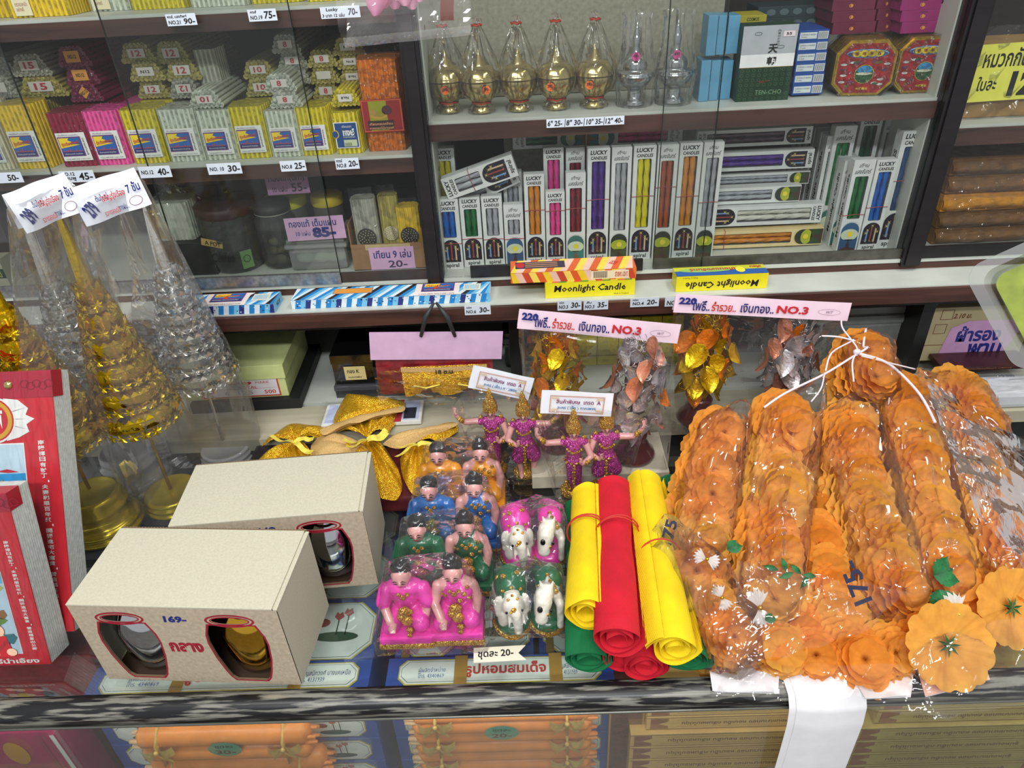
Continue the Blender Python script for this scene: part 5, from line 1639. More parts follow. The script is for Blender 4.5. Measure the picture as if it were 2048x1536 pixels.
def bow(b, x, y, z, s, mat):
    """two loops, a knot and two tails"""
    for sg in (-1, 1):
        b.grid(8, 3, lambda u, v: (x + sg * s * (.1 + .9 * u), y - .25 * s * math.sin(PI * u), z + s * (v - .5) * (.25 + .5 * math.sin(PI * min(u, .5))) + sg * .1 * s), mat)
        b.grid(6, 2, lambda u, v: (x + sg * s * .75 * u, y - .15 * s - .05 * s * math.sin(u * 5), z - s * .9 * u + s * .3 * (v - .5)), mat)
    v, f = _sph((x, y - .1 * s, z), (s * .18, s * .16, s * .22), 1); b.add(v, f, mat, True)


def rod_bundle(x0, x1, y, z, r, label, nrods=2, wrapd=True):
    L = x1 - x0
    t = thing('orange_candle_bundle', label, 'candles', ((x0 + x1) / 2, y, z), 0, 'orange candle bundles tied with gold bows')
    for k in range(nrods):
        b = MB(); dz = -k * r * 1.75; dy = -.0015 * k
        b.tube([(-L / 2, dy, dz), (-L / 2 + .006, dy, dz), (L / 2 - .006, dy, dz), (L / 2, dy, dz)], [r * .4, r, r, r * .4], OR, 12); b.build('candle', t)
    for k in range(5):
        b = MB(); w = k * 2 * PI / 5; q = (L / 2 + .006, math.cos(w) * r * .6, math.sin(w) * r * .6 - r * .5)
        b.tube([(L / 2 - .01, q[1], q[2]), q], [.003, .0015], OR, 8)
        b.tube([(-L / 2 + .01, q[1], q[2]), (-q[0], q[1], q[2])], [.003, .0022], C(240, 190, 140), 8); b.build('small_candle', t)
    for s in (-1, 1):
        b = MB(); bow(b, s * L * .36, -r * 1.25, -r * .4, .017, SATIN); b.tube([(s * L * .36, -r * 1.05, -r * (2.6 if nrods > 1 else 1)), (s * L * .36, -r * 1.12, r * .2), (s * L * .36, .0, r * 1.1)], .0035, SATIN, 6, flat=.4); b.build('satin_bow', t)
    return t, L


def tsticker(t, x, y, z, words):
    c = Card((x, y, z)); c.ell(0, 0, .017, .012, M('teal_sticker', (80, 160, 130), rough=.5), 0); c.text(words[0], 0, .004, .018, .0055, INK, 1, .02); c.text(words[1], 0, -.0045, .02, .007, INK, 1, .02); c.build('price_sticker', t)


xl0, xl1 = PY(262, 1470, .405).x, PY(610, 1450, .405).x
xm0, xm1 = PY(820, 1450, .405).x, PY(1185, 1440, .405).x
t, L = rod_bundle(xl0, xl1, .412, -.082, .0125, 'left orange bundle with green sticker reading 30', 2); tsticker(t, .004, -.0145, -.006, ('ชุดละ', '30-'))
rod_bundle(xl0, xl1 + .008, .412, -.13, .0125, 'left orange bundle under the one with the 30 sticker', 2)
t, L = rod_bundle(xm0, xm1, .414, -.062, .0095, 'middle orange bundle with green sticker reading 20', 2); tsticker(t, .0, -.012, -.018, ('ชุดละ', '20-'))
rod_bundle(xm0, xm1, .414, -.097, .0095, 'middle orange bundle second from the top', 2)
rod_bundle(xm0, xm1, .414, -.132, .0095, 'middle orange bundle third from the top', 2)
rod_bundle(xm0, xm1, .414, -.167, .0095, 'middle orange bundle cut by the bottom edge', 2)
rod_bundle(xl0, xl1 + .008, .412, -.178, .0125, 'lowest left orange bundle', 2)

TAN = M('tan_incense_card', (226, 180, 106), rough=.45, var=.08, vs=30); TAN2 = M('olive_incense_card', (190, 164, 92), rough=.45, var=.1, vs=30)
for nm, px0, px1, mt, xx in (('left', 1290, 1650, TAN, 0), ('right', 1735, 2110, TAN2, 1)):
    X0, X1 = PY(px0, 1470, .42).x, PY(px1, 1470, .42).x
    for k in range(9):
        z1 = -.04 - k * .0235
        w = X1 - X0 + .016 * (k > 2); h = .023
        t = thing('tan_incense_box', 'long %s incense box, number %s from the top of the %s stack' % ('tan' if xx == 0 else 'olive tan', ('one', 'two', 'three', 'four', 'five', 'six', 'seven', 'eight', 'nine')[k], nm), 'incense box', ((X0 + X1) / 2 - .008 * (k > 2), .418 - .004 * (k > 2), z1 - h), 0, 'long printed incense boxes in the counter')
        b = MB(); b.bev(-w / 2, w / 2, 0, .05, 0, h, mt, .0006); b.build('carton', t)
        c = Card((-w / 2, 0, 0)); BR = C(140, 90, 50)
        c.rect(0, h * .06, w, h * .1, BR, 1); c.rect(0, h * .9, w, h * .94, BR, 1); c.rect(.004, h * .12, .022, h * .88, C(150, 84, 60), 1)
        c.poly([(.012, h * .5), (.03, h * .82), (.03, h * .18)], mt, 2); c.rect(w - .022, h * .12, w - .004, h * .88, C(150, 84, 60), 1)
        for s in (.25, .75):
            c.rect(.03, h * s - .0002, w - .03, h * s + .0002, BR, 1)
        c.text('ธูปหอมขนานทอง หอมเย็น กลิ่นหอมไม่ฉุน', w * .5, h * .5, w * .62, h * .34, C(120, 70, 40), 2, .02, rot=PI)
        if k == 0 and xx == 0:
            c.ell(w * .42, h * .45, .015, .009, M('teal_sticker'), 4); c.text('10-', w * .42, h * .4, .014, .006, INK, 5, .02)
        c.build('box_print', t)
b = MB(); b.bev(-.018, .018, 0, .2, 0, .2, C(110, 56, 40), .001)
t = thing('carved_print_box', 'maroon box end with scroll pattern left of the tan stack', 'incense box', (PY(1252, 1460, .425).x, .425, ZU)); b.build('carton', t)
c = Card((0, 0, .1)); c.frame_lines(-.018, -.1, .018, .1, .0018, C(196, 150, 80), 1)
rr = random.Random(8)
for k in range(60): c.ring(rr.uniform(-.013, .013), rr.uniform(-.09, .09), .0035, .0025, .0007, C(60, 24, 20), 1, 8)
c.build('scroll_print', t)
# magenta packet and dark goods at the left
t = thing('magenta_packet', 'magenta and yellow printed packet standing at the left in the counter', 'packet', (PY(40, 1470, .415).x - .03, .41, ZU))
b = MB(); b.bev(-.09, .07, 0, .04, 0, .185, M('magenta_print', (170, 30, 90), rough=.35, var=.1), .002); b.build('packet_body', t)
c = Card((-.09, -.0002, 0)); c.rect(0, 0, .16, .185, WHITE, 0); c.rect(0, .09, .155, .19, M('magenta_print'), 1); c.rect(0, .09, .15, .125, C(200, 180, 60), 2); c.rect(0, .1, .155, .104, C(150, 50, 80), 3); c.rect(.142, .1, .146, .185, C(150, 50, 80), 3)
c.rect(0, 0, .155, .082, C(160, 120, 60), 1)
c.text('ธูปหอม\nพันปี', .06, .16, .05, .03, C(230, 220, 230), 4, .05, rot=.9); c.ell(.11, .155, .012, .02, C(200, 140, 40), 4); c.build('packet_print', t)
c = MB()
t = thing('maroon_case', 'flat maroon box seen through the counter glass under the almanacs', 'box', (-.6, .47, ZU))
c.bev(-.12, .13, 0, .12, 0, -.03 - ZU, M('maroon_board', (120, 44, 44), rough=.4, var=.2), .002); c.build('lid', t)
for k, (x, y, cl, lb) in enumerate(((-.62, .62, (60, 60, 66), 'dark packed cloth under the glass at the rear left'), (.25, .61, (40, 44, 50), 'dark packet under the glass behind the cloth rolls'), (.51, .6, (70, 60, 50), 'dull packet under the glass beneath the flower bags'), (.77, .6, (60, 56, 54), 'dull packet under the glass at the far right'))):
    t = thing('packed_cloth', lb, 'packet', (x, y, ZU)); b = MB(); b.bev(-.12, .12, 0, .13, 0, .14, C(*cl), .006); b.build('cloth', t)

# ================================================================ on the counter: cartons with vases
CART = M('cream_carton', (198, 193, 170), rough=.75, var=.04, vs=500)
CARTF = M('carton_front', (188, 172, 148), rough=.8, var=.08, vs=260)
KEDGE = M('corrugated_edge', (110, 86, 62), rough=.9)
CRIM = C(160, 24, 48)


def holed(outer, holes, mat, b, tf):
    """flat panel with die-cut openings"""
    cu = bpy.data.curves.new('panel', 'CURVE'); cu.dimensions = '2D'; cu.fill_mode = 'FRONT'
    for pts in [outer] + holes:
        sp = cu.splines.new('POLY'); sp.points.add(len(pts) - 1); sp.use_cyclic_u = True
        for i, (x, y) in enumerate(pts): sp.points[i].co = (x, y, 0, 1)
    o = bpy.data.objects.new('panel', cu); COL.objects.link(o)
    me = o.to_mesh()
    b.add([tuple(v.co) for v in me.vertices], [tuple(p.vertices) for p in me.polygons], mat, False, tf)
    o.to_mesh_clear(); bpy.data.objects.remove(o); bpy.data.curves.remove(cu)


def jar_outline(cx, k=1.0, e=0.0):
    pr = [(-.021, .084), (-.026, .070), (-.027, .058), (-.025, .038), (-.021, .020), (-.018, .010), (-.014, .006)]
    L = [(cx + (x - e) * k, z + (e if z > .08 else -e if z < .01 else 0)) for x, z in pr]
    return L + [(2 * cx - x, z) for x, z in reversed(L)]


def ellp(cx, cy, a, b2, n=28):
    return [(cx + a * math.cos(2 * PI * k / n), cy + b2 * math.sin(2 * PI * k / n)) for k in range(n)]


def vase(x, y, z, mat, t, name='vase'):
    b = MB(); b.lathe([(0, .001), (.022, 0), (.028, .008), (.031, .025), (.0325, .042), (.0325, .058), (.028, .072), (.023, .082), (.021, .084), (.025, .088), (.022, .0855), (.019, .082), (.02, .07), (.0, .066)], mat, 36, (x, y, z)); return b.build(name, t)


def vase_carton(loc, rz, label, W=.190, D=.092, H=.106):
    t = thing('vase_carton', label, 'cardboard box', loc, rz, 'cream cartons with jar shaped windows')
    b = MB()
    b.box(0, W, .0012, D, 0, H, CART, skip='f')
    b.add([(0, .0012, 0), (W, .0012, 0), (W, .0012, H), (0, .0012, H)], [], CART)
    b.build('carton_body', t)
    b = MB(); b.box(-.0004, W - .004, -.0002, D + .0012, H, H + .0014, CART)
    b.box(W - .0028, W + .0006, -.0002, D + .0006, H - .0005, H + .0010, CART)
    b.box(-.0002, W - .002, D + .0012, D + .003, H - .003, H + .0012, KEDGE)
    for k in range(60): b.box(.002 + k * .0031, .0034 + k * .0031, D + .003, D + .0034, H - .002, H + .001, CART)
    b.build('lid_flap', t)
    tf = Matrix.Rotation(PI / 2, 4, 'X')
    b = MB(); j1, j2 = .043, .144
    holes = [jar_outline(j1), jar_outline(j2), ellp(j1, .0905, .0165, .0042), ellp(j2, .0905, .0165, .0042)]
    holed([(0, 0), (W, 0), (W, H), (0, H)], holes, CARTF, b, tf)
    for cx in (j1, j2):   # thickness of the cut board, dark corrugated
        o = jar_outline(cx); n = len(o)
        b.add([(x, 0, z) for x, z in o] + [(x, .002, z) for x, z in o], [(k, (k + 1) % n, n + (k + 1) % n, n + k) for k in range(n)], KEDGE)
    b.build('window_panel', t, 'pinkish grey printed front with two jar shaped openings')
    c = Card((0, 0, 0))
    for cx in (j1, j2):
        o = jar_outline(cx); p = jar_outline(cx, 1.0, .0016); n = len(o)
        for k in range(n):
            k2 = (k + 1) % n
            c.poly([o[k], o[k2], p[k2], p[k]][::-1], CRIM, 1)
        c.ring(cx, .0905, .0225, .0085, .0020, CRIM, 2, 36); c.ring(cx, .0905, .0182, .0056, .0013, CRIM, 2, 36)
    c.text('กลาง', .0935, .052, .032, .0135, CRIM, 1, .05); c.text('169-', .0945, .091, .021, .009, BLUEINK, 1, .05, italic=.1)
    c.build('carton_print', t)
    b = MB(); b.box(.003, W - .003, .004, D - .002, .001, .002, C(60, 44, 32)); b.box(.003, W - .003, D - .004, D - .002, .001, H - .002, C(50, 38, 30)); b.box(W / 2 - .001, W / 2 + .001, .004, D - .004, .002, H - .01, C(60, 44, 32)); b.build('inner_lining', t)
    return t


loc1, loc2 = Vector((-.414, .420, .0004)), Vector((-.360, .513, .0004))
for loc, rz, lb, mats in ((loc1, -.068, 'front cream carton with two jar windows and blue 169- on its front', (SILVM, GOLDM)), (loc2, .068, 'rear cream carton, half hidden behind the front one', (SILVM, SILVM))):
    vase_carton(loc, rz, lb)
    for k, j in enumerate((.043, .144)):
        p = Matrix.Rotation(rz, 4, 'Z') @ Vector((j, .0345, .0024)) + loc
        t = thing('metal_vase', '%s jar shaped vase inside the %s carton, %s window' % (('polished gold' if mats[k] is GOLDM else 'polished silver'), 'front' if loc is loc1 else 'rear', ('left', 'right')[k]), 'vase', p, 0, 'polished vases inside the cartons')
        vase(0, 0, 0, M('gold_mirror', (226, 176, 60), rough=.08, metal=1, var=.02) if mats[k] is GOLDM else M('silver_mirror', (210, 212, 214), rough=.06, metal=1, var=.02), t, 'vase_body')
        b = MB(); b.lathe([(.0225, .0862), (.024, .0872), (.0225, .088), (.021, .087)], mats[k], 28); b.build('rim', t)

# ================================================================ almanac blocks
PG = M('page_edges', (206, 208, 204), rough=.8, var=.1, vs=200); ALR = M('almanac_red', (204, 28, 44), rough=.3, coat=.4); ALD = M('almanac_crimson', (170, 18, 50), rough=.35, coat=.4)


def almanac(px, L, lean, W, T, label):
    a = rad(lean)
    P = PZ(px[0], px[1], T * math.sin(a))
    t = thing('almanac', label, 'almanac', (P.x, P.y, T * math.sin(a) + .0003), 0, 'red covered tear-off almanacs', rot=(-a, 0, 0))
    b = MB(); b.box(-W, 0, .0008, T, 0, L, PG)
    for k in range(10): b.box(-W, .0002, .001 + k * T / 10, .0014 + k * T / 10, .0002, L - .001, C(170, 172, 168))
    b.build('page_block', t)
    b = MB(); b.box(-W, 0, -.0006, .0008, 0, L, ALR); b.box(-W - .001, .0008, -.0016, T * .55, L * .905, L + .001, ALD); b.build('cover', t)
    c = Card((-W, -.0007, 0)); s = W / .16
    c.rect(0, 0, W, L * .055, ALR, 1)
    x1 = W - .036 * s
    c.rect(0, L * .07, x1 + .001 * s, L * .735, WHITE, 1)
    c.rect(0, L * .075, x1, L * .73, C(190, 216, 230), 2)
    # landscape: sky, cliffs, pines and children in yellow and green
    c.rect(0, L * .56, x1, L * .62, C(40, 150, 210), 3); c.rect(0, L * .5, x1, L * .56, C(120, 190, 220), 3)
    rr = random.Random(4)
    for k in range(46):
        x, y = rr.uniform(.1, .95) * x1, rr.uniform(.1, .55) * L
        cc = [C(110, 150, 70), C(190, 190, 90), C(60, 120, 130), C(150, 110, 70), C(220, 220, 200), C(70, 90, 50), C(90, 160, 190)][k % 7]
        r = rr.uniform(.05, .1) * x1
        c.poly([(min(x1, max(0, x + r * rr.uniform(.6, 1.3) * math.cos(q * 1.05))), max(L * .08, y + r * rr.uniform(.5, 1.1) * math.sin(q * 1.05))) for q in range(6)], cc, 4 + k % 4)
    c.poly([(x1 * .45, L * .58), (x1 * .6, L * .43), (x1 * .9, L * .45), (x1 * .8, L * .6), (x1 * .72, L * .56)], C(150, 160, 90), 7)
    for x, y in ((.62, .3), (.8, .22), (.5, .2)):
        c.ell(x1 * x, L * y, x1 * .075, x1 * .08, C(236, 190, 160), 9, 16); c.ell(x1 * x, L * y + x1 * .06, x1 * .05, x1 * .03, INK, 10, 10)
        c.poly([(x1 * (x - .12), L * y - x1 * .34), (x1 * (x + .12), L * y - x1 * .34), (x1 * (x + .08), L * y - x1 * .07), (x1 * (x - .08), L * y - x1 * .07)], [C(230, 190, 40), C(50, 130, 60), C(190, 40, 50)][int(x * 10) % 3], 9)
        c.ell(x1 * (x - .1), L * y - x1 * .3, x1 * .06, x1 * .05, C(236, 190, 160), 10, 10); c.ell(x1 * (x + .1), L * y - x1 * .28, x1 * .06, x1 * .05, C(236, 190, 160), 10, 10)
    for x, y in ((.75, .63), (.55, .6)): c.poly([(x1 * x, L * y), (x1 * (x + .1), L * (y + .008)), (x1 * (x + .2), L * (y - .004)), (x1 * (x + .1), L * (y - .006))], REDINK, 8)
    # emblem
    ex, ey, R = x1 - .03 * s, L * .825, .0225 * s
    for sx in (-1, 1):
        c.poly([(ex + sx * R * .6, ey + R * 1.0), (ex + sx * R * 1.3, ey + R * .9), (ex + sx * R * 1.75, ey + R * .5), (ex + sx * R * 1.6, ey + R * .2), (ex + sx * R * 2.0, ey), (ex + sx * R * 1.6, ey - R * .25), (ex + sx * R * 1.7, ey - R * .6), (ex + sx * R * 1.2, ey - R * .85), (ex + sx * R * .6, ey - R * 1.0)][::sx], WHITE, 2)
        for q in (.55, .0, -.5):
            c.poly([(ex + sx * R * .9, ey + R * q * .6), (ex + sx * R * 1.7, ey + R * q), (ex + sx * R * .9, ey + R * q * .6 + .0006)][::sx], INK, 3)
    c.ell(ex, ey, R * 1.12, R * 1.12, WHITE, 3, 32); c.ell(ex, ey, R * 1.03, R * 1.03, ALR, 4, 32); c.ring(ex, ey, R * .96, R * .96, R * .2, C(210, 160, 40), 5, 32)
    c.text('南', ex, ey, R * 1.05, R * 1.1, WHITE, 6, .03)
    # vertical lettering
    s1 = '南陽擇日有財丁，夫妻和順百年興，開張進宅大富貴，營造福基出公卿'
    n = len(s1); y0, y1 = L * .745, L * .09
    for k, ch in enumerate(s1):
        y = y0 + (y1 - y0) * (k + .5) / n
        if ch == '，': c.ell(W - .012 * s, y, .0008 * s, .0014 * s, WHITE, 3, 8)
        else: c.text(ch, W - .0165 * s, y, .0066 * s, (y0 - y1) / n * .8, WHITE, 3, .02)
    c.text('โหราศาสตร์น่ำเอี้ยง', W * .5, L * .028, W * .82, L * .032, WHITE, 3, .03)
    c.build('cover_print', t)
    b = MB(); v, f = _sph((-W * .28, -.002, L * .955), (.0045, .003, .0045), 2); b.add(v, f, GOLDM, True); b.build('brass_stud', t)
    b = MB(); c = Card((-W * .2, -.0018, L * .952))
    for k in range(5): c.ring(.004 + k * .006, .001 * (-1) ** k, .0045, .004, .0007, C(130, 10, 34), 1, 10)
    c.build('embossed_scroll', t)
    b = MB(); b.grid(12, 20, lambda u, v: (-W + (W + .002) * u, -.0022 + .0006 * noise.noise(Vector((u * 9, v * 9, 1))), L * v * 1.005), film('tight_film', haze=.01, k=.7, cr=.25, cs=60, stretch=(2, 1, .5)), False)
    b.build('shrink_film', t)
    return t


almanac((150, 1262), .262, 28.9, .15, .027, 'large red almanac leaning back behind the smaller one')
almanac((103, 1327), .180, 17, .11, .029, 'smaller red almanac in front, cut by the left edge')

# ================================================================ cone trees
GFOIL = M('gold_foil_leaf', (224, 190, 20), rough=.22, metal=.85, var=.15, vs=60, bump=.8, bs=160)
GFOILT = film('gold_film', tint=(236, 206, 90), haze=.16, k=1.2, rough=.14, cr=.8, cs=60)
GFOILT.node_tree.nodes['Glossy BSDF'].inputs[0].default_value = lin((244, 214, 70)); GFOILT.node_tree.nodes['Diffuse BSDF'].inputs[0].default_value = lin((226, 190, 30))
SFOIL = M('silver_foil_leaf', (232, 232, 226), rough=.22, metal=.75, var=.1, bump=.8, bs=160)
SFOILT = film('silver_film', tint=(226, 228, 226), haze=.12, k=1.1, rough=.1, cr=.8, cs=60)


def cone_tree(loc, H, kind, label, base_r=.042, base='flat', tiers=6, rmax=.039, z0=None):
    fo, ft = (GFOIL, GFOILT) if kind == 'gold' else (SFOIL, SFOILT)
    t = thing('cone_tree', label, 'ornamental tree', loc, 0, 'tiered foil cone trees in clear bags')
    zb = .022
    b = MB()
    if base == 'flat':
        b.lathe([(0, .001), (base_r, .001), (base_r * 1.04, .003), (base_r * 1.0, .005), (base_r * .93, .0065), (base_r * .99, .009), (base_r * .99, .012), (base_r * .91, .0135), (base_r * .95, .016), (base_r * .93, .019), (base_r * .86, .0205), (base_r * .83, .0195), (0, .0195)], M('gold_base', (222, 196, 40), rough=.2, metal=.6, var=.05) if kind == 'gold' else film('clear_base', tint=(232, 232, 234), haze=.5, k=2.0, rough=.08, cr=0), 40)
    else:
        b.lathe([(base_r * 1.5, .001), (base_r * 1.55, .004), (base_r * 1.5, .007), (base_r * 1.4, .008), (base_r * 1.46, .011), (base_r * 1.42, .015), (base_r * 1.3, .017), (base_r * 1.22, .019), (base_r * 1.12, .030), (base_r * 1.2, .034), (base_r * 1.2, .038), (base_r * 1.08, .041), (base_r * 1.1, .046), (base_r * 1.04, .051), (base_r * .94, .0535), (base_r * .9, .0525), (0, .0525)], M('gold_base', (222, 196, 40), rough=.2, metal=.6, var=.05) if kind == 'gold' else film('clear_base', tint=(232, 232, 234), haze=.5, k=2.0, rough=.08, cr=0), 40)
        zb = .058
    b.build('base', t)
    zt0 = z0 or .132
    b = MB(); b.tube([(0, 0, zb), (.001, 0, zt0 - .02), (0, 0, zt0), (0, 0, H * .8)], [.0022, .0018, .0035, .002], fo, 8); b.build('stem', t)
    b = MB(); bow(b, .002, -.004, zt0 - .022, .012, M('gauze_gold', (206, 170, 80), rough=.4, metal=.5) if kind == 'gold' else SFOIL); b.build('stem_bow', t)
    for k in range(tiers):
        u = k / tiers
        z = zt0 + (H * .80 - zt0) * u; r = rmax * (1 - u) ** .85 + .006; hh = (H * .8 - zt0) / tiers
        b = MB(); seg = 8 * max(5, int(r * 260))
        per = 8

        def wav(j, q, rr, zz):
            a = (q % per) / per
            p = abs(math.sin(PI * a))
            return (rr * (1 + .05 * p), zz + (0.006 * p if j in (0,) else 0) * -1 + (.007 * p if j == 5 else 0))
        # bowl of the tier: inner film wall, petal edged rim above and below
        b.lathe([(r * .50, hh * .62), (r * .72, hh * .78), (r * .96, hh * .60), (r * 1.0, hh * .30), (r * .90, hh * .05), (r * .6, -hh * .05)], ft, seg, (0, 0, z), smooth=True)
        b.build('tier', t)
        b = MB()
        n = max(7, int(2 * PI * r / .0115))
        for q in range(n):   # lotus rosettes round the rim
            w = 2 * PI * q / n
            tf = Matrix.Translation((r * math.cos(w), r * math.sin(w), z + hh * .08)) @ Matrix.Rotation(w, 4, 'Z') @ Matrix.Rotation(PI / 2, 4, 'Y')
            for m in range(7):
                a = 2 * PI * m / 7; a2 = .36
                L_ = .0062
                b.add([(0, 0, .0006), (L_ * .6 * math.cos(a - a2), L_ * .6 * math.sin(a - a2), .0022), (L_ * math.cos(a), L_ * math.sin(a), .0006 + .001 * (m % 2)), (L_ * .6 * math.cos(a + a2), L_ * .6 * math.sin(a + a2), .0016)], [(0, 1, 2, 3)], fo, False, tf)
        b.build('petal_rim', t)
        b = MB()
        n2 = n + 3
        for q in range(n2):
            w = 2 * PI * q / n2; w2 = 2 * PI * (q + .5) / n2; w3 = 2 * PI * (q + 1) / n2; rr = r * .98; zz = z + hh * .62
            b.add([(rr * math.cos(w), rr * math.sin(w), zz), (rr * math.cos(w3), rr * math.sin(w3), zz), (rr * .98 * math.cos(w2), rr * .98 * math.sin(w2), zz + .006)], [(0, 1, 2)], fo)
        b.build('serrated_edge', t)
    b = MB(); b.lathe([(.008, H * .78), (.0065, H * .85), (.004, H * .93), (.0012, H * 1.0), (0, H * 1.01)], fo, 12); b.build('spire', t)
    return t


TR = [(PZ(352, 1004, 0), .385, 'gold', 'right gold cone tree, whole, above a gold disc base', 'flat'), (PZ(214, 1050, 0), .372, 'gold', 'left gold cone tree behind the almanacs', 'high'),
      (PZ(458, 915, 0), .352, 'silver', 'right silver cone tree on a flat clear disc', 'flat'), (PZ(276, 962, 0), .362, 'silver', 'left silver cone tree seen between the two gold ones', 'high')]
TT = []
for p, H, kd, lb, bs in TR:
    TT.append(cone_tree((p.x, p.y, .0005), H, kd, lb,   .034 if bs == 'flat' else .029, bs))

WHC = M('header_white', (232, 236, 244), rough=.5, var=.02)


def tree_bag(i, j, label, hp, price):
    """header card folded over the top of a clear bag that holds a gold and a silver tree"""
    a, b2 = TT[i], TT[j]
    A, B = Vector(a.location), Vector(b2.location)
    HA, HB_ = TR[i][1], TR[j][1]
    pts = []
    for P, r in ((A, .047), (B, .047)):
        for k in range(12):
            w = 2 * PI * k / 12
            pts.append((P.x + r * math.cos(w), P.y + r * math.sin(w), .10)); pts.append((P.x + r * .95 * math.cos(w), P.y + r * .95 * math.sin(w), .004))
    T2, S2 = PY(hp[0], hp[1], A.y + .002), PY(hp[2], hp[3], A.y + .045)
    T, S = T2 + Vector((.008, 0, -.01)), S2 + Vector((-.004, 0, -.01))
    for P in (T, S): pts += [(P.x - .006, P.y, P.z), (P.x + .006, P.y, P.z)]
    o = shrink_bag('clear_bag', pts, .004, film('long_film', haze=.05, k=.6, rough=.05, cr=.6, cs=26, stretch=(1, 1, .22)), label, cuts=3, amp=.0022, sc=30, seed=i * 3.1)
    d = (S - T); d.normalize(); n = Vector((0, 0, 1)).cross(d).normalized()
    d = (S2 - T2).normalized(); n = Vector((0, 0, 1)).cross(d).normalized()
    # make the header from its four seen corners in the plane through both tips
    L = (S2 - T2).length; up = Vector((0, 0, 1)); up = (up - d * up.dot(d)).normalized(); nn = d.cross(up)
    hb = MB(); W = .036

    def fold(u, v):
        s = (v - .5) * 2
        return T2 + d * (L * u) + up * (-abs(s) ** 1.5 * W + .004) + nn * (s * .010) + nn * .002 * math.sin(u * 9)
    hb.grid(16, 16, lambda u, v: tuple(fold(u, v)), WHC)
    h = hb.build('paper_header', o)
    c = Card(T2 + up * (-W + .002) - nn * -.0, d, up)
    c.n = nn; c.o = T2 + nn * .0112 - up * (W * .95)
    c.text(price, L * .16, W * .45, L * .17, W * .42, BLUEINK, 3, .05, rot=.5)
    c.text('ต้นใหญ่', L * .36, W * .66, L * .18, W * .2, BLUEINK, 2, .02)
    c.text('เจริญรุ่งเรือง', L * .52, W * .62, L * .34, W * .26, C(200, 60, 60), 3, .02); c.text('7 ชั้น', L * .83, W * .68, L * .2, W * .28, BLUEINK, 3, .02)
    c.text('รวยตลอดปี', L * .42, W * .24, L * .22, W * .16, C(200, 60, 60), 3, .01); c.text('ทางฝน...', L * .6, W * .26, L * .14, W * .16, BLUEINK, 3, .01)
    c.ring(L * .80, W * .3, L * .10, W * .13, .0005, C(140, 80, 80), 2, 24)
    c.build('header_print', o)
    return o


tree_bag(1, 3, 'clear bag over the left gold and silver trees, white header card marked in blue', (8, 398, 130, 352), '299')
tree_bag(0, 2, 'clear bag over the right gold and silver trees, white header card with red lettering', (136, 386, 270, 342), '279')

# ================================================================ gold cloths with ribbons
def fan_cloth(b, c, rim, mat, z0=.035, zc=.036, pl=9, amp=.005, sag=.01, nr=10, lace=None):
    """gathered cloth spreading from a tied centre to a rim (photo-seen corners on a plane near the counter)"""
    n = len(rim) - 1
    R = [PZ(x, y, z0) for x, y in rim]; Cn = PZ(c[0], c[1], zc)
    nu = n * 10

    def rp(u):
        s = u * n; i = min(int(s), n - 1); f = s - i
        p0, p1, p2, p3 = R[max(i - 1, 0)], R[i], R[i + 1], R[min(i + 2, n)]
        return 0.5 * ((2 * p1) + (-p0 + p2) * f + (2 * p0 - 5 * p1 + 4 * p2 - p3) * f * f + (-p0 + 3 * p1 - 3 * p2 + p3) * f ** 3)

    def fn(u, v):
        p = Cn.lerp(rp(u), v)
        z = p.z + amp * math.sin(u * PI * pl) * math.sin(PI * min(1, v * 1.25) * .8) * (1 - .5 * v) + sag * math.sin(PI * v) * .9 + .0015 * noise.noise(p * 60)
        return (p.x, p.y, z)
    return b.grid(nu, nr, fn, mat)


def ribbon(pts, z, w, name, parent):
    P = [PZ(x, y, z) for x, y in pts]
    b = MB(); n = len(P) - 1

    def fn(u, v):
        s = u * n; i = min(int(s), n - 1); p = P[i].lerp(P[i + 1], s - i); d = (P[i + 1] - P[i]).normalized()
        q = Vector((-d.y, d.x, 0))
        return tuple(p + q * (v - .5) * w + Vector((0, 0, .002 * math.sin(u * 7) + .002 * (v - .5))))
    b.grid(n * 6, 2, fn, RIB); o = b.build(name); o.parent = parent
    return o


def cloth_thing(label, parts, ribs, zr=.052):
    t = thing('gold_cloth', label, 'gold cloth', (0, 0, 0), 0, 'gold brocade cloths tied with yellow ribbon')
    org = PZ(parts[0][1][0], parts[0][1][1], 0); org.z = 0.001
    t.location = org
    obs = []
    for nm, c, rim, mat, kw in parts:
        b = MB(); fan_cloth(b, c, rim, mat, **kw); obs.append(b.build(nm, t))
    for r in ribs: obs.append(ribbon(r, zr, .0062, 'ribbon', t))
    for o in obs: o.data.transform(Matrix.Translation(-org))
    return t


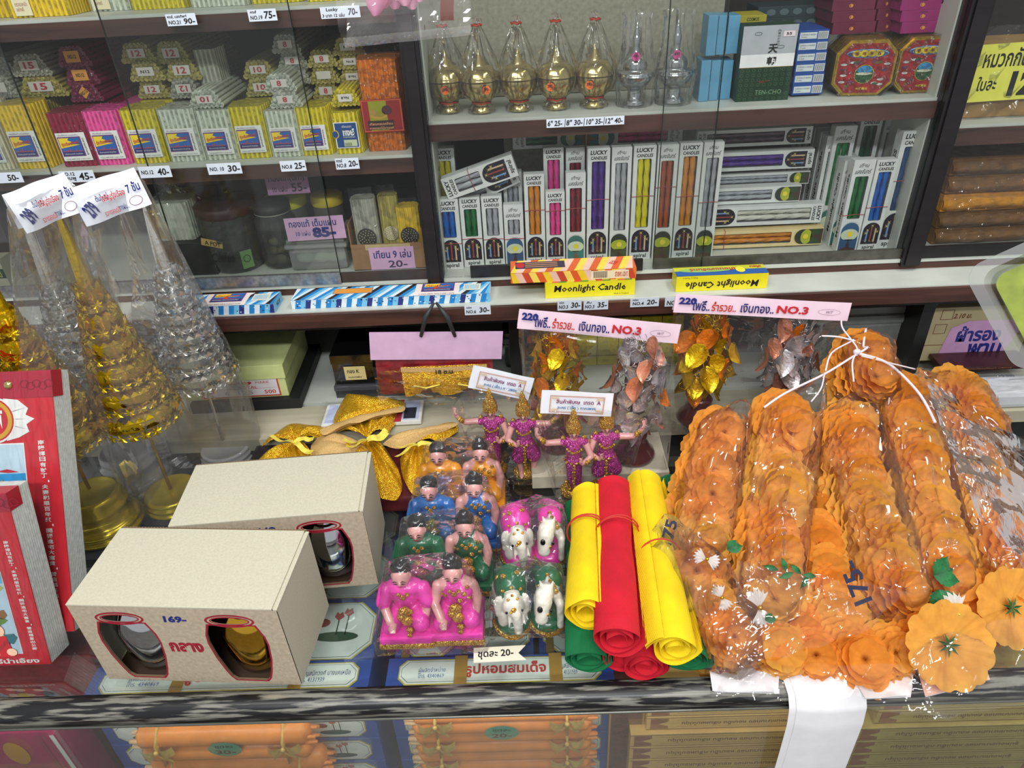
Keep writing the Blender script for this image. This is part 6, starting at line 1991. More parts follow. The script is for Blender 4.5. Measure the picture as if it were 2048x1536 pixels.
cloth_thing('gold cloth at the left with a yellow bow, in front of the silver tree', [
    ('lower_fan', (590, 886), [(505, 930), (530, 975), (600, 985), (650, 950), (626, 908)], GOLDC, dict(z0=.03, pl=9)),
    ('upper_fan', (590, 883), [(523, 893), (545, 868), (590, 848), (640, 852), (668, 872), (640, 880)], GOLDC, dict(z0=.032, pl=7))],
    [[(590, 885), (565, 882), (543, 872)], [(590, 885), (610, 876), (628, 878)], [(590, 885), (605, 897), (625, 906)]])
cloth_thing('gold cloth in the middle with yellow bow and lace band', [
    ('lower_fan', (735, 880), [(640, 925), (690, 960), (770, 1000), (803, 985), (795, 935), (770, 898)], GOLDC, dict(z0=.026, pl=11)),
    ('upper_fan', (735, 876), [(672, 866), (690, 838), (730, 820), (790, 818), (800, 832), (778, 866)], GOLDC, dict(z0=.036, zc=.04, pl=9)),
    ('lace_band', (700, 893), [(622, 890), (628, 916), (690, 914), (735, 900), (690, 874), (650, 868), (622, 890)], LACE, dict(z0=.036, zc=.04, pl=5, amp=.002)),
    ('rear_panel', (735, 820), [(693, 788), (750, 795), (803, 801), (806, 815), (770, 826), (710, 845), (670, 850), (672, 825), (693, 788)], GOLDC, dict(z0=.045, zc=.05, pl=4, amp=.002)),
    ('lace_edge', (720, 845), [(640, 860), (700, 836), (760, 822), (805, 812), (806, 822), (770, 832), (700, 852), (650, 870), (640, 860)], LACE, dict(z0=.05, zc=.056, pl=3, amp=.001, sag=.004))],
    [[(735, 880), (712, 884), (688, 880)], [(735, 880), (755, 872), (772, 860)], [(735, 880), (712, 890), (692, 893)], [(735, 880), (757, 878), (775, 866)]])
cloth_thing('gold cloth at the right, partly behind the orange figures', [
    ('lower_fan', (835, 892), [(800, 918), (806, 955), (830, 990), (880, 985), (900, 940), (870, 905)], GOLDC, dict(z0=.026, pl=9)),
    ('upper_fan', (835, 888), [(785, 896), (798, 872), (850, 858), (905, 846), (914, 862), (880, 888)], GOLDC, dict(z0=.036, pl=7)),
    ('lace_band', (800, 878), [(765, 888), (800, 868), (900, 846), (912, 852), (860, 872), (800, 898), (765, 888)], LACE, dict(z0=.042, zc=.05, pl=3, amp=.001, sag=.006))],
    [[(835, 890), (812, 890), (792, 894)], [(835, 890), (815, 896), (792, 915)], [(835, 890), (855, 886), (880, 888)]])
b = MB(); b.bev(-.07, .06, -.055, .045, 0, .022, M('dark_red_cloth', (90, 16, 22), rough=.6, bump=.4, bs=200, var=.2), .004)
t = thing('dark_red_cloth', 'dark red folded cloth under the gold cloths', 'cloth', (-.17, .69, .0005)); b.build('cloth', t)
b = MB(); b.bev(-.06, .06, -.05, .05, 0, .02, M('black_packing', (40, 34, 36), rough=.3, bump=.6, bs=120), .004)
t = thing('dark_packet', 'dark plastic wrapped packet under the left gold cloth', 'packet', (-.305, .71, .0005)); b.build('cloth', t)
# white plastic tray with red ribbon lying on the rear rail
a, b2 = PZ(640, 862, .034), PZ(842, 850, .034)
t = thing('white_plaque', 'white rounded plate with blue rim in plastic, under the gold cloth on the rail', 'plate', ((a + b2) / 2 + Vector((0, .005, 0))), .02)
w = (b2 - a).length
b = MB(); b.bev(-w / 2, w / 2, 0, .05, -.002, .004, WHITE, .0018); b.build('plate', t)
b = MB(); b.bev(-w / 2 + .004, w / 2 - .004, .004, .046, .004, .0046, C(200, 210, 240), .0002); b.bev(w * .22, w * .30, .0, .05, .0046, .0052, REDINK, .0002); b.bev(w * .32, w * .44, .006, .03, .0046, .0056, C(30, 34, 50), .0003); b.build('plate_print', t)
b = MB(); b.grid(20, 8, lambda u, v: (-w / 2 - .008 + (w + .016) * u, -.006 + .062 * v, .007 + .002 * noise.noise(Vector((u * 9, v * 9, 1)))), FILM, False); b.build('clear_film', t)
# dark mesh cloth bag under the trees
b = MB(); b.grid(40, 30, lambda u, v: (-.56 + .30 * u, .575 + .16 * v, .004 + .010 * abs(math.sin(PI * u)) ** .3 * abs(math.sin(PI * v)) ** .3 * (1 + .5 * noise.noise(Vector((u * 6, v * 5, 2))))), M('dark_mesh_cloth', (58, 60, 68), rough=.7, kind='weave', bump=.5, bs=260, var=.2))
# (kept low so that the bases stand clear above it)
t = thing('dark_cloth', 'dark grey mesh cloth lying under the tree bases', 'cloth', (-.41, .66, 0)); o = b.build('cloth', t); o.data.transform(Matrix.Translation((.41, -.66, -.003)) @ Matrix.Scale(1, 4)); 
for v in o.data.vertices: v.co.z = .0003 + max(0, v.co.z) * .12

# ================================================================ rolled cloths
def roll_prof(r, turns=3.2, fold=0.0, n=90):
    """spiral outline of a loosely rolled sheet, seen at its end"""
    pts = []
    for k in range(n):
        u = k / (n - 1); w = turns * 2 * PI * u
        rr = r * (.30 + .70 * u)
        pts.append((rr * math.cos(w) * (1 + fold * .25 * math.cos(2 * w)), rr * math.sin(w)))
    return pts


def cloth_roll(p0, p1, r0, r1, z0, z1, mat, label, squash=1.0, flap=0, seed=0):
    A, B = PZ(p0[0], p0[1], z0), PZ(p1[0], p1[1], z1)
    d = (B - A); L = d.length; d.normalize()
    u = Vector((d.y, -d.x, 0)).normalized(); w = u.cross(d)
    t = thing('rolled_cloth', label, 'rolled cloth', A, 0, 'rolled coloured net cloths tied with red bands')
    pr = roll_prof(1.0, 3.0, .35)
    th = .035
    n = len(pr); ns = 14
    vs, fs = [], []
    for layer in (0, 1):
        for j in range(ns + 1):
            f = j / ns; r = r0 + (r1 - r0) * f
            r *= 1 - .10 * math.exp(-((f - .55) / .12) ** 2)
            for i, (x, y) in enumerate(pr):
                k = 1 - layer * th
                x2 = x * k * (1 + .06 * math.sin(3 * math.atan2(y, x) + seed)); y2 = y * k * squash
                q = u * (x2 * r) + w * (y2 * r)
                e = .0015 * math.sin(i * .35 + seed) if j in (0, ns) else 0
                vs.append(tuple(d * (L * f + e) + q))
    m = (ns + 1) * n
    for layer in (0, 1):
        for j in range(ns):
            for i in range(n - 1):
                a = layer * m + j * n + i; f4 = (a, a + 1, a + n + 1, a + n)
                fs.append(f4 if layer else f4[::-1])
    for j in (0, ns):
        for i in range(n - 1):
            a = j * n + i; fs.append((a, a + 1, m + a + 1, m + a))
    b = MB(); b.add(vs, fs, mat, True); b.build('rolled_sheet', t)
    if flap:   # the loose outer edge lying along the roll
        b = MB()
        b.grid(4, 14, lambda a, f: tuple(d * (L * f) + u * ((r0 + (r1 - r0) * f) * (.55 + .75 * a) * flap) + w * ((r0 + (r1 - r0) * f) * (.70 * math.cos(a * 1.5) + .12))), mat)
        b.grid(4, 14, lambda a, f: tuple(d * (L * f) + u * ((r0 + (r1 - r0) * f) * (.6 + .65 * a) * flap) + w * ((r0 + (r1 - r0) * f) * (.70 * math.cos(a * 1.5) - .02))), mat)
        b.build('loose_edge', t)
    return t, d, u, w, L


def band(t, d, u, w, L, f, rr, n=2, span=1.0, off=0.0):
    for k in range(n):
        b = MB(); pts = []
        for q in range(25):
            a = 2 * PI * q / 24
            pts.append(d * (L * f + .004 * k + .003 * math.sin(a + k)) + u * (rr * math.cos(a) * span + off) + w * (rr * math.sin(a)))
        b.tube(pts, .0008, C(200, 50, 40), 6, cap=False); b.build('rubber_band', t)


FY = M('felt_yellow', (246, 212, 8), rough=.85, kind='weave', bump=.35, bs=420, var=.06, vs=40); FR = M('felt_red', (206, 14, 40), rough=.85, kind='weave', bump=.35, bs=420, var=.08, vs=40)
FG = M('felt_green', (0, 110, 60), rough=.85, kind='weave', bump=.35, bs=420, var=.08, vs=40)
FRD = FR
RO = [((1175, 1322), (1160, 1010), .0215, .018, .020, .020, FG, 'green roll at the left end, under the yellow one', .8, 0),
      ((1246, 1318), (1228, 985), .0205, .017, .022, .022, FR, 'dark red roll hidden under the big red one', .9, 0),
      ((1290, 1336), (1262, 990), .0195, .017, .0205, .021, FRD, 'red roll lowest in the middle, its open end nearest the rail', 1.0, 0),
      ((1378, 1322), (1340, 965), .0215, .018, .022, .026, FG, 'green roll at the right, under the yellow one', .8, 0),
      ((1174, 1228), (1174, 985), .0205, .0165, .056, .046, FY, 'left yellow roll lying on top with a loose edge', 1.15, 1),
      ((1236, 1282), (1228, 970), .0225, .0195, .062, .052, FR, 'large red roll in the centre of the heap', .95, 0),
      ((1352, 1300), (1294, 958), .0205, .017, .056, .050, FY, 'right yellow roll crossing over the green one', 1.0, -1)]
RR = {}
for i, (p0, p1, r0, r1, z0, z1, mt, lb, sq, fl) in enumerate(RO):
    RR[i] = cloth_roll(p0, p1, r0, r1, z0, z1, mt, lb, sq, fl, i * 1.3)
band(*RR[4], .62, .021); band(*RR[5], .62, .0225, off=.002); band(*RR[6], .48, .021, 1)

# paper price arrow
a, b2 = PZ(947, 1326, .001), PZ(1053, 1320, .001)
d = (b2 - a).normalized(); L = (b2 - a).length
c = Card((0, 0, 0), d, Vector((-d.y, d.x, 0))); h = .0165
c.poly([(0, 0), (L, 0), (L * .85, h * .5), (L, h), (0, h)], M('cream_tag', (226, 218, 196), rough=.6, var=.03), 1)
c.add([c.P(0, 0, -2), c.P(L, 0, -2), c.P(L * .85, h * .5, -2), c.P(L, h, -2), c.P(0, h, -2)], [(4, 3, 2, 1, 0)], WHITE)
c.text('ชุดละ 20-', L * .42, h * .48, L * .68, h * .62, INK, 2, .025)
o = c.build('arrow_price_tag'); o.location = (a.x, a.y, .0012); tag(o, 'cream arrow shaped card with handwritten set price on the glass', 'price tag')

# ================================================================ painted figures in bags
SKIN = M('painted_skin', (228, 164, 158), rough=.3, coat=.4, var=.04); HAIR = M('painted_hair', (14, 14, 18), rough=.14, coat=.8, var=.1)
PAINT = {k: M('paint_' + k, c, rough=.25, coat=.5, var=.05, bump=.25, bs=500) for k, c in dict(pink=(240, 62, 176), green=(0, 98, 58), blue=(36, 108, 186), orange=(246, 158, 16)).items()}
PK = PAINT['pink']
BAG2 = film('figure_bag', haze=.02, k=.55, rough=.05, cr=.7, cs=55)
EYE = C(30, 22, 30); LIP = C(200, 60, 70)


def face(t, c, s, y):
    b = Card(Vector(c) + Vector((0, y, 0)), (1, 0, 0), (0, -.25, 1)); b.step = .0001
    for sx in (-1, 1):
        b.poly([(sx * s * .12, 0), (sx * s * .34, -s * .14), (sx * s * .66, s * .04), (sx * s * .34, s * .15)][::sx], EYE, 1)
        b.poly([(sx * s * .1, s * .20), (sx * s * .38, s * .36), (sx * s * .78, s * .28), (sx * s * .38, s * .60)][::sx], EYE, 1)
    b.ell(0, -s * .58, s * .22, s * .10, LIP, 1, 12)
    b.build('face_paint', t)


def kneeler(kind, label, loc):
    t = thing('kneeling_figurine', label, 'figurine', loc, 0, 'painted kneeling figures in pairs')
    m = kind == 'man'
    b = MB(); b.bev(-.0245, .0245, -.024, .022, .006, .015, PK, .003); b.bev(-.0235, .0235, -.023, .021, 0, .007, PK, .002); b.build('base', t)
    b = MB(); b.bev(-.0250, .0250, -.0248, .0, .0018, .0082, GLITTER, .0016); b.build('glitter_edge', t)
    P = [('e', (0, .008, .024), (.017, .013, .011), PK), ('c', (-.007, .006, .022), (-.014, -.014, .0195), .0095, .0075, PK), ('c', (.007, .006, .024), (.0135, -.012, .022), .0105, .0085, PK),
         ('c', (-.014, -.014, .018), (-.006, .0, .018), .006, .006, PK), ('c', (.0135, -.012, .019), (.008, .004, .019), .0065, .0065, PK),
         ('c', (0, .009, .026), (0, .007, .045), .0125, .0135, PK)]
    if m:
        P += [('e', (0, .006, .049), (.0185, .0105, .0085), PK), ('c', (-.0165, .005, .047), (-.020, -.001, .037), .0075, .0070, PK), ('c', (.0165, .005, .047), (.020, 0, .037), .0075, .0070, PK)]
    else:
        P += [('e', (0, .006, .049), (.0165, .0095, .008), SKIN), ('e', (.006, .002, .045), (.011, .010, .008), PK), ('c', (-.0155, .005, .048), (-.0185, -.001, .036), .0055, .0048, SKIN), ('c', (.0155, .005, .048), (.0195, .001, .036), .0055, .0048, SKIN)]
    P += [('c', (-.020, -.002, .036), (-.0135, -.014, .026), .0045, .0036, SKIN), ('e', (-.0115, -.017, .0235), (.0042, .0048, .0026), SKIN), ('c', (.020, .0, .036), (.0185, -.006, .026), .0045, .0036, SKIN), ('e', (.0178, -.009, .0235), (.0036, .0048, .0026), SKIN)]
    for k in range(4):
        P.append(('c', (-.0135 + k * .0016, -.0195, .0235), (-.0128 + k * .0016, -.0232, .0222), .0010, .0007, SKIN)); P.append(('c', (.0155 + k * .0015, -.0115, .0235), (.0155 + k * .0015, -.0148, .0225), .0009, .0007, SKIN))
    P += [('c', (0, .005, .052), (0, .003, .062), .0052, .0046, SKIN), ('e', (0, .001, .0675), (.0082, .0085, .0098), SKIN), ('e', (0, -.0078, .0665), (.0013, .0018, .0026), SKIN), ('e', (-.0082, .002, .067), (.0012, .002, .0028), SKIN), ('e', (.0082, .002, .067), (.0012, .002, .0028), SKIN)]
    sculpt('body', P, .0009, 3, t)
    H = [('e', (0, .0055, .0742), (.0094, .0090, .0074), HAIR), ('e', (0, .0085, .068), (.0085, .0060, .0085), HAIR)]
    if not m: H += [('e', (0, .0045, .0805), (.0056, .0056, .0052), HAIR), ('e', (0, .004, .0775), (.0076, .0074, .004), HAIR)]
    else: H += [('e', (0, .003, .0778), (.0070, .0062, .0036), HAIR)]
    sculpt('hair', H, .0009, 3, t)
    face(t, (0, .001, .0686), .0090, -.0104)
    G = MB()
    bits = [(0, -.010, .034, .0062), (.002, -.0135, .027, .0058), (-.002, -.0115, .030, .0055), (.004, -.018, .0195, .0036), (.004, -.0215, .017, .0026), (-.0035, -.0068, .0525, .0020), (0, -.0078, .0495, .0026), (.0042, -.0068, .0525, .0022)]
    if m: bits += [(-.0195, -.006, .034, .0022), (.0205, -.0045, .034, .0024), (.006, -.0125, .037, .0028)]
    else: bits += [(.009, -.007, .049, .0026), (.012, -.003, .053, .0022), (.005, -.0092, .043, .0024), (-.014, -.0125, .0285, .0026), (.013, -.006, .043, .0020), (-.008, -.0065, .0475, .0015), (-.011, -.0045, .0472, .0015), (.019, -.0055, .031, .0020)]
    for x, y, z, r in bits:
        v, f = _sph((x, y, z), (r, r * .7, r), 2); G.add(crumple(v, r * .15, 400), f, GLITTER, True)
    G.build('glitter_trim', t)
    return t


X0 = PZ(816, 1296, 0).x; X1 = PZ(916, 1290, 0).x; Y0 = PZ(816, 1300, 0).y + .025
man = kneeler('man', 'kneeling man figurine in pink', (X0, Y0, .0005)); wom = kneeler('woman', 'kneeling woman figurine in pink', (X1, Y0 + .002, .0005))
ROWS = [('pink', 0, 0, 'front'), ('green', .0085, .059, 'second'), ('blue', .0155, .118, 'third'), ('orange', .020, .177, 'rear')]
man.scale = wom.scale = (1.07, 1.07, 1.12)
for cl, dx, dy, nm in ROWS:
    for src, gd in ((man, 'man'), (wom, 'woman')):
        lb = '%s kneeling %s figurine with black hair and gold glitter, %s row' % (cl, gd, nm)
        if cl == 'pink': src['label'] = lb; o = src
        else: o = dup(src, Vector(src.location) + Vector((dx, dy, 0)), label=lb, swap={'paint_pink': PAINT[cl]})
    pts = []
    for sx, X in ((-1, X0), (1, X1)):
        x, y = X + dx, Y0 + dy
        pts += [(x + sx * .028, y - .029, .001), (x + sx * .028, y + .026, .001), (x + sx * .029, y - .028, .013), (x + sx * .024, y, .045), (x + sx * .010, y - .013, .080), (x - sx * .004, y + .004, .101 if sx > 0 else .097), (x + sx * .012, y + .006, .088), (x, y - .024, .026)]
    shrink_bag('clear_bag', pts, .0025, BAG2, 'crinkled clear bag over the %s pair of kneeling figures' % cl, cuts=2, amp=.0018, sc=70, group='clear bags over the painted figures', seed=dy * 40)

IVORY = M('ivory_paint', (226, 220, 206), rough=.3, coat=.4, var=.08, vs=200)


def animal(kind, label, loc, rz=0):
    t = thing('elephant_figurine' if kind == 'elephant' else 'horse_figurine', label, 'figurine', loc, rz, 'painted white animals in bags')
    b = MB(); b.lathe([(0, .0), (.0185, .0), (.0195, .004), (.0185, .010), (.012, .0135), (0, .014)], PK, 28, fn=lambda j, k, r, z: (r * (1 + .12 * math.cos(2 * 2 * PI * k / 28 + PI)), z)); b.build('base', t)
    b = MB(); b.tube([(.0192 * math.cos(a * PI / 16) * (1 - .1 * math.cos(a * PI / 8)), .0192 * math.sin(a * PI / 16) * (1 - .1 * math.cos(a * PI / 8)), .0035) for a in range(16, 33)], .0026, GLITTER, 8); b.build('glitter_edge', t)
    I = IVORY
    if kind == 'elephant':
        P = [('e', (0, .008, .037), (.0155, .019, .0165), PK), ('e', (0, -.004, .036), (.013, .010, .013), PK), ('e', (0, -.0125, .034), (.0105, .0095, .0115), I), ('c', (.002, -.020, .032), (.003, -.0245, .016), .0055, .0040, I), ('c', (.003, -.0245, .016), (.002, -.0205, .010), .0040, .0034, I),
             ('e', (-.0125, -.0095, .032), (.0048, .0028, .0115), I), ('e', (.0120, -.0095, .032), (.0042, .0028, .0110), I), ('e', (-.0135, -.0098, .023), (.0032, .0022, .0050), I), ('e', (.0128, -.0098, .024), (.0030, .0022, .0050), I),
             ('c', (-.009, -.004, .028), (-.009, -.010, .013), .0062, .0056, I), ('c', (.008, -.004, .028), (.008, -.010, .013), .0062, .0056, I), ('c', (-.010, .016, .028), (-.010, .016, .010), .007, .006, I), ('c', (.010, .016, .028), (.010, .016, .010), .007, .006, I),
             ('c', (-.0045, -.020, .027), (-.0055, -.0255, .022), .0016, .0009, I), ('c', (.008, -.019, .027), (.0095, -.0245, .022), .0016, .0009, I), ('e', (0, -.010, .044), (.007, .006, .004), I), ('c', (.002, .026, .04), (.004, .028, .022), .0016, .001, I)]
        G = [(0, -.0135, .0455, .0022), (-.004, -.0155, .0435, .0018), (.004, -.0155, .0435, .0018), (-.008, -.0085, .0475, .0018), (.008, -.0085, .0475, .0018), (0, -.0215, .0375, .0026), (-.0025, -.0215, .035, .0018), (.0028, -.0215, .035, .0018), (-.006, .003, .0525, .0028), (.007, .006, .052, .0026), (-.011, .008, .047, .0024), (0, -.0075, .049, .0018)]
        eyes = [(-.0066, -.0205, .034, .0017), (.0076, -.0198, .034, .0017)]
    else:
        P = [('e', (0, .010, .033), (.0120, .018, .0135), I), ('e', (0, .010, .0375), (.0128, .0125, .0105), PK), ('c', (0, -.002, .038), (0, -.011, .0465), .0085, .0070, I), ('e', (-.002, -.014, .045), (.0084, .0076, .0076), I), ('c', (-.002, -.018, .042), (-.004, -.0245, .029), .0080, .0058, I), ('e', (-.004, -.0255, .0275), (.0062, .0048, .0046), I),
             ('c', (-.0045, -.0095, .050), (-.006, -.0095, .0560), .0022, .0008, I), ('c', (.0045, -.0095, .050), (.006, -.0095, .0560), .0022, .0008, I),
             ('c', (.009, -.004, .032), (.0125, -.014, .034), .0052, .0042, I), ('c', (.0125, -.014, .034), (.0125, -.0185, .016), .0038, .0032, I), ('e', (.0125, -.019, .0145), (.0034, .0040, .0034), I),
             ('c', (-.008, -.004, .030), (-.009, -.008, .013), .0050, .0036, I), ('c', (-.007, .020, .030), (-.009, .020, .012), .006, .004, I), ('c', (.007, .020, .030), (.009, .020, .012), .006, .004, I), ('e', (0, -.004, .047), (.0022, .0085, .0040), I), ('c', (0, .027, .036), (.003, .030, .018), .003, .0015, I)]
        G = [(-.002, -.0265, .0335, .0018), (-.005, -.0245, .0335, .0018), (.0018, -.0258, .0338, .0018), (.0035, -.0225, .0345, .0018), (.0035, -.020, .039, .0018), (.004, -.0175, .043, .0018), (.006, -.0055, .0450, .0026), (.008, -.0065, .0405, .0026), (-.007, -.005, .044, .0022), (.009, -.0035, .036, .0022), (.003, -.005, .0515, .0018), (0, .004, .0485, .0022)]
        eyes = [(-.0050, -.0262, .0395, .0038), (.0046, -.0245, .0370, .0020)]
    sculpt('body', P, .0009, 3, t)
    b = MB()
    for x, y, z, r in G:
        v, f = _sph((x, y, z), (r, r * .7, r), 2); b.add(crumple(v, r * .15, 400), f, GLITTER, True)
    b.build('glitter_trim', t)
    b = MB()
    for x, y, z, r in eyes:
        v, f = _sph((x, y, z), (r * .75, r * .5, r), 2); b.add(v, f, HAIR, True)
    b.build('painted_eye', t)
    return t


ex = PZ(1026, 1270, 0).x; hx = PZ(1098, 1262, 0).x; ey = PZ(1030, 1278, 0).y + .022
el = animal('elephant', 'white elephant with green back cloth, front pair, left', (ex, ey, .0005), .12); ho = animal('horse', 'white horse with large painted eye and green cloth, front pair, right', (hx, ey + .002, .0005), -.1)
el.scale = ho.scale = (1.06, 1.10, 1.18)
for cl, dx, dy in (('green', 0, 0), ('pink', .006, .086)):
    if cl == 'pink':
        dup(el, Vector(el.location) + Vector((dx, dy, 0)), label='white elephant with pink back cloth, rear pair, left')
        dup(ho, Vector(ho.location) + Vector((dx, dy, 0)), label='white horse with large painted eye and pink cloth, rear pair, right')
    pts = []
    for sx, X in ((-1, ex), (1, hx)):
        x, y = X + dx, ey + dy
        pts += [(x + sx * .021, y - .021, .001), (x + sx * .021, y + .022, .001), (x + sx * .018, y - .014, .047), (x + sx * .013, y + .010, .065), (x, y - .030, .028), (x + sx * .02, y - .01, .024)]
    xm = (ex + hx) / 2 + dx
    pts += [(xm + .004, ey + dy + .004, .084), (xm - .006, ey + dy + .004, .078)]
    shrink_bag('clear_bag', pts, .0022, BAG2, 'crinkled clear bag over the %s clothed white animals' % cl, cuts=2, amp=.0022, sc=70, group='clear bags over the painted figures', seed=dy * 33 + 5)
# green set is the one in front: recolour it
for o in (el, ho):
    for ch in o.children:
        for i, sl in enumerate(ch.material_slots):
            if sl.material and sl.material.name == 'paint_pink':
                sl.link = 'OBJECT'; sl.material = PAINT['green']

# ---------------------------------------------------------------- dancers
MAG = M('magenta_glitter', (170, 20, 120), rough=.3, metal=.4, vs=1300, kind='glitter', c2=(255, 130, 225), bump=1.5)


def dancer(kind, label, loc, rz=0):
    t = thing('dancer_figurine', label, 'figurine', loc, rz, 'glittering dancer figures in bags')
    s = -1 if kind == 'a' else 1    # side of the raised arm
    b = MB(); v, f = _sph((0, .002, .007), (.0165, .014, .0085), 3); b.add([(x, y, max(z, 0)) for x, y, z in crumple(v, .001, 150)], f, GLITTER, True); b.build('base', t)
    P = []
    if kind == 'a':
        P += [('c', (0, 0, .055), (.001, -.001, .030), .0105, .0090, MAG), ('c', (.001, -.001, .030), (.003, -.002, .016), .0085, .0070, MAG), ('e', (.004, -.010, .010), (.0035, .0070, .0028), SKIN)]
    else:
        P += [('c', (-.002, 0, .056), (-.008, -.002, .034), .0095, .0090, MAG), ('c', (.002, 0, .056), (.011, -.001, .036), .0095, .0095, MAG), ('c', (-.008, -.002, .032), (-.005, -.004, .014), .0045, .0034, SKIN), ('c', (.012, -.001, .034), (.010, -.004, .014), .0045, .0034, SKIN), ('e', (-.005, -.010, .0115), (.0032, .0070, .0026), SKIN), ('e', (.010, -.010, .0115), (.0032, .0070, .0026), SKIN), ('e', (0, 0, .042), (.013, .008, .008), MAG)]
    P += [('c', (0, .001, .054), (0, .001, .078), .0082, .0100, MAG), ('e', (0, .001, .082), (.0140, .0075, .0070), MAG), ('e', (-.012, 0, .083), (.0055, .0052, .0052), MAG), ('e', (.012, 0, .083), (.0055, .0052, .0052), MAG)]
    sh = (s * .015, 0, .083)
    P += [('c', sh, (s * .031, -.002, .0835), .0042, .0036, SKIN), ('c', (s * .031, -.002, .0835), (s * .041, -.003, .094), .0034, .0026, SKIN), ('e', (s * .0425, -.003, .0980), (.0022, .0022, .0042), SKIN)]
    for k in range(4): P.append(('c', (s * (.0412 + k * .0009), -.003 + .0006 * k, .1005), (s * (.0400 + k * .0012), -.0032 + .0008 * k, .1060 - .0006 * abs(k - 1)), .0008, .0005, SKIN))
    P.append(('c', (s * .0410, -.0045, .097), (s * .0378, -.0060, .0995), .0009, .0006, SKIN))
    P += [('c', (-s * .014, -.001, .080), (-s * .0200, -.008, .066), .0042, .0036, SKIN), ('c', (-s * .0200, -.008, .066), (-s * .0090, -.0155, .062), .0034, .0026, SKIN), ('e', (-s * .0070, -.0165, .0655), (.0022, .0020, .0040), SKIN)]
    for k in range(4): P.append(('c', (-s * (.0060 + k * .0009), -.0170, .0680), (-s * (.0050 + k * .0012), -.0180, .0730 - .0005 * k), .0008, .0005, SKIN))
    P += [('c', (0, 0, .085), (0, -.001, .094), .0040, .0036, SKIN), ('e', (0, -.002, .0985), (.0066, .0068, .0080), SKIN), ('e', (0, -.0088, .0975), (.0010, .0014, .0020), SKIN)]
    sculpt('body', P, .0008, 2, t)
    b = MB(); b.lathe([(.0086, .0985), (.0092, .103), (.0082, .107), (.0085, .109), (.0062, .112), (.0066, .1135), (.0046, .1165), (.0050, .118), (.0030, .1215), (.0034, .123), (.0012, .129), (0, .131)], GLITTER, 20, (0, .0, 0)); b.build('crown', t)
    face(t, (0, -.002, .0975), .0058, -.0079)
    b = MB()
    rr = random.Random(5 if s < 0 else 6)
    bits = [(-.012, 0, .089, .0030), (.012, 0, .089, .0030), (-.0165, 0, .083, .0030), (.0165, 0, .083, .0030), (s * .035, -.004, .088, .0040), (s * .037, -.004, .091, .0034), (-s * .0135, -.014, .0625, .0038), (-s * .0165, -.0125, .063, .0036)]
    for k in range(9): bits.append((-.008 + .016 * k / 8 + 0, -.0085 - .001 * math.sin(k), .078 - .006 * math.sin(PI * k / 8), .0018))
    for k in range(10): a = 2 * PI * k / 10; bits.append((.0105 * math.cos(a), .0095 * math.sin(a), .057, .0022))
    for k in range(8): bits.append((.0005 * math.sin(k * 2), -.0100 + .0006 * (k % 2), .054 - k * .0045, .0024))
    for k in range(12): a = 2 * PI * k / 12; bits.append(((.0095 if s < 0 else .014) * math.cos(a), .0085 * math.sin(a), (.018 if s < 0 else .034) + .001 * math.sin(k * 3), .0026))
    for x, y, z, r in bits:
        v, f = _sph((x, y, z), (r, r, r), 1); b.add(v, f, GLITTER, True)
    b.build('glitter_trim', t)
    return t


DL = [('a', (990, 955), 'left dancer of the rear bag, left arm raised'), ('b', (1052, 962), 'right dancer of the rear bag, in pantaloons'), ('a', (1148, 1000), 'left dancer of the front bag, long magenta skirt'), ('b', (1210, 990), 'right dancer of the front bag, right arm raised')]
protos = {}
DP_ = []
for kd, px, lb in DL:
    p = PZ(px[0], px[1], 0); p.z = .0005; p.y += .008
    DP_.append(p)
    if kd in protos: dup(protos[kd], p, label=lb)
    else: protos[kd] = dancer(kd, lb, p)


def header_bag(name, hl, cors, Yp, body_pts, card_mat, decor, label, film_m, group, seed=1, cuts=2, amp=.002, sc=40, hname='paper_header'):
    """bag with a folded header card; cors = TL, TR, BR, BL of the card in the photo, on the plane Y = Yp"""
    TL, TRr, BR, BL = [PY(x, y, Yp) for x, y in cors]
    pts = list(body_pts) + [tuple(BL + Vector((.003, .001, 0))), tuple(BR + Vector((-.003, .001, 0))), tuple(BL.lerp(BR, .5) + Vector((0, .004, 0)))]
    o = shrink_bag(name, pts, .002, film_m, label, cuts=cuts, amp=amp, sc=sc, group=group, seed=seed)
    d = (BR - BL); L = d.length; d.normalize(); up = (TL - BL); H = up.length; up = (up - d * up.dot(d)).normalized()
    b = MB()
    for dy in (-.0012, .0012):
        b.grid(10, 3, lambda u, v: tuple(BL + d * (L * u) + up * (H * v) + Vector((0, (dy * 3) * (1 - v) + .0008 * math.sin(u * 6), 0))), card_mat)
    b.build(hname, o)
    c = Card(BL + Vector((0, -.0052, 0)), d, up + Vector((0, .08, 0))); decor(c, L, H); c.build('header_print', o)
    return o


def dancer_print(c, w, h):
    c.frame_lines(w * .12, h * .12, w * .88, h * .86, .0006, C(190, 110, 50), 1); c.frame_lines(w * .135, h * .16, w * .865, h * .82, .0003, C(190, 110, 50), 1)
    for sx in (0, 1):
        for sy in (0, 1):
            for k in range(5):
                x, y = (w * (.14 + .02 * k) if sx == 0 else w * (.86 - .02 * k)), (h * .2 if sy == 0 else h * .78)
                c.poly([(x, y), (x + .001, y), (x + (.5 - sx) * .006, y + (.5 - sy) * .008)], C(220, 170, 60), 1)
    c.text('สินค้าพิเศษ  เกรด  A', w * .52, h * .62, w * .62, h * .2, C(120, 30, 90), 2, .02); c.text('ละคร ( เล็ก ) กากเพชร', w * .5, h * .34, w * .54, h * .18, C(50, 120, 180), 2, .02)


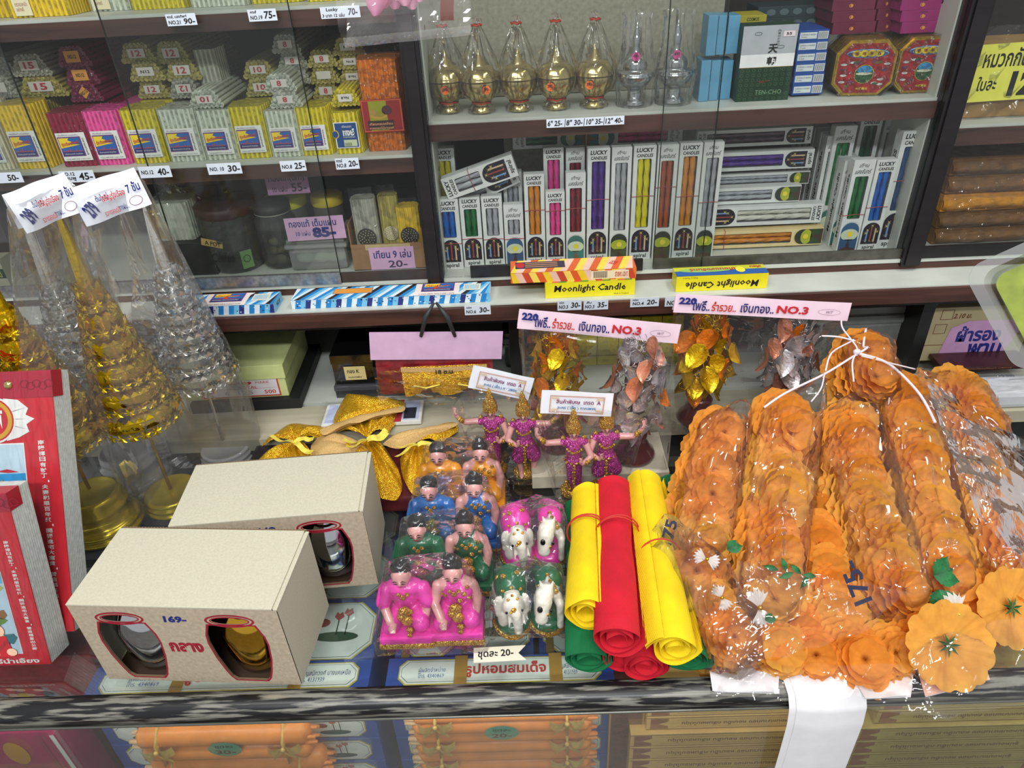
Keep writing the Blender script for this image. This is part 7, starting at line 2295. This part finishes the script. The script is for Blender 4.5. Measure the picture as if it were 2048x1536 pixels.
def dbody(i, j):
    out = []
    for q, s in ((i, -1), (j, 1)):
        p = DP_[q]
        out += [(p.x + s * .018, p.y - .016, .001), (p.x + s * .018, p.y + .014, .001), (p.x + s * .044, p.y - .004, .108), (p.x + s * .03, p.y - .006, .08), (p.x, p.y - .02, .07), (p.x, p.y, .132)]
    return out


FB2 = film('dancer_bag', haze=.012, k=.4, rough=.05, cr=.35, cs=40)
header_bag('dancer_bag', '', [(937, 729), (1057, 755), (1056, 797), (936, 772)], DP_[0].y + .004, dbody(0, 1), WHC, dancer_print, 'clear bag with two dancers behind, its printed white header tilted down to the right', FB2, 'clear header bags with dancer figures', 2)
header_bag('dancer_bag', '', [(1081, 780), (1223, 785), (1221, 829), (1080, 823)], DP_[2].y + .004, dbody(2, 3), WHC, dancer_print, 'clear bag with two dancers in front, its printed white header level', FB2, 'clear header bags with dancer figures', 6)

# ---------------------------------------------------------------- foil bodhi trees
MAR = M('maroon_lacquer', (92, 44, 44), rough=.22, coat=.5, var=.1)
BLEAF = {'gold': M('bodhi_gold', (226, 180, 30), rough=.3, metal=.75, var=.25, vs=120, bump=1.0, bs=300), 'silver': M('bodhi_silver', (206, 200, 202), rough=.32, metal=.7, var=.3, vs=120, bump=1.0, bs=300),
         'orange': M('bodhi_orange', (236, 130, 40), rough=.3, metal=.6, var=.2, vs=120, bump=1.0, bs=300), 'rose': M('bodhi_rose', (226, 150, 120), rough=.32, metal=.6, var=.2, bump=1.0, bs=300)}


def leaf_mesh(mat):
    b = MB(); pts = []
    n = 9
    for k in range(n + 1):
        v = k / n
        w = .011 * (math.sin(PI * min(1, v * 1.02)) ** .6) * (1 - v * .45) if 0 < k < n else .0002
        pts.append((w, v))
    vs, fs = [], []
    for w, v in pts:
        z = -.023 * v
        for s in (-1, -.5, 0, .5, 1):
            vs.append((w * s, .0022 * abs(s) + .0035 * math.sin(PI * v) + (.0006 if abs(s) == .5 else 0), z + (.003 * abs(s) if v < .3 else 0)))
    for k in range(n):
        for q in range(4): a = k * 5 + q; fs.append((a, a + 1, a + 6, a + 5))
    b.add(vs, fs, mat, True)
    return b.mesh('leaf')


LM = {k: leaf_mesh(m) for k, m in BLEAF.items()}


def bodhi(px, z0, top_px, kind, label, seed, lean=0.0):
    p = PZ(px[0], px[1], z0); p.y += .026; p.z = z0 + .0003
    H = PY(top_px[0], top_px[1], p.y).z - z0
    t = thing('bodhi_tree', label, 'ornamental tree', p, 0, 'small foil leaf trees on maroon stands')
    b = MB(); b.lathe([(0, .001), (.026, .001), (.027, .004), (.0255, .008), (.021, .013), (.0165, .024), (.0150, .030), (.0160, .033), (.0120, .037), (.0, .038)], MAR, 32); b.build('stand', t)
    rr = random.Random(seed)
    fo = BLEAF[kind]
    b = MB(); b.tube([(0, 0, .036), (.003, 0, .06), (-.002, .002, .10), (.002, 0, H - .02)], [.003, .0024, .002, .001], fo, 6)
    for k in range(9):
        a = rr.uniform(0, 6.28); z = .05 + (H - .07) * k / 9
        b.tube([(0, 0, z - .01), (.012 * math.cos(a), .012 * math.sin(a), z), (.024 * math.cos(a), .024 * math.sin(a), z + .004)], [.0012, .0010, .0006], fo, 5)
    b.build('trunk', t)
    n = 46
    for k in range(n):
        u = k / (n - 1)
        z = .058 + (H - .058) * u
        R = (.030 * math.sin(PI * (.18 + .62 * (1 - u))) + .004)
        a = k * 2.4 + seed
        cc = kind if rr.random() < .62 else ('orange' if kind == 'gold' else rr.choice(['rose', 'rose', 'orange']))
        o = bpy.data.objects.new('leaf', LM[cc]); COL.objects.link(o); o.parent = t
        o.location = (R * math.cos(a), R * math.sin(a) * .8 - .004, z)
        o.rotation_euler = (rr.uniform(-.5, .3), rr.uniform(-.6, .6), a + PI / 2 + rr.uniform(-.5, .5))
        sc = rr.uniform(.95, 1.4); o.scale = (sc, sc, sc)
    b = MB()
    for k in range(120):   # curled wires between the leaves
        a = rr.uniform(0, 6.28); z = rr.uniform(.055, H); R = rr.uniform(.008, .032) * (1 - .5 * (z / H) ** 3); q = Vector((R * math.cos(a), R * math.sin(a), z)); pts = []
        r0 = rr.uniform(.002, .005); ax = Vector((rr.uniform(-1, 1), rr.uniform(-1, 1), rr.uniform(-1, 1))).normalized(); e = ax.orthogonal().normalized(); g = ax.cross(e)
        for m in range(7): pts.append(q + e * r0 * math.cos(m * 1.1) + g * r0 * math.sin(m * 1.1) + ax * m * .0012)
        b.tube(pts, .0005, fo, 4, cap=False)
    b.build('wire_tendrils', t, kind='stuff')
    return t, p, H


BRD = M('beige_card_board', (196, 186, 164), rough=.7, var=.06)
a, b2 = PZ(1062, 905, .02), PZ(1345, 962, .02)
t = thing('beige_board', 'thick beige board under the front pair of foil trees', 'board', ((a.x + b2.x) / 2, .708, .0004)); w = b2.x - a.x
b = MB(); b.bev(-w / 2, w / 2, -.040, .040, 0, .0192, BRD, .001); b.build('board', t)
B1 = bodhi((1118, 912), .0198, (1122, 664), 'gold', 'gold foil tree in the front bag, left', 3)
B2 = bodhi((1272, 936), .0198, (1268, 678), 'silver', 'silver and copper foil tree in the front bag, right', 8)
B3 = bodhi((1404, 862), .0302, (1438, 622), 'gold', 'gold foil tree in the rear bag, left', 14)
B4 = bodhi((1568, 850), .0302, (1582, 632), 'silver', 'silver and rose foil tree in the rear bag, right', 21)


def bodhi_print(c, w, h):
    c.text('220', w * .07, h * .72, w * .10, h * .4, BLUEINK, 2, .05); c.text('โพธิ์..', w * .15, h * .52, w * .10, h * .62, C(40, 40, 110), 1, .02)
    c.text('ร่ำรวย..', w * .28, h * .5, w * .14, h * .55, C(200, 60, 50), 1, .02); c.text('เงินทอง..', w * .47, h * .48, w * .19, h * .5, C(40, 40, 110), 1, .02)
    c.text('NO.3', w * .67, h * .5, w * .18, h * .44, C(200, 40, 50), 1, .04); c.ring(w * .88, h * .48, w * .065, h * .17, .0003, C(110, 70, 100), 1, 24); c.text('W/T', w * .88, h * .48, w * .04, h * .14, C(80, 50, 90), 1, 0, italic=.3)


PH = M('pale_pink_header', (236, 208, 222), rough=.55, var=.02)
FB3 = film('stiff_film', haze=.012, k=.4, rough=.04, cr=.3, cs=16)


def tbody(Pa, Pb, H):
    out = []
    for p, s in ((Pa, -1), (Pb, 1)):
        for y in (-.03, .032): out += [(p.x + s * .036, p.y + y, p.z), (p.x + s * .038, p.y + y * .9, p.z + H * .6), (p.x + s * .036, p.y + y * .3, p.z + H * .95)]
    return out


header_bag('tree_bag', '', [(1027, 618), (1356, 645), (1353, 684), (1034, 654)], B1[1].y - .004, tbody(B1[1], B2[1], min(B1[2], B2[2]) * .92), PH, bodhi_print, 'clear bag with front pair of foil trees, pale pink header sloping down to the right', FB3, 'clear header bags with foil trees', 3, cuts=3, amp=.0025, sc=26)
header_bag('tree_bag', '', [(1347, 588), (1699, 593), (1692, 639), (1345, 622)], B3[1].y - .006, tbody(B3[1], B4[1], min(B3[2], B4[2]) * .9), PH, bodhi_print, 'clear bag with rear pair of foil trees, pale pink header nearly level', FB3, 'clear header bags with foil trees', 9, cuts=3, amp=.0025, sc=26)

# ================================================================ marigold garlands
ORG = M('marigold_orange', (255, 164, 56), rough=.75, var=.10, vs=90, kind='petal'); ORG2 = M('marigold_light', (255, 182, 74), rough=.75, var=.08, vs=90, kind='petal')
FELT = M('white_felt', (244, 240, 236), rough=.8, var=.03, kind='petal'); LEAFG = M('cloth_leaf', (14, 96, 44), rough=.6, var=.3, vs=120); BEAD = M('gold_bead', (230, 180, 50), rough=.15, metal=1)


def ruffle(b, r, z, cup, ph, mat, seg=54, lobes=9, tf=None, amp=.14):
    """one pleated cloth layer of a flower, radius r, edge raised by cup"""
    vs, fs = [], []
    rings = (0.06, .35, .62, .84, 1.0)
    for j, q in enumerate(rings):
        for k in range(seg):
            a = 2 * PI * k / seg
            pl = math.sin(a * lobes * 2 + ph) * amp * .8 * q ** 2 + math.sin(a * (lobes // 2) + ph * 2.1) * amp * .8 * q
            e = 1 + (.09 * abs(math.sin(a * lobes * .5 + ph)) + .012 * ((k * 7 + int(ph * 10)) % 3 - 1)) * q ** 3
            vs.append((r * q * e * math.cos(a), r * q * e * math.sin(a), z + cup * q ** 2 + r * pl * .55))
    for j in range(len(rings) - 1):
        for k in range(seg):
            k2 = (k + 1) % seg; fs.append((j * seg + k, j * seg + k2, (j + 1) * seg + k2, (j + 1) * seg + k))
    fs.append(tuple(range(seg)))
    b.add(vs, fs, mat, True, tf)


def flower_mesh(seed, mat, layers=6, R=.030):
    b = MB()
    for k in range(layers):
        u = k / (layers - 1)
        ruffle(b, R * (1 - .5 * u), .001 + .0032 * k, -.002 + .012 * u, seed + k * 1.3, mat, lobes=10 - 2 * (k // 2))
    return b.mesh('marigold')


FM = [flower_mesh(0, ORG), flower_mesh(2.2, ORG), flower_mesh(4.1, ORG2), flower_mesh(5.7, ORG2, 5)]
CAMV = Vector((0, -.55, .6)).normalized()


def pileZ(px, py, lift=0.0):
    """height of the heap of bags under a photo pixel: it rises from the rail to the rear rail"""
    z = .06
    for _ in range(12):
        p = PZ(px, py, z); z = .026 + max(0, (p.y - .42)) * .33 + lift
    return PZ(px, py, z)


def garland(path, label, n=None, r=1.0, lift=0.0, step=.024, side=2, seed=1):
    P = [pileZ(x, y, lift) for x, y in path]
    rr = random.Random(seed)
    # resample
    segs = [(P[i + 1] - P[i]).length for i in range(len(P) - 1)]; L = sum(segs); n = n or int(L / step) + 1
    org = P[-1].copy(); org.z = .001
    t = thing('flower_garland', label, 'garland', org, 0, 'orange marigold garlands in clear bags')
    pts = []
    for k in range(n):
        s = L * k / (n - 1); i = 0
        while i < len(segs) - 1 and s > segs[i]: s -= segs[i]; i += 1
        p = P[i].lerp(P[i + 1], min(1, s / segs[i])); d = (P[min(i + 1, len(P) - 1)] - P[i]).normalized()
        pts.append(p)
        for q in range(side):
            o = bpy.data.objects.new('marigold', FM[rr.randrange(4)]); COL.objects.link(o); o.parent = t
            if q == 0:
                nrm = (CAMV * .75 - d * .10 + Vector((rr.uniform(-.3, .3), rr.uniform(-.2, .1), rr.uniform(-.1, .25))) + Vector((0, -.15, 0))).normalized(); off = Vector((rr.uniform(-.003, .003), 0, 0))
            else:
                sg = 1 if (k + q) % 2 else -1
                nrm = (Vector((sg * .9, -.1, .35)) + CAMV * .3).normalized(); off = Vector((sg * (.013 if q == 1 else .021), .004, -.012 if q == 1 else -.020))
            o.location = p + off * r - nrm * .010 - org
            o.rotation_mode = 'QUATERNION'
            o.rotation_quaternion = nrm.to_track_quat('Z', 'Y') @ Matrix.Rotation(rr.uniform(0, 6.28), 3, 'Z').to_quaternion()
            s_ = r * rr.uniform(.88, 1.08) * (1 if q == 0 else .9); o.scale = (s_, s_, s_)
    b = MB(); b.tube([p - org - Vector((0, 0, .014)) for p in pts], .003, C(200, 80, 30), 6); b.build('cord', t)
    return t, pts


GB = film('garland_bag', haze=.018, k=.8, rough=.03, cr=1.0, cs=24)
GP = [([(1448, 868), (1425, 940), (1415, 1020), (1408, 1085)], 'leftmost garland, beside the green roll', 1.0, 0, 1),
      ([(1390, 1140), (1420, 1215), (1462, 1272)], 'short garland end at the left, under the bag with a price', .95, .004, 2),
      ([(1572, 838), (1565, 910), (1555, 985), (1545, 1060), (1548, 1130), (1545, 1200)], 'second garland from the left, straight and long', 1.1, .004, 3),
      ([(1735, 708), (1745, 760)], 'small garland end poking out at the very top of the heap', 1.05, .022, 4),
      ([(1705, 845), (1698, 910), (1722, 980), (1745, 1050), (1770, 1120), (1790, 1180)], 'middle garland, bending to the right as it comes down', 1.12, .004, 5),
      ([(1810, 812), (1822, 880), (1838, 950), (1858, 1020), (1880, 1090), (1885, 1160)], 'garland right of the middle one under the long fold', 1.12, .004, 6),
      ([(1915, 790), (1950, 850), (1975, 920), (1995, 1000), (2010, 1075), (2030, 1150)], 'rightmost garland, cut by the right edge of the picture', 1.1, .0, 7),
      ([(1640, 1090), (1660, 1160), (1665, 1230)], 'short piece between second and middle garlands', 1.0, -.006, 8),
      ([(1640, 880), (1640, 960), (1640, 1030)], 'deep lying garland in the gap left of the middle one', .95, -.02, 9),
      ([(1590, 1260), (1520, 1290), (1640, 1310), (1710, 1290), (1730, 1320)], 'row of blossoms along the front left of the heap', .95, -.008, 10),
      ([(1790, 1305), (1850, 1255), (1930, 1180), (2020, 1220)], 'row of blossoms at the front right of the heap', .95, -.006, 11)]
GPT = []
for k, (path, lb, r, lift, sd) in enumerate(GP):
    GPT.append(garland(path, lb, r=r * 1.1, lift=lift, seed=sd, side=4 if k not in (9, 10) else 2)[1])


def open_flower(px, py, R, label, nx=0.0, lift=.012):
    p = pileZ(px, py, lift)
    t = thing('open_blossom', label, 'blossom', p, 0, None)
    q = (CAMV + Vector((nx, -.1, .1))).normalized().to_track_quat('Z', 'Y'); t.rotation_mode = 'QUATERNION'; t.rotation_quaternion = q
    b = MB()
    ruffle(b, R, 0, .006, 1.0, ORG2, seg=80, lobes=13, amp=.07); b.build('petals', t)
    b = MB(); ruffle(b, R * .9, -.004, .006, 2.0, ORG, seg=80, lobes=12, amp=.08); b.build('under_petals', t)
    b = MB()
    for k in range(7):
        a = k * .9; b.add([(0, 0, .0035), (R * .12 * math.cos(a - .3), R * .12 * math.sin(a - .3), .005), (R * .3 * math.cos(a), R * .3 * math.sin(a), .0045), (R * .12 * math.cos(a + .3), R * .12 * math.sin(a + .3), .005)], [(0, 1, 2, 3)], LEAFG)
    b.build('calyx', t)
    return t


open_flower(1893, 1290, .036, 'open yellow orange blossom at the front with a green calyx'); open_flower(2018, 1215, .034, 'open orange blossom at the right edge', .15)


def jasmine(px, py, label, up=True, lift=.026, s=1.0, ang=0.0):
    p = pileZ(px, py, lift)
    t = thing('white_felt_flower', label, 'flower', p, 0, 'white felt blossoms with gold beads')
    t.rotation_mode = 'QUATERNION'; t.rotation_quaternion = CAMV.to_track_quat('Z', 'Y') @ Matrix.Rotation(ang, 3, 'Z').to_quaternion()
    for k in range(2):
        b = MB(); a0 = PI / 2 + k * PI
        pts = []
        for m in range(19):
            a = a0 + (m - 9) * .085; r = (.016 + .0022 * math.sin(m * 2.1)) * s * (1 - .1 * abs(m - 9) / 9)
            pts.append((r * math.cos(a), r * math.sin(a)))
        vs = [(0, 0, 0)] + [(x, y, .003 + .0015 * math.sin(i * 1.7)) for i, (x, y) in enumerate(pts)] + [(x * .5, y * .5, .003) for x, y in pts]
        n = len(pts); fs = []
        for i in range(n - 1): fs += [(0, 1 + n + i, 2 + n + i), (1 + n + i, 1 + i, 2 + i, 2 + n + i)]
        b.add(vs, fs, FELT, True); b.build('petal', t)
    b = MB(); v, f = _sph((0, 0, .0045), (.0026 * s,) * 3, 2); b.add(v, f, BEAD, True); b.build('bead', t)


jasmine(1912, 1228, 'white felt blossom with gold bead above the open yellow flower', s=1.15, ang=.2); jasmine(1518, 1215, 'white felt blossom with gold bead in front of the second garland', ang=.15); jasmine(1412, 1118, 'small white felt blossom near the left price mark', s=.75, ang=1.2); jasmine(1442, 1195, 'white felt blossom half hidden at the left garland end', s=.7, ang=.4)


def leaves(px, py, label, n, ang, s=1.0, lift=.03):
    p = pileZ(px, py, lift)
    t = thing('green_leaf_spray', label, 'leaves', p, 0, 'green cloth leaf sprays on the garlands')
    t.rotation_mode = 'QUATERNION'; t.rotation_quaternion = CAMV.to_track_quat('Z', 'Y')
    for k in range(n):
        b = MB(); a = ang + (k - (n - 1) / 2) * (.55 if n < 5 else .30) + (.7 * (-1) ** k if n > 4 else 0); L = .019 * s * (1 - .15 * (k % 2))
        o = (.007 * k * math.cos(ang + PI), .006 * k * math.sin(ang + PI)) if n > 4 else (0, 0)

        def fn(u, v):
            x = L * u; w = (.0062 if n < 5 else .0034) * s * math.sin(PI * min(.98, u + .04)) * (1 + .14 * math.sin(u * 34)) * (v - .5) * 2
            return (o[0] + x * math.cos(a) - w * math.sin(a), o[1] + x * math.sin(a) + w * math.cos(a), .002 * math.sin(PI * u) + .0015 * abs(v - .5))
        b.grid(12, 4, fn, LEAFG); b.build('leaf', t)


leaves(1868, 1152, 'green cloth leaves with one bright leaf to the right, above the white blossom', 3, .3, 1.2); leaves(1878, 1180, 'green cloth leaves hanging down at the front right', 3, -1.5, 1.1); leaves(1556, 1140, 'serrated green leaves across the second garland', 6, 2.9, .8); leaves(1455, 1100, 'dark green leaf behind the film at the left', 2, .5, .8); leaves(1530, 1240, 'tiny green leaf below the white blossom', 2, .4, .55)


def glob_bag(idx, label, seed, infl=.036, extra=(), cs=None, amp=.0055, cuts=3):
    pts = []
    for i in idx:
        for p in GPT[i][::2] + [GPT[i][-1]]:
            for a in range(8):
                w = 2 * PI * a / 8
                pts.append((p.x + infl * math.cos(w), p.y + infl * .8 * math.sin(w), max(.001, p.z - .02)))
                pts.append((p.x + infl * .75 * math.cos(w), p.y + infl * .55 * math.sin(w), p.z + .016))
    pts += [tuple(e) for e in extra]
    return shrink_bag('clear_bag', pts, .001, GB, label, cuts=cuts, amp=amp, sc=55, group='crumpled clear bags of garlands', seed=seed)


kn = pileZ(1640, 770, .01)
glob_bag([0], 'bag of the leftmost garland, its neck pulled up to the knot', 1, extra=[pileZ(1490, 800, .03)])
glob_bag([1], 'bag over the short garland end at the left', 5, extra=[PZ(1272, 1110, .055), PZ(1330, 1030, .075), PZ(1290, 1150, .03)])
glob_bag([2], 'long bag of the second garland, gathered at its top', 2, extra=[pileZ(1655, 745, .02)])
glob_bag([3], 'bag over the topmost blossoms with a loose crown of film', 7, extra=[pileZ(1742, 655, .04), pileZ(1690, 680, .03)])
glob_bag([4], 'bag of the middle garland', 3, extra=[pileZ(1720, 775, .02)])
glob_bag([5], 'bag of the garland right of the middle, with a long bright fold', 4, extra=[pileZ(1790, 770, .02)])
glob_bag([6], 'bag of the rightmost garland', 6, extra=[pileZ(1830, 740, .03)])
# open flap of film with the price, lying across the front
A = [pileZ(1690, 1085, .034), pileZ(1812, 1190, .030), pileZ(1735, 1265, .022), pileZ(1470, 1345, .012), pileZ(1395, 1250, .02), pileZ(1470, 1150, .036)]


def quadsheet(p00, p10, p11, p01, nu, nv, amp, sc, seed):
    def fn(u, v):
        p = p00.lerp(p10, u).lerp(p01.lerp(p11, u), v)
        nz = noise.noise_vector(p * sc + Vector((seed, 0, 0)))
        return (p.x + nz.x * amp, p.y + nz.y * amp, max(.002, p.z + nz.z * amp * 1.6 + .006 * math.sin(PI * u) * math.sin(PI * v)))
    return fn


def flap(cs, label, seed, words=None, amp=.0035, nu=34, nv=26, mat=None):
    o0 = cs[0].copy(); o0.z = .001
    P = [c - o0 for c in cs]
    b = MB(); b.grid(nu, nv, quadsheet(P[0], P[1], P[2], P[3], nu, nv, amp, 45, seed), mat or GB, False)
    n = (P[1] - P[0]).cross(P[3] - P[0]).normalized()
    o = b.build('film_flap'); o.location = o0
    if words:
        st, at, w, h, rot = words
        c = Card(Vector(at) - o0, RT, UP); c.text(st, 0, 0, w, h, M('blue_black_marker', (36, 40, 70), rough=.5), 0, .03, rot=rot); c.build('marker_writing', o)
    return tag(o, label, 'plastic bag', 'crumpled clear bags of garlands')


flap([pileZ(1440, 1350, .010), pileZ(1740, 1262, .026), pileZ(1810, 1180, .040), pileZ(1480, 1120, .040)], 'open end of a bag with the price 175 written slantwise, lying over the front blossoms', 3, ('175-', pileZ(1712, 1165, .050), .040, .017, 1.95))
flap([PZ(1420, 1390, .008), PZ(1905, 1440, .010), pileZ(1800, 1330, .010), PZ(1480, 1330, .014)], 'flat film lying over the white papers at the front', 9)
flap([PZ(1870, 1440, .012), PZ(2080, 1400, .018), pileZ(2060, 1230, .02), pileZ(1800, 1280, .016)], 'film edge at the front right corner of the heap', 12)
flap([pileZ(1850, 760, .035), pileZ(2080, 900, .02), pileZ(2080, 1180, .03), pileZ(1940, 1000, .045)], 'large loose film sheet along the right edge', 15)
flap([PZ(1275, 1150, .03), PZ(1360, 1300, .012), pileZ(1440, 1180, .04), PZ(1330, 1020, .08)], 'film corner hanging over the right yellow roll, marked in black', 18, ('175', PZ(1338, 1065, .072), .026, .012, 1.3))
# dark brown bases seen between the bags
t = thing('dark_support', 'dark packed cloths underneath the flower heap', 'cloth', (.37, .62, .0005))
b = MB(); b.bev(-.13, .17, -.13, .11, 0, .03, M('dark_maroon_cloth', (80, 30, 26), rough=.8, var=.2), .006); b.build('cloth', t)
# white cords knotted over the bags
def smooth_path(P, m=5):
    out = []; n = len(P) - 1
    for i in range(n):
        p0, p1, p2, p3 = P[max(i - 1, 0)], P[i], P[i + 1], P[min(i + 2, n)]
        for q in range(m):
            f = q / m
            out.append(0.5 * ((2 * p1) + (-p0 + p2) * f + (2 * p0 - 5 * p1 + 4 * p2 - p3) * f * f + (-p0 + 3 * p1 - 3 * p2 + p3) * f ** 3))
    return out + [P[-1]]


CORD = M('white_cord', (232, 220, 224), rough=.5, var=.05)
t = thing('knotted_string', 'white plastic string knotted over the top of the garland bags', 'string', pileZ(1710, 770, .05), 0)
o0 = Vector(t.location)
for i, (pts, r) in enumerate((([(1528, 815), (1570, 790), (1650, 745), (1700, 715), (1735, 700), (1725, 690), (1735, 655)], .0022), ([(1648, 742), (1665, 710), (1700, 680), (1710, 678)], .0016), ([(1640, 672), (1680, 678), (1712, 680)], .0018), ([(1682, 640), (1686, 662), (1712, 690), (1716, 710)], .0016),
                              ([(1716, 706), (1760, 725), (1800, 740), (1840, 790), (1870, 850)], .0026), ([(1716, 706), (1700, 730), (1712, 760)], .0016), ([(1650, 745), (1640, 780), (1625, 800)], .0014), ([(1720, 712), (1780, 730), (1830, 735)], .0014))):
    b = MB(); b.tube(smooth_path([pileZ(x, y, .045) + Vector((.002 * math.sin(k * 3 + i), 0, .003 * math.sin(k * 2))) - o0 for k, (x, y) in enumerate(pts)]), r * .62, CORD, 7); b.build('string_end', t)
b = MB(); v, f = _sph(pileZ(1714, 704, .047) - o0, (.0045, .0035, .004), 2); b.add(v, f, CORD, True); b.build('knot', t)

# white paper strip over the rail and papers under the bags
x0, x1 = PZ(1585, 1360, .012).x, PZ(1735, 1372, .012).x
t = thing('white_paper_strip', 'long white paper strip hanging over the rail from under the garlands', 'paper', ((x0 + x1) / 2, .42, .001))
b = MB(); path = [(.475, .010), (.43, .008), (.405, .0075), (.39, .0068), (.380, .0035), (.3735, -.008), (.3715, -.03), (.3725, -.08), (.374, -.16)]


def pf(u, v):
    s = v * (len(path) - 1); i = min(int(s), len(path) - 2); f = s - i
    y = path[i][0] * (1 - f) + path[i + 1][0] * f; z = path[i][1] * (1 - f) + path[i + 1][1] * f
    w = (x1 - x0) * (.62 + .38 * min(1, v * 1.6)) if v < .3 else (x1 - x0) * (1 - .03 * v)
    return ((u - .5) * w + (.006 * (v - .4)), y - .42 - .004 * math.sin(PI * u) * v, z - .001)


b.grid(8, 48, pf, PAPER); b.build('strip', t)
b = MB(); b.grid(6, 30, lambda u, v: (lambda q: (q[0] - .006, q[1] + .0014, q[2] - .0009))(pf(u, v)), PAPER); b.build('rear_strip', t)
for cs, lb in (([(1412, 1300), (1560, 1320), (1556, 1385), (1425, 1382)], 'white paper folded under the bags beside the right green roll'), ([(1380, 930), (1440, 900), (1400, 1010), (1350, 985)], 'white paper corner behind the green roll'), ([(1700, 1350), (1830, 1330), (1820, 1392), (1730, 1396)], 'white paper right of the hanging strip'), ([(1830, 1330), (1960, 1310), (1980, 1360), (1850, 1392)], 'pinkish paper under the front right film')):
    P = [PZ(x, y, .006) for x, y in cs]; o0 = P[0].copy(); o0.z = .001
    b = MB(); b.grid(8, 6, lambda u, v: tuple(P[0].lerp(P[1], u).lerp(P[3].lerp(P[2], u), v) - o0 + Vector((0, 0, .001 * math.sin(u * 6 + v * 3)))), PAPER if 'pinkish' not in lb else M('pink_paper', (240, 200, 180), rough=.7))
    b.grid(8, 6, lambda u, v: tuple(P[0].lerp(P[1], u).lerp(P[3].lerp(P[2], u), v) - o0 + Vector((.002, .001, -.0035))), PAPER)
    o = b.build('white_paper'); o.location = o0; tag(o, lb, 'paper')

# ================================================================ bag with a pink lotus hanging at the top
Yg = .60
c4 = [PY(690, 95, Yg), PY(942, 70, Yg), PY(938, -60, Yg), PY(676, -60, Yg)]
t = thing('lotus_bag', 'clear bag with a pink artificial lotus hanging at the top of the picture', 'plastic bag', c4[3])
o0 = Vector(t.location); HF = film('hanging_film', haze=.05, k=.7, rough=.04, cr=.35, cs=22); P = [c - o0 for c in c4]
for sgn in (-1, 1):
    b = MB(); b.grid(30, 16, lambda u, v: tuple(P[0].lerp(P[1], u).lerp(P[3].lerp(P[2], u), v) + Vector((0, sgn * .018 * math.sin(PI * min(1, v * 1.1)) ** .7 + .0035 * noise.noise(Vector((u * 6, v * 4, sgn))), 0))), HF, False); b.build('bag_side', t)
b = MB(); b.grid(24, 2, lambda u, v: tuple(P[0].lerp(P[1], u) + Vector((0, -.001 + .001 * math.sin(u * 20), (P[3] - P[0]).z * .13 * v))), film('seam_film', haze=.14, k=1.0, rough=.05, cr=.4, cs=30), False); b.build('bottom_seam', t)
LOT = M('lotus_pink', (250, 130, 190), rough=.6, var=.3, vs=40, kind='petal', c2=(255, 200, 225))
for k, (x, y, dx) in enumerate(((750, 32, -.25), (766, 18, -.1), (788, 20, 0.0), (808, 14, .1), (822, 22, .3), (738, 12, -.4), (834, 8, .35))):
    tip = PY(x, y, Yg - .002 + .004 * (k % 3)) - o0
    b = MB(); b.grid(8, 10, lambda u, v: (tip.x - dx * .05 * v + (.013 * math.sin(PI * min(.97, v * .8 + .03)) ** .7) * (u - .5) * 2, tip.y + .004 * (u - .5) ** 2 * 4 - .003 * math.sin(PI * v) + .002 * k % 2, tip.z + .05 * v), LOT); b.build('petal', t)
b = MB(); q = PY(880, 30, Yg) - o0; b.grid(6, 10, lambda u, v: (q.x + .010 * u + .012 * v * v, q.y, q.z - .004 + v * .04), M('rust_ribbon', (110, 50, 36), rough=.5)); b.build('rust_ribbon', t)
b = MB(); q = PY(862, 85, Yg) - o0; b.tube([P[1].lerp(P[0], .3) + Vector((-.002, -.003, .012)), P[1].lerp(P[0], .3) + Vector((.006, -.003, .0118))], .0005, SILVM, 6); b.build('staple', t)

# ================================================================ translucent tub at the right edge
p = PY(2112, 590, .47)
t = thing('translucent_tub', 'cloudy plastic tub with lime green contents, its rounded corner entering at the right', 'container', p)
t.rotation_mode = 'QUATERNION'; t.rotation_quaternion = (CAM - p).to_track_quat('Z', 'Y')
TU = film('frosted_tub', tint=(206, 214, 204), haze=.2, k=.8, rough=.2, cr=0)


def rrect(hw, hh, r, n=8, rot=rad(42)):
    out = []
    for cx, cy, a0 in ((hw - r, hh - r, 0), (-hw + r, hh - r, PI / 2), (-hw + r, -hh + r, PI), (hw - r, -hh + r, 3 * PI / 2)):
        for k in range(n + 1):
            a = a0 + PI / 2 * k / n; x, y = cx + r * math.cos(a), cy + r * math.sin(a)
            out.append((x * math.cos(rot) - y * math.sin(rot), x * math.sin(rot) + y * math.cos(rot)))
    return out


b = MB()
loops = [(rrect(.044, .044, .014), .0), (rrect(.044, .044, .014), .002), (rrect(.036, .036, .012), .0022), (rrect(.033, .033, .011), -.010), (rrect(.031, .031, .011), -.034)]
for i in range(len(loops) - 1):
    A_, B_ = loops[i], loops[i + 1]; n = len(A_[0])
    b.add([(x, y, A_[1]) for x, y in A_[0]] + [(x, y, B_[1]) for x, y in B_[0]], [(k, (k + 1) % n, n + (k + 1) % n, n + k) for k in range(n)], TU, True)
b.add([(x, y, -.034) for x, y in loops[-1][0]], [tuple(range(len(loops[-1][0])))], TU)
b.build('tub_body', t)
b = MB(); b.prism(rrect(.030, .030, .010), -.032, -.006, M('lime_contents', (138, 152, 50), rough=.5, var=.15)); b.build('lime_contents', t)
b = MB(); b.prism(rrect(.015, .015, .005), -.006, -.004, M('grey_lid', (150, 160, 140), rough=.4)); b.build('inner_lid', t)
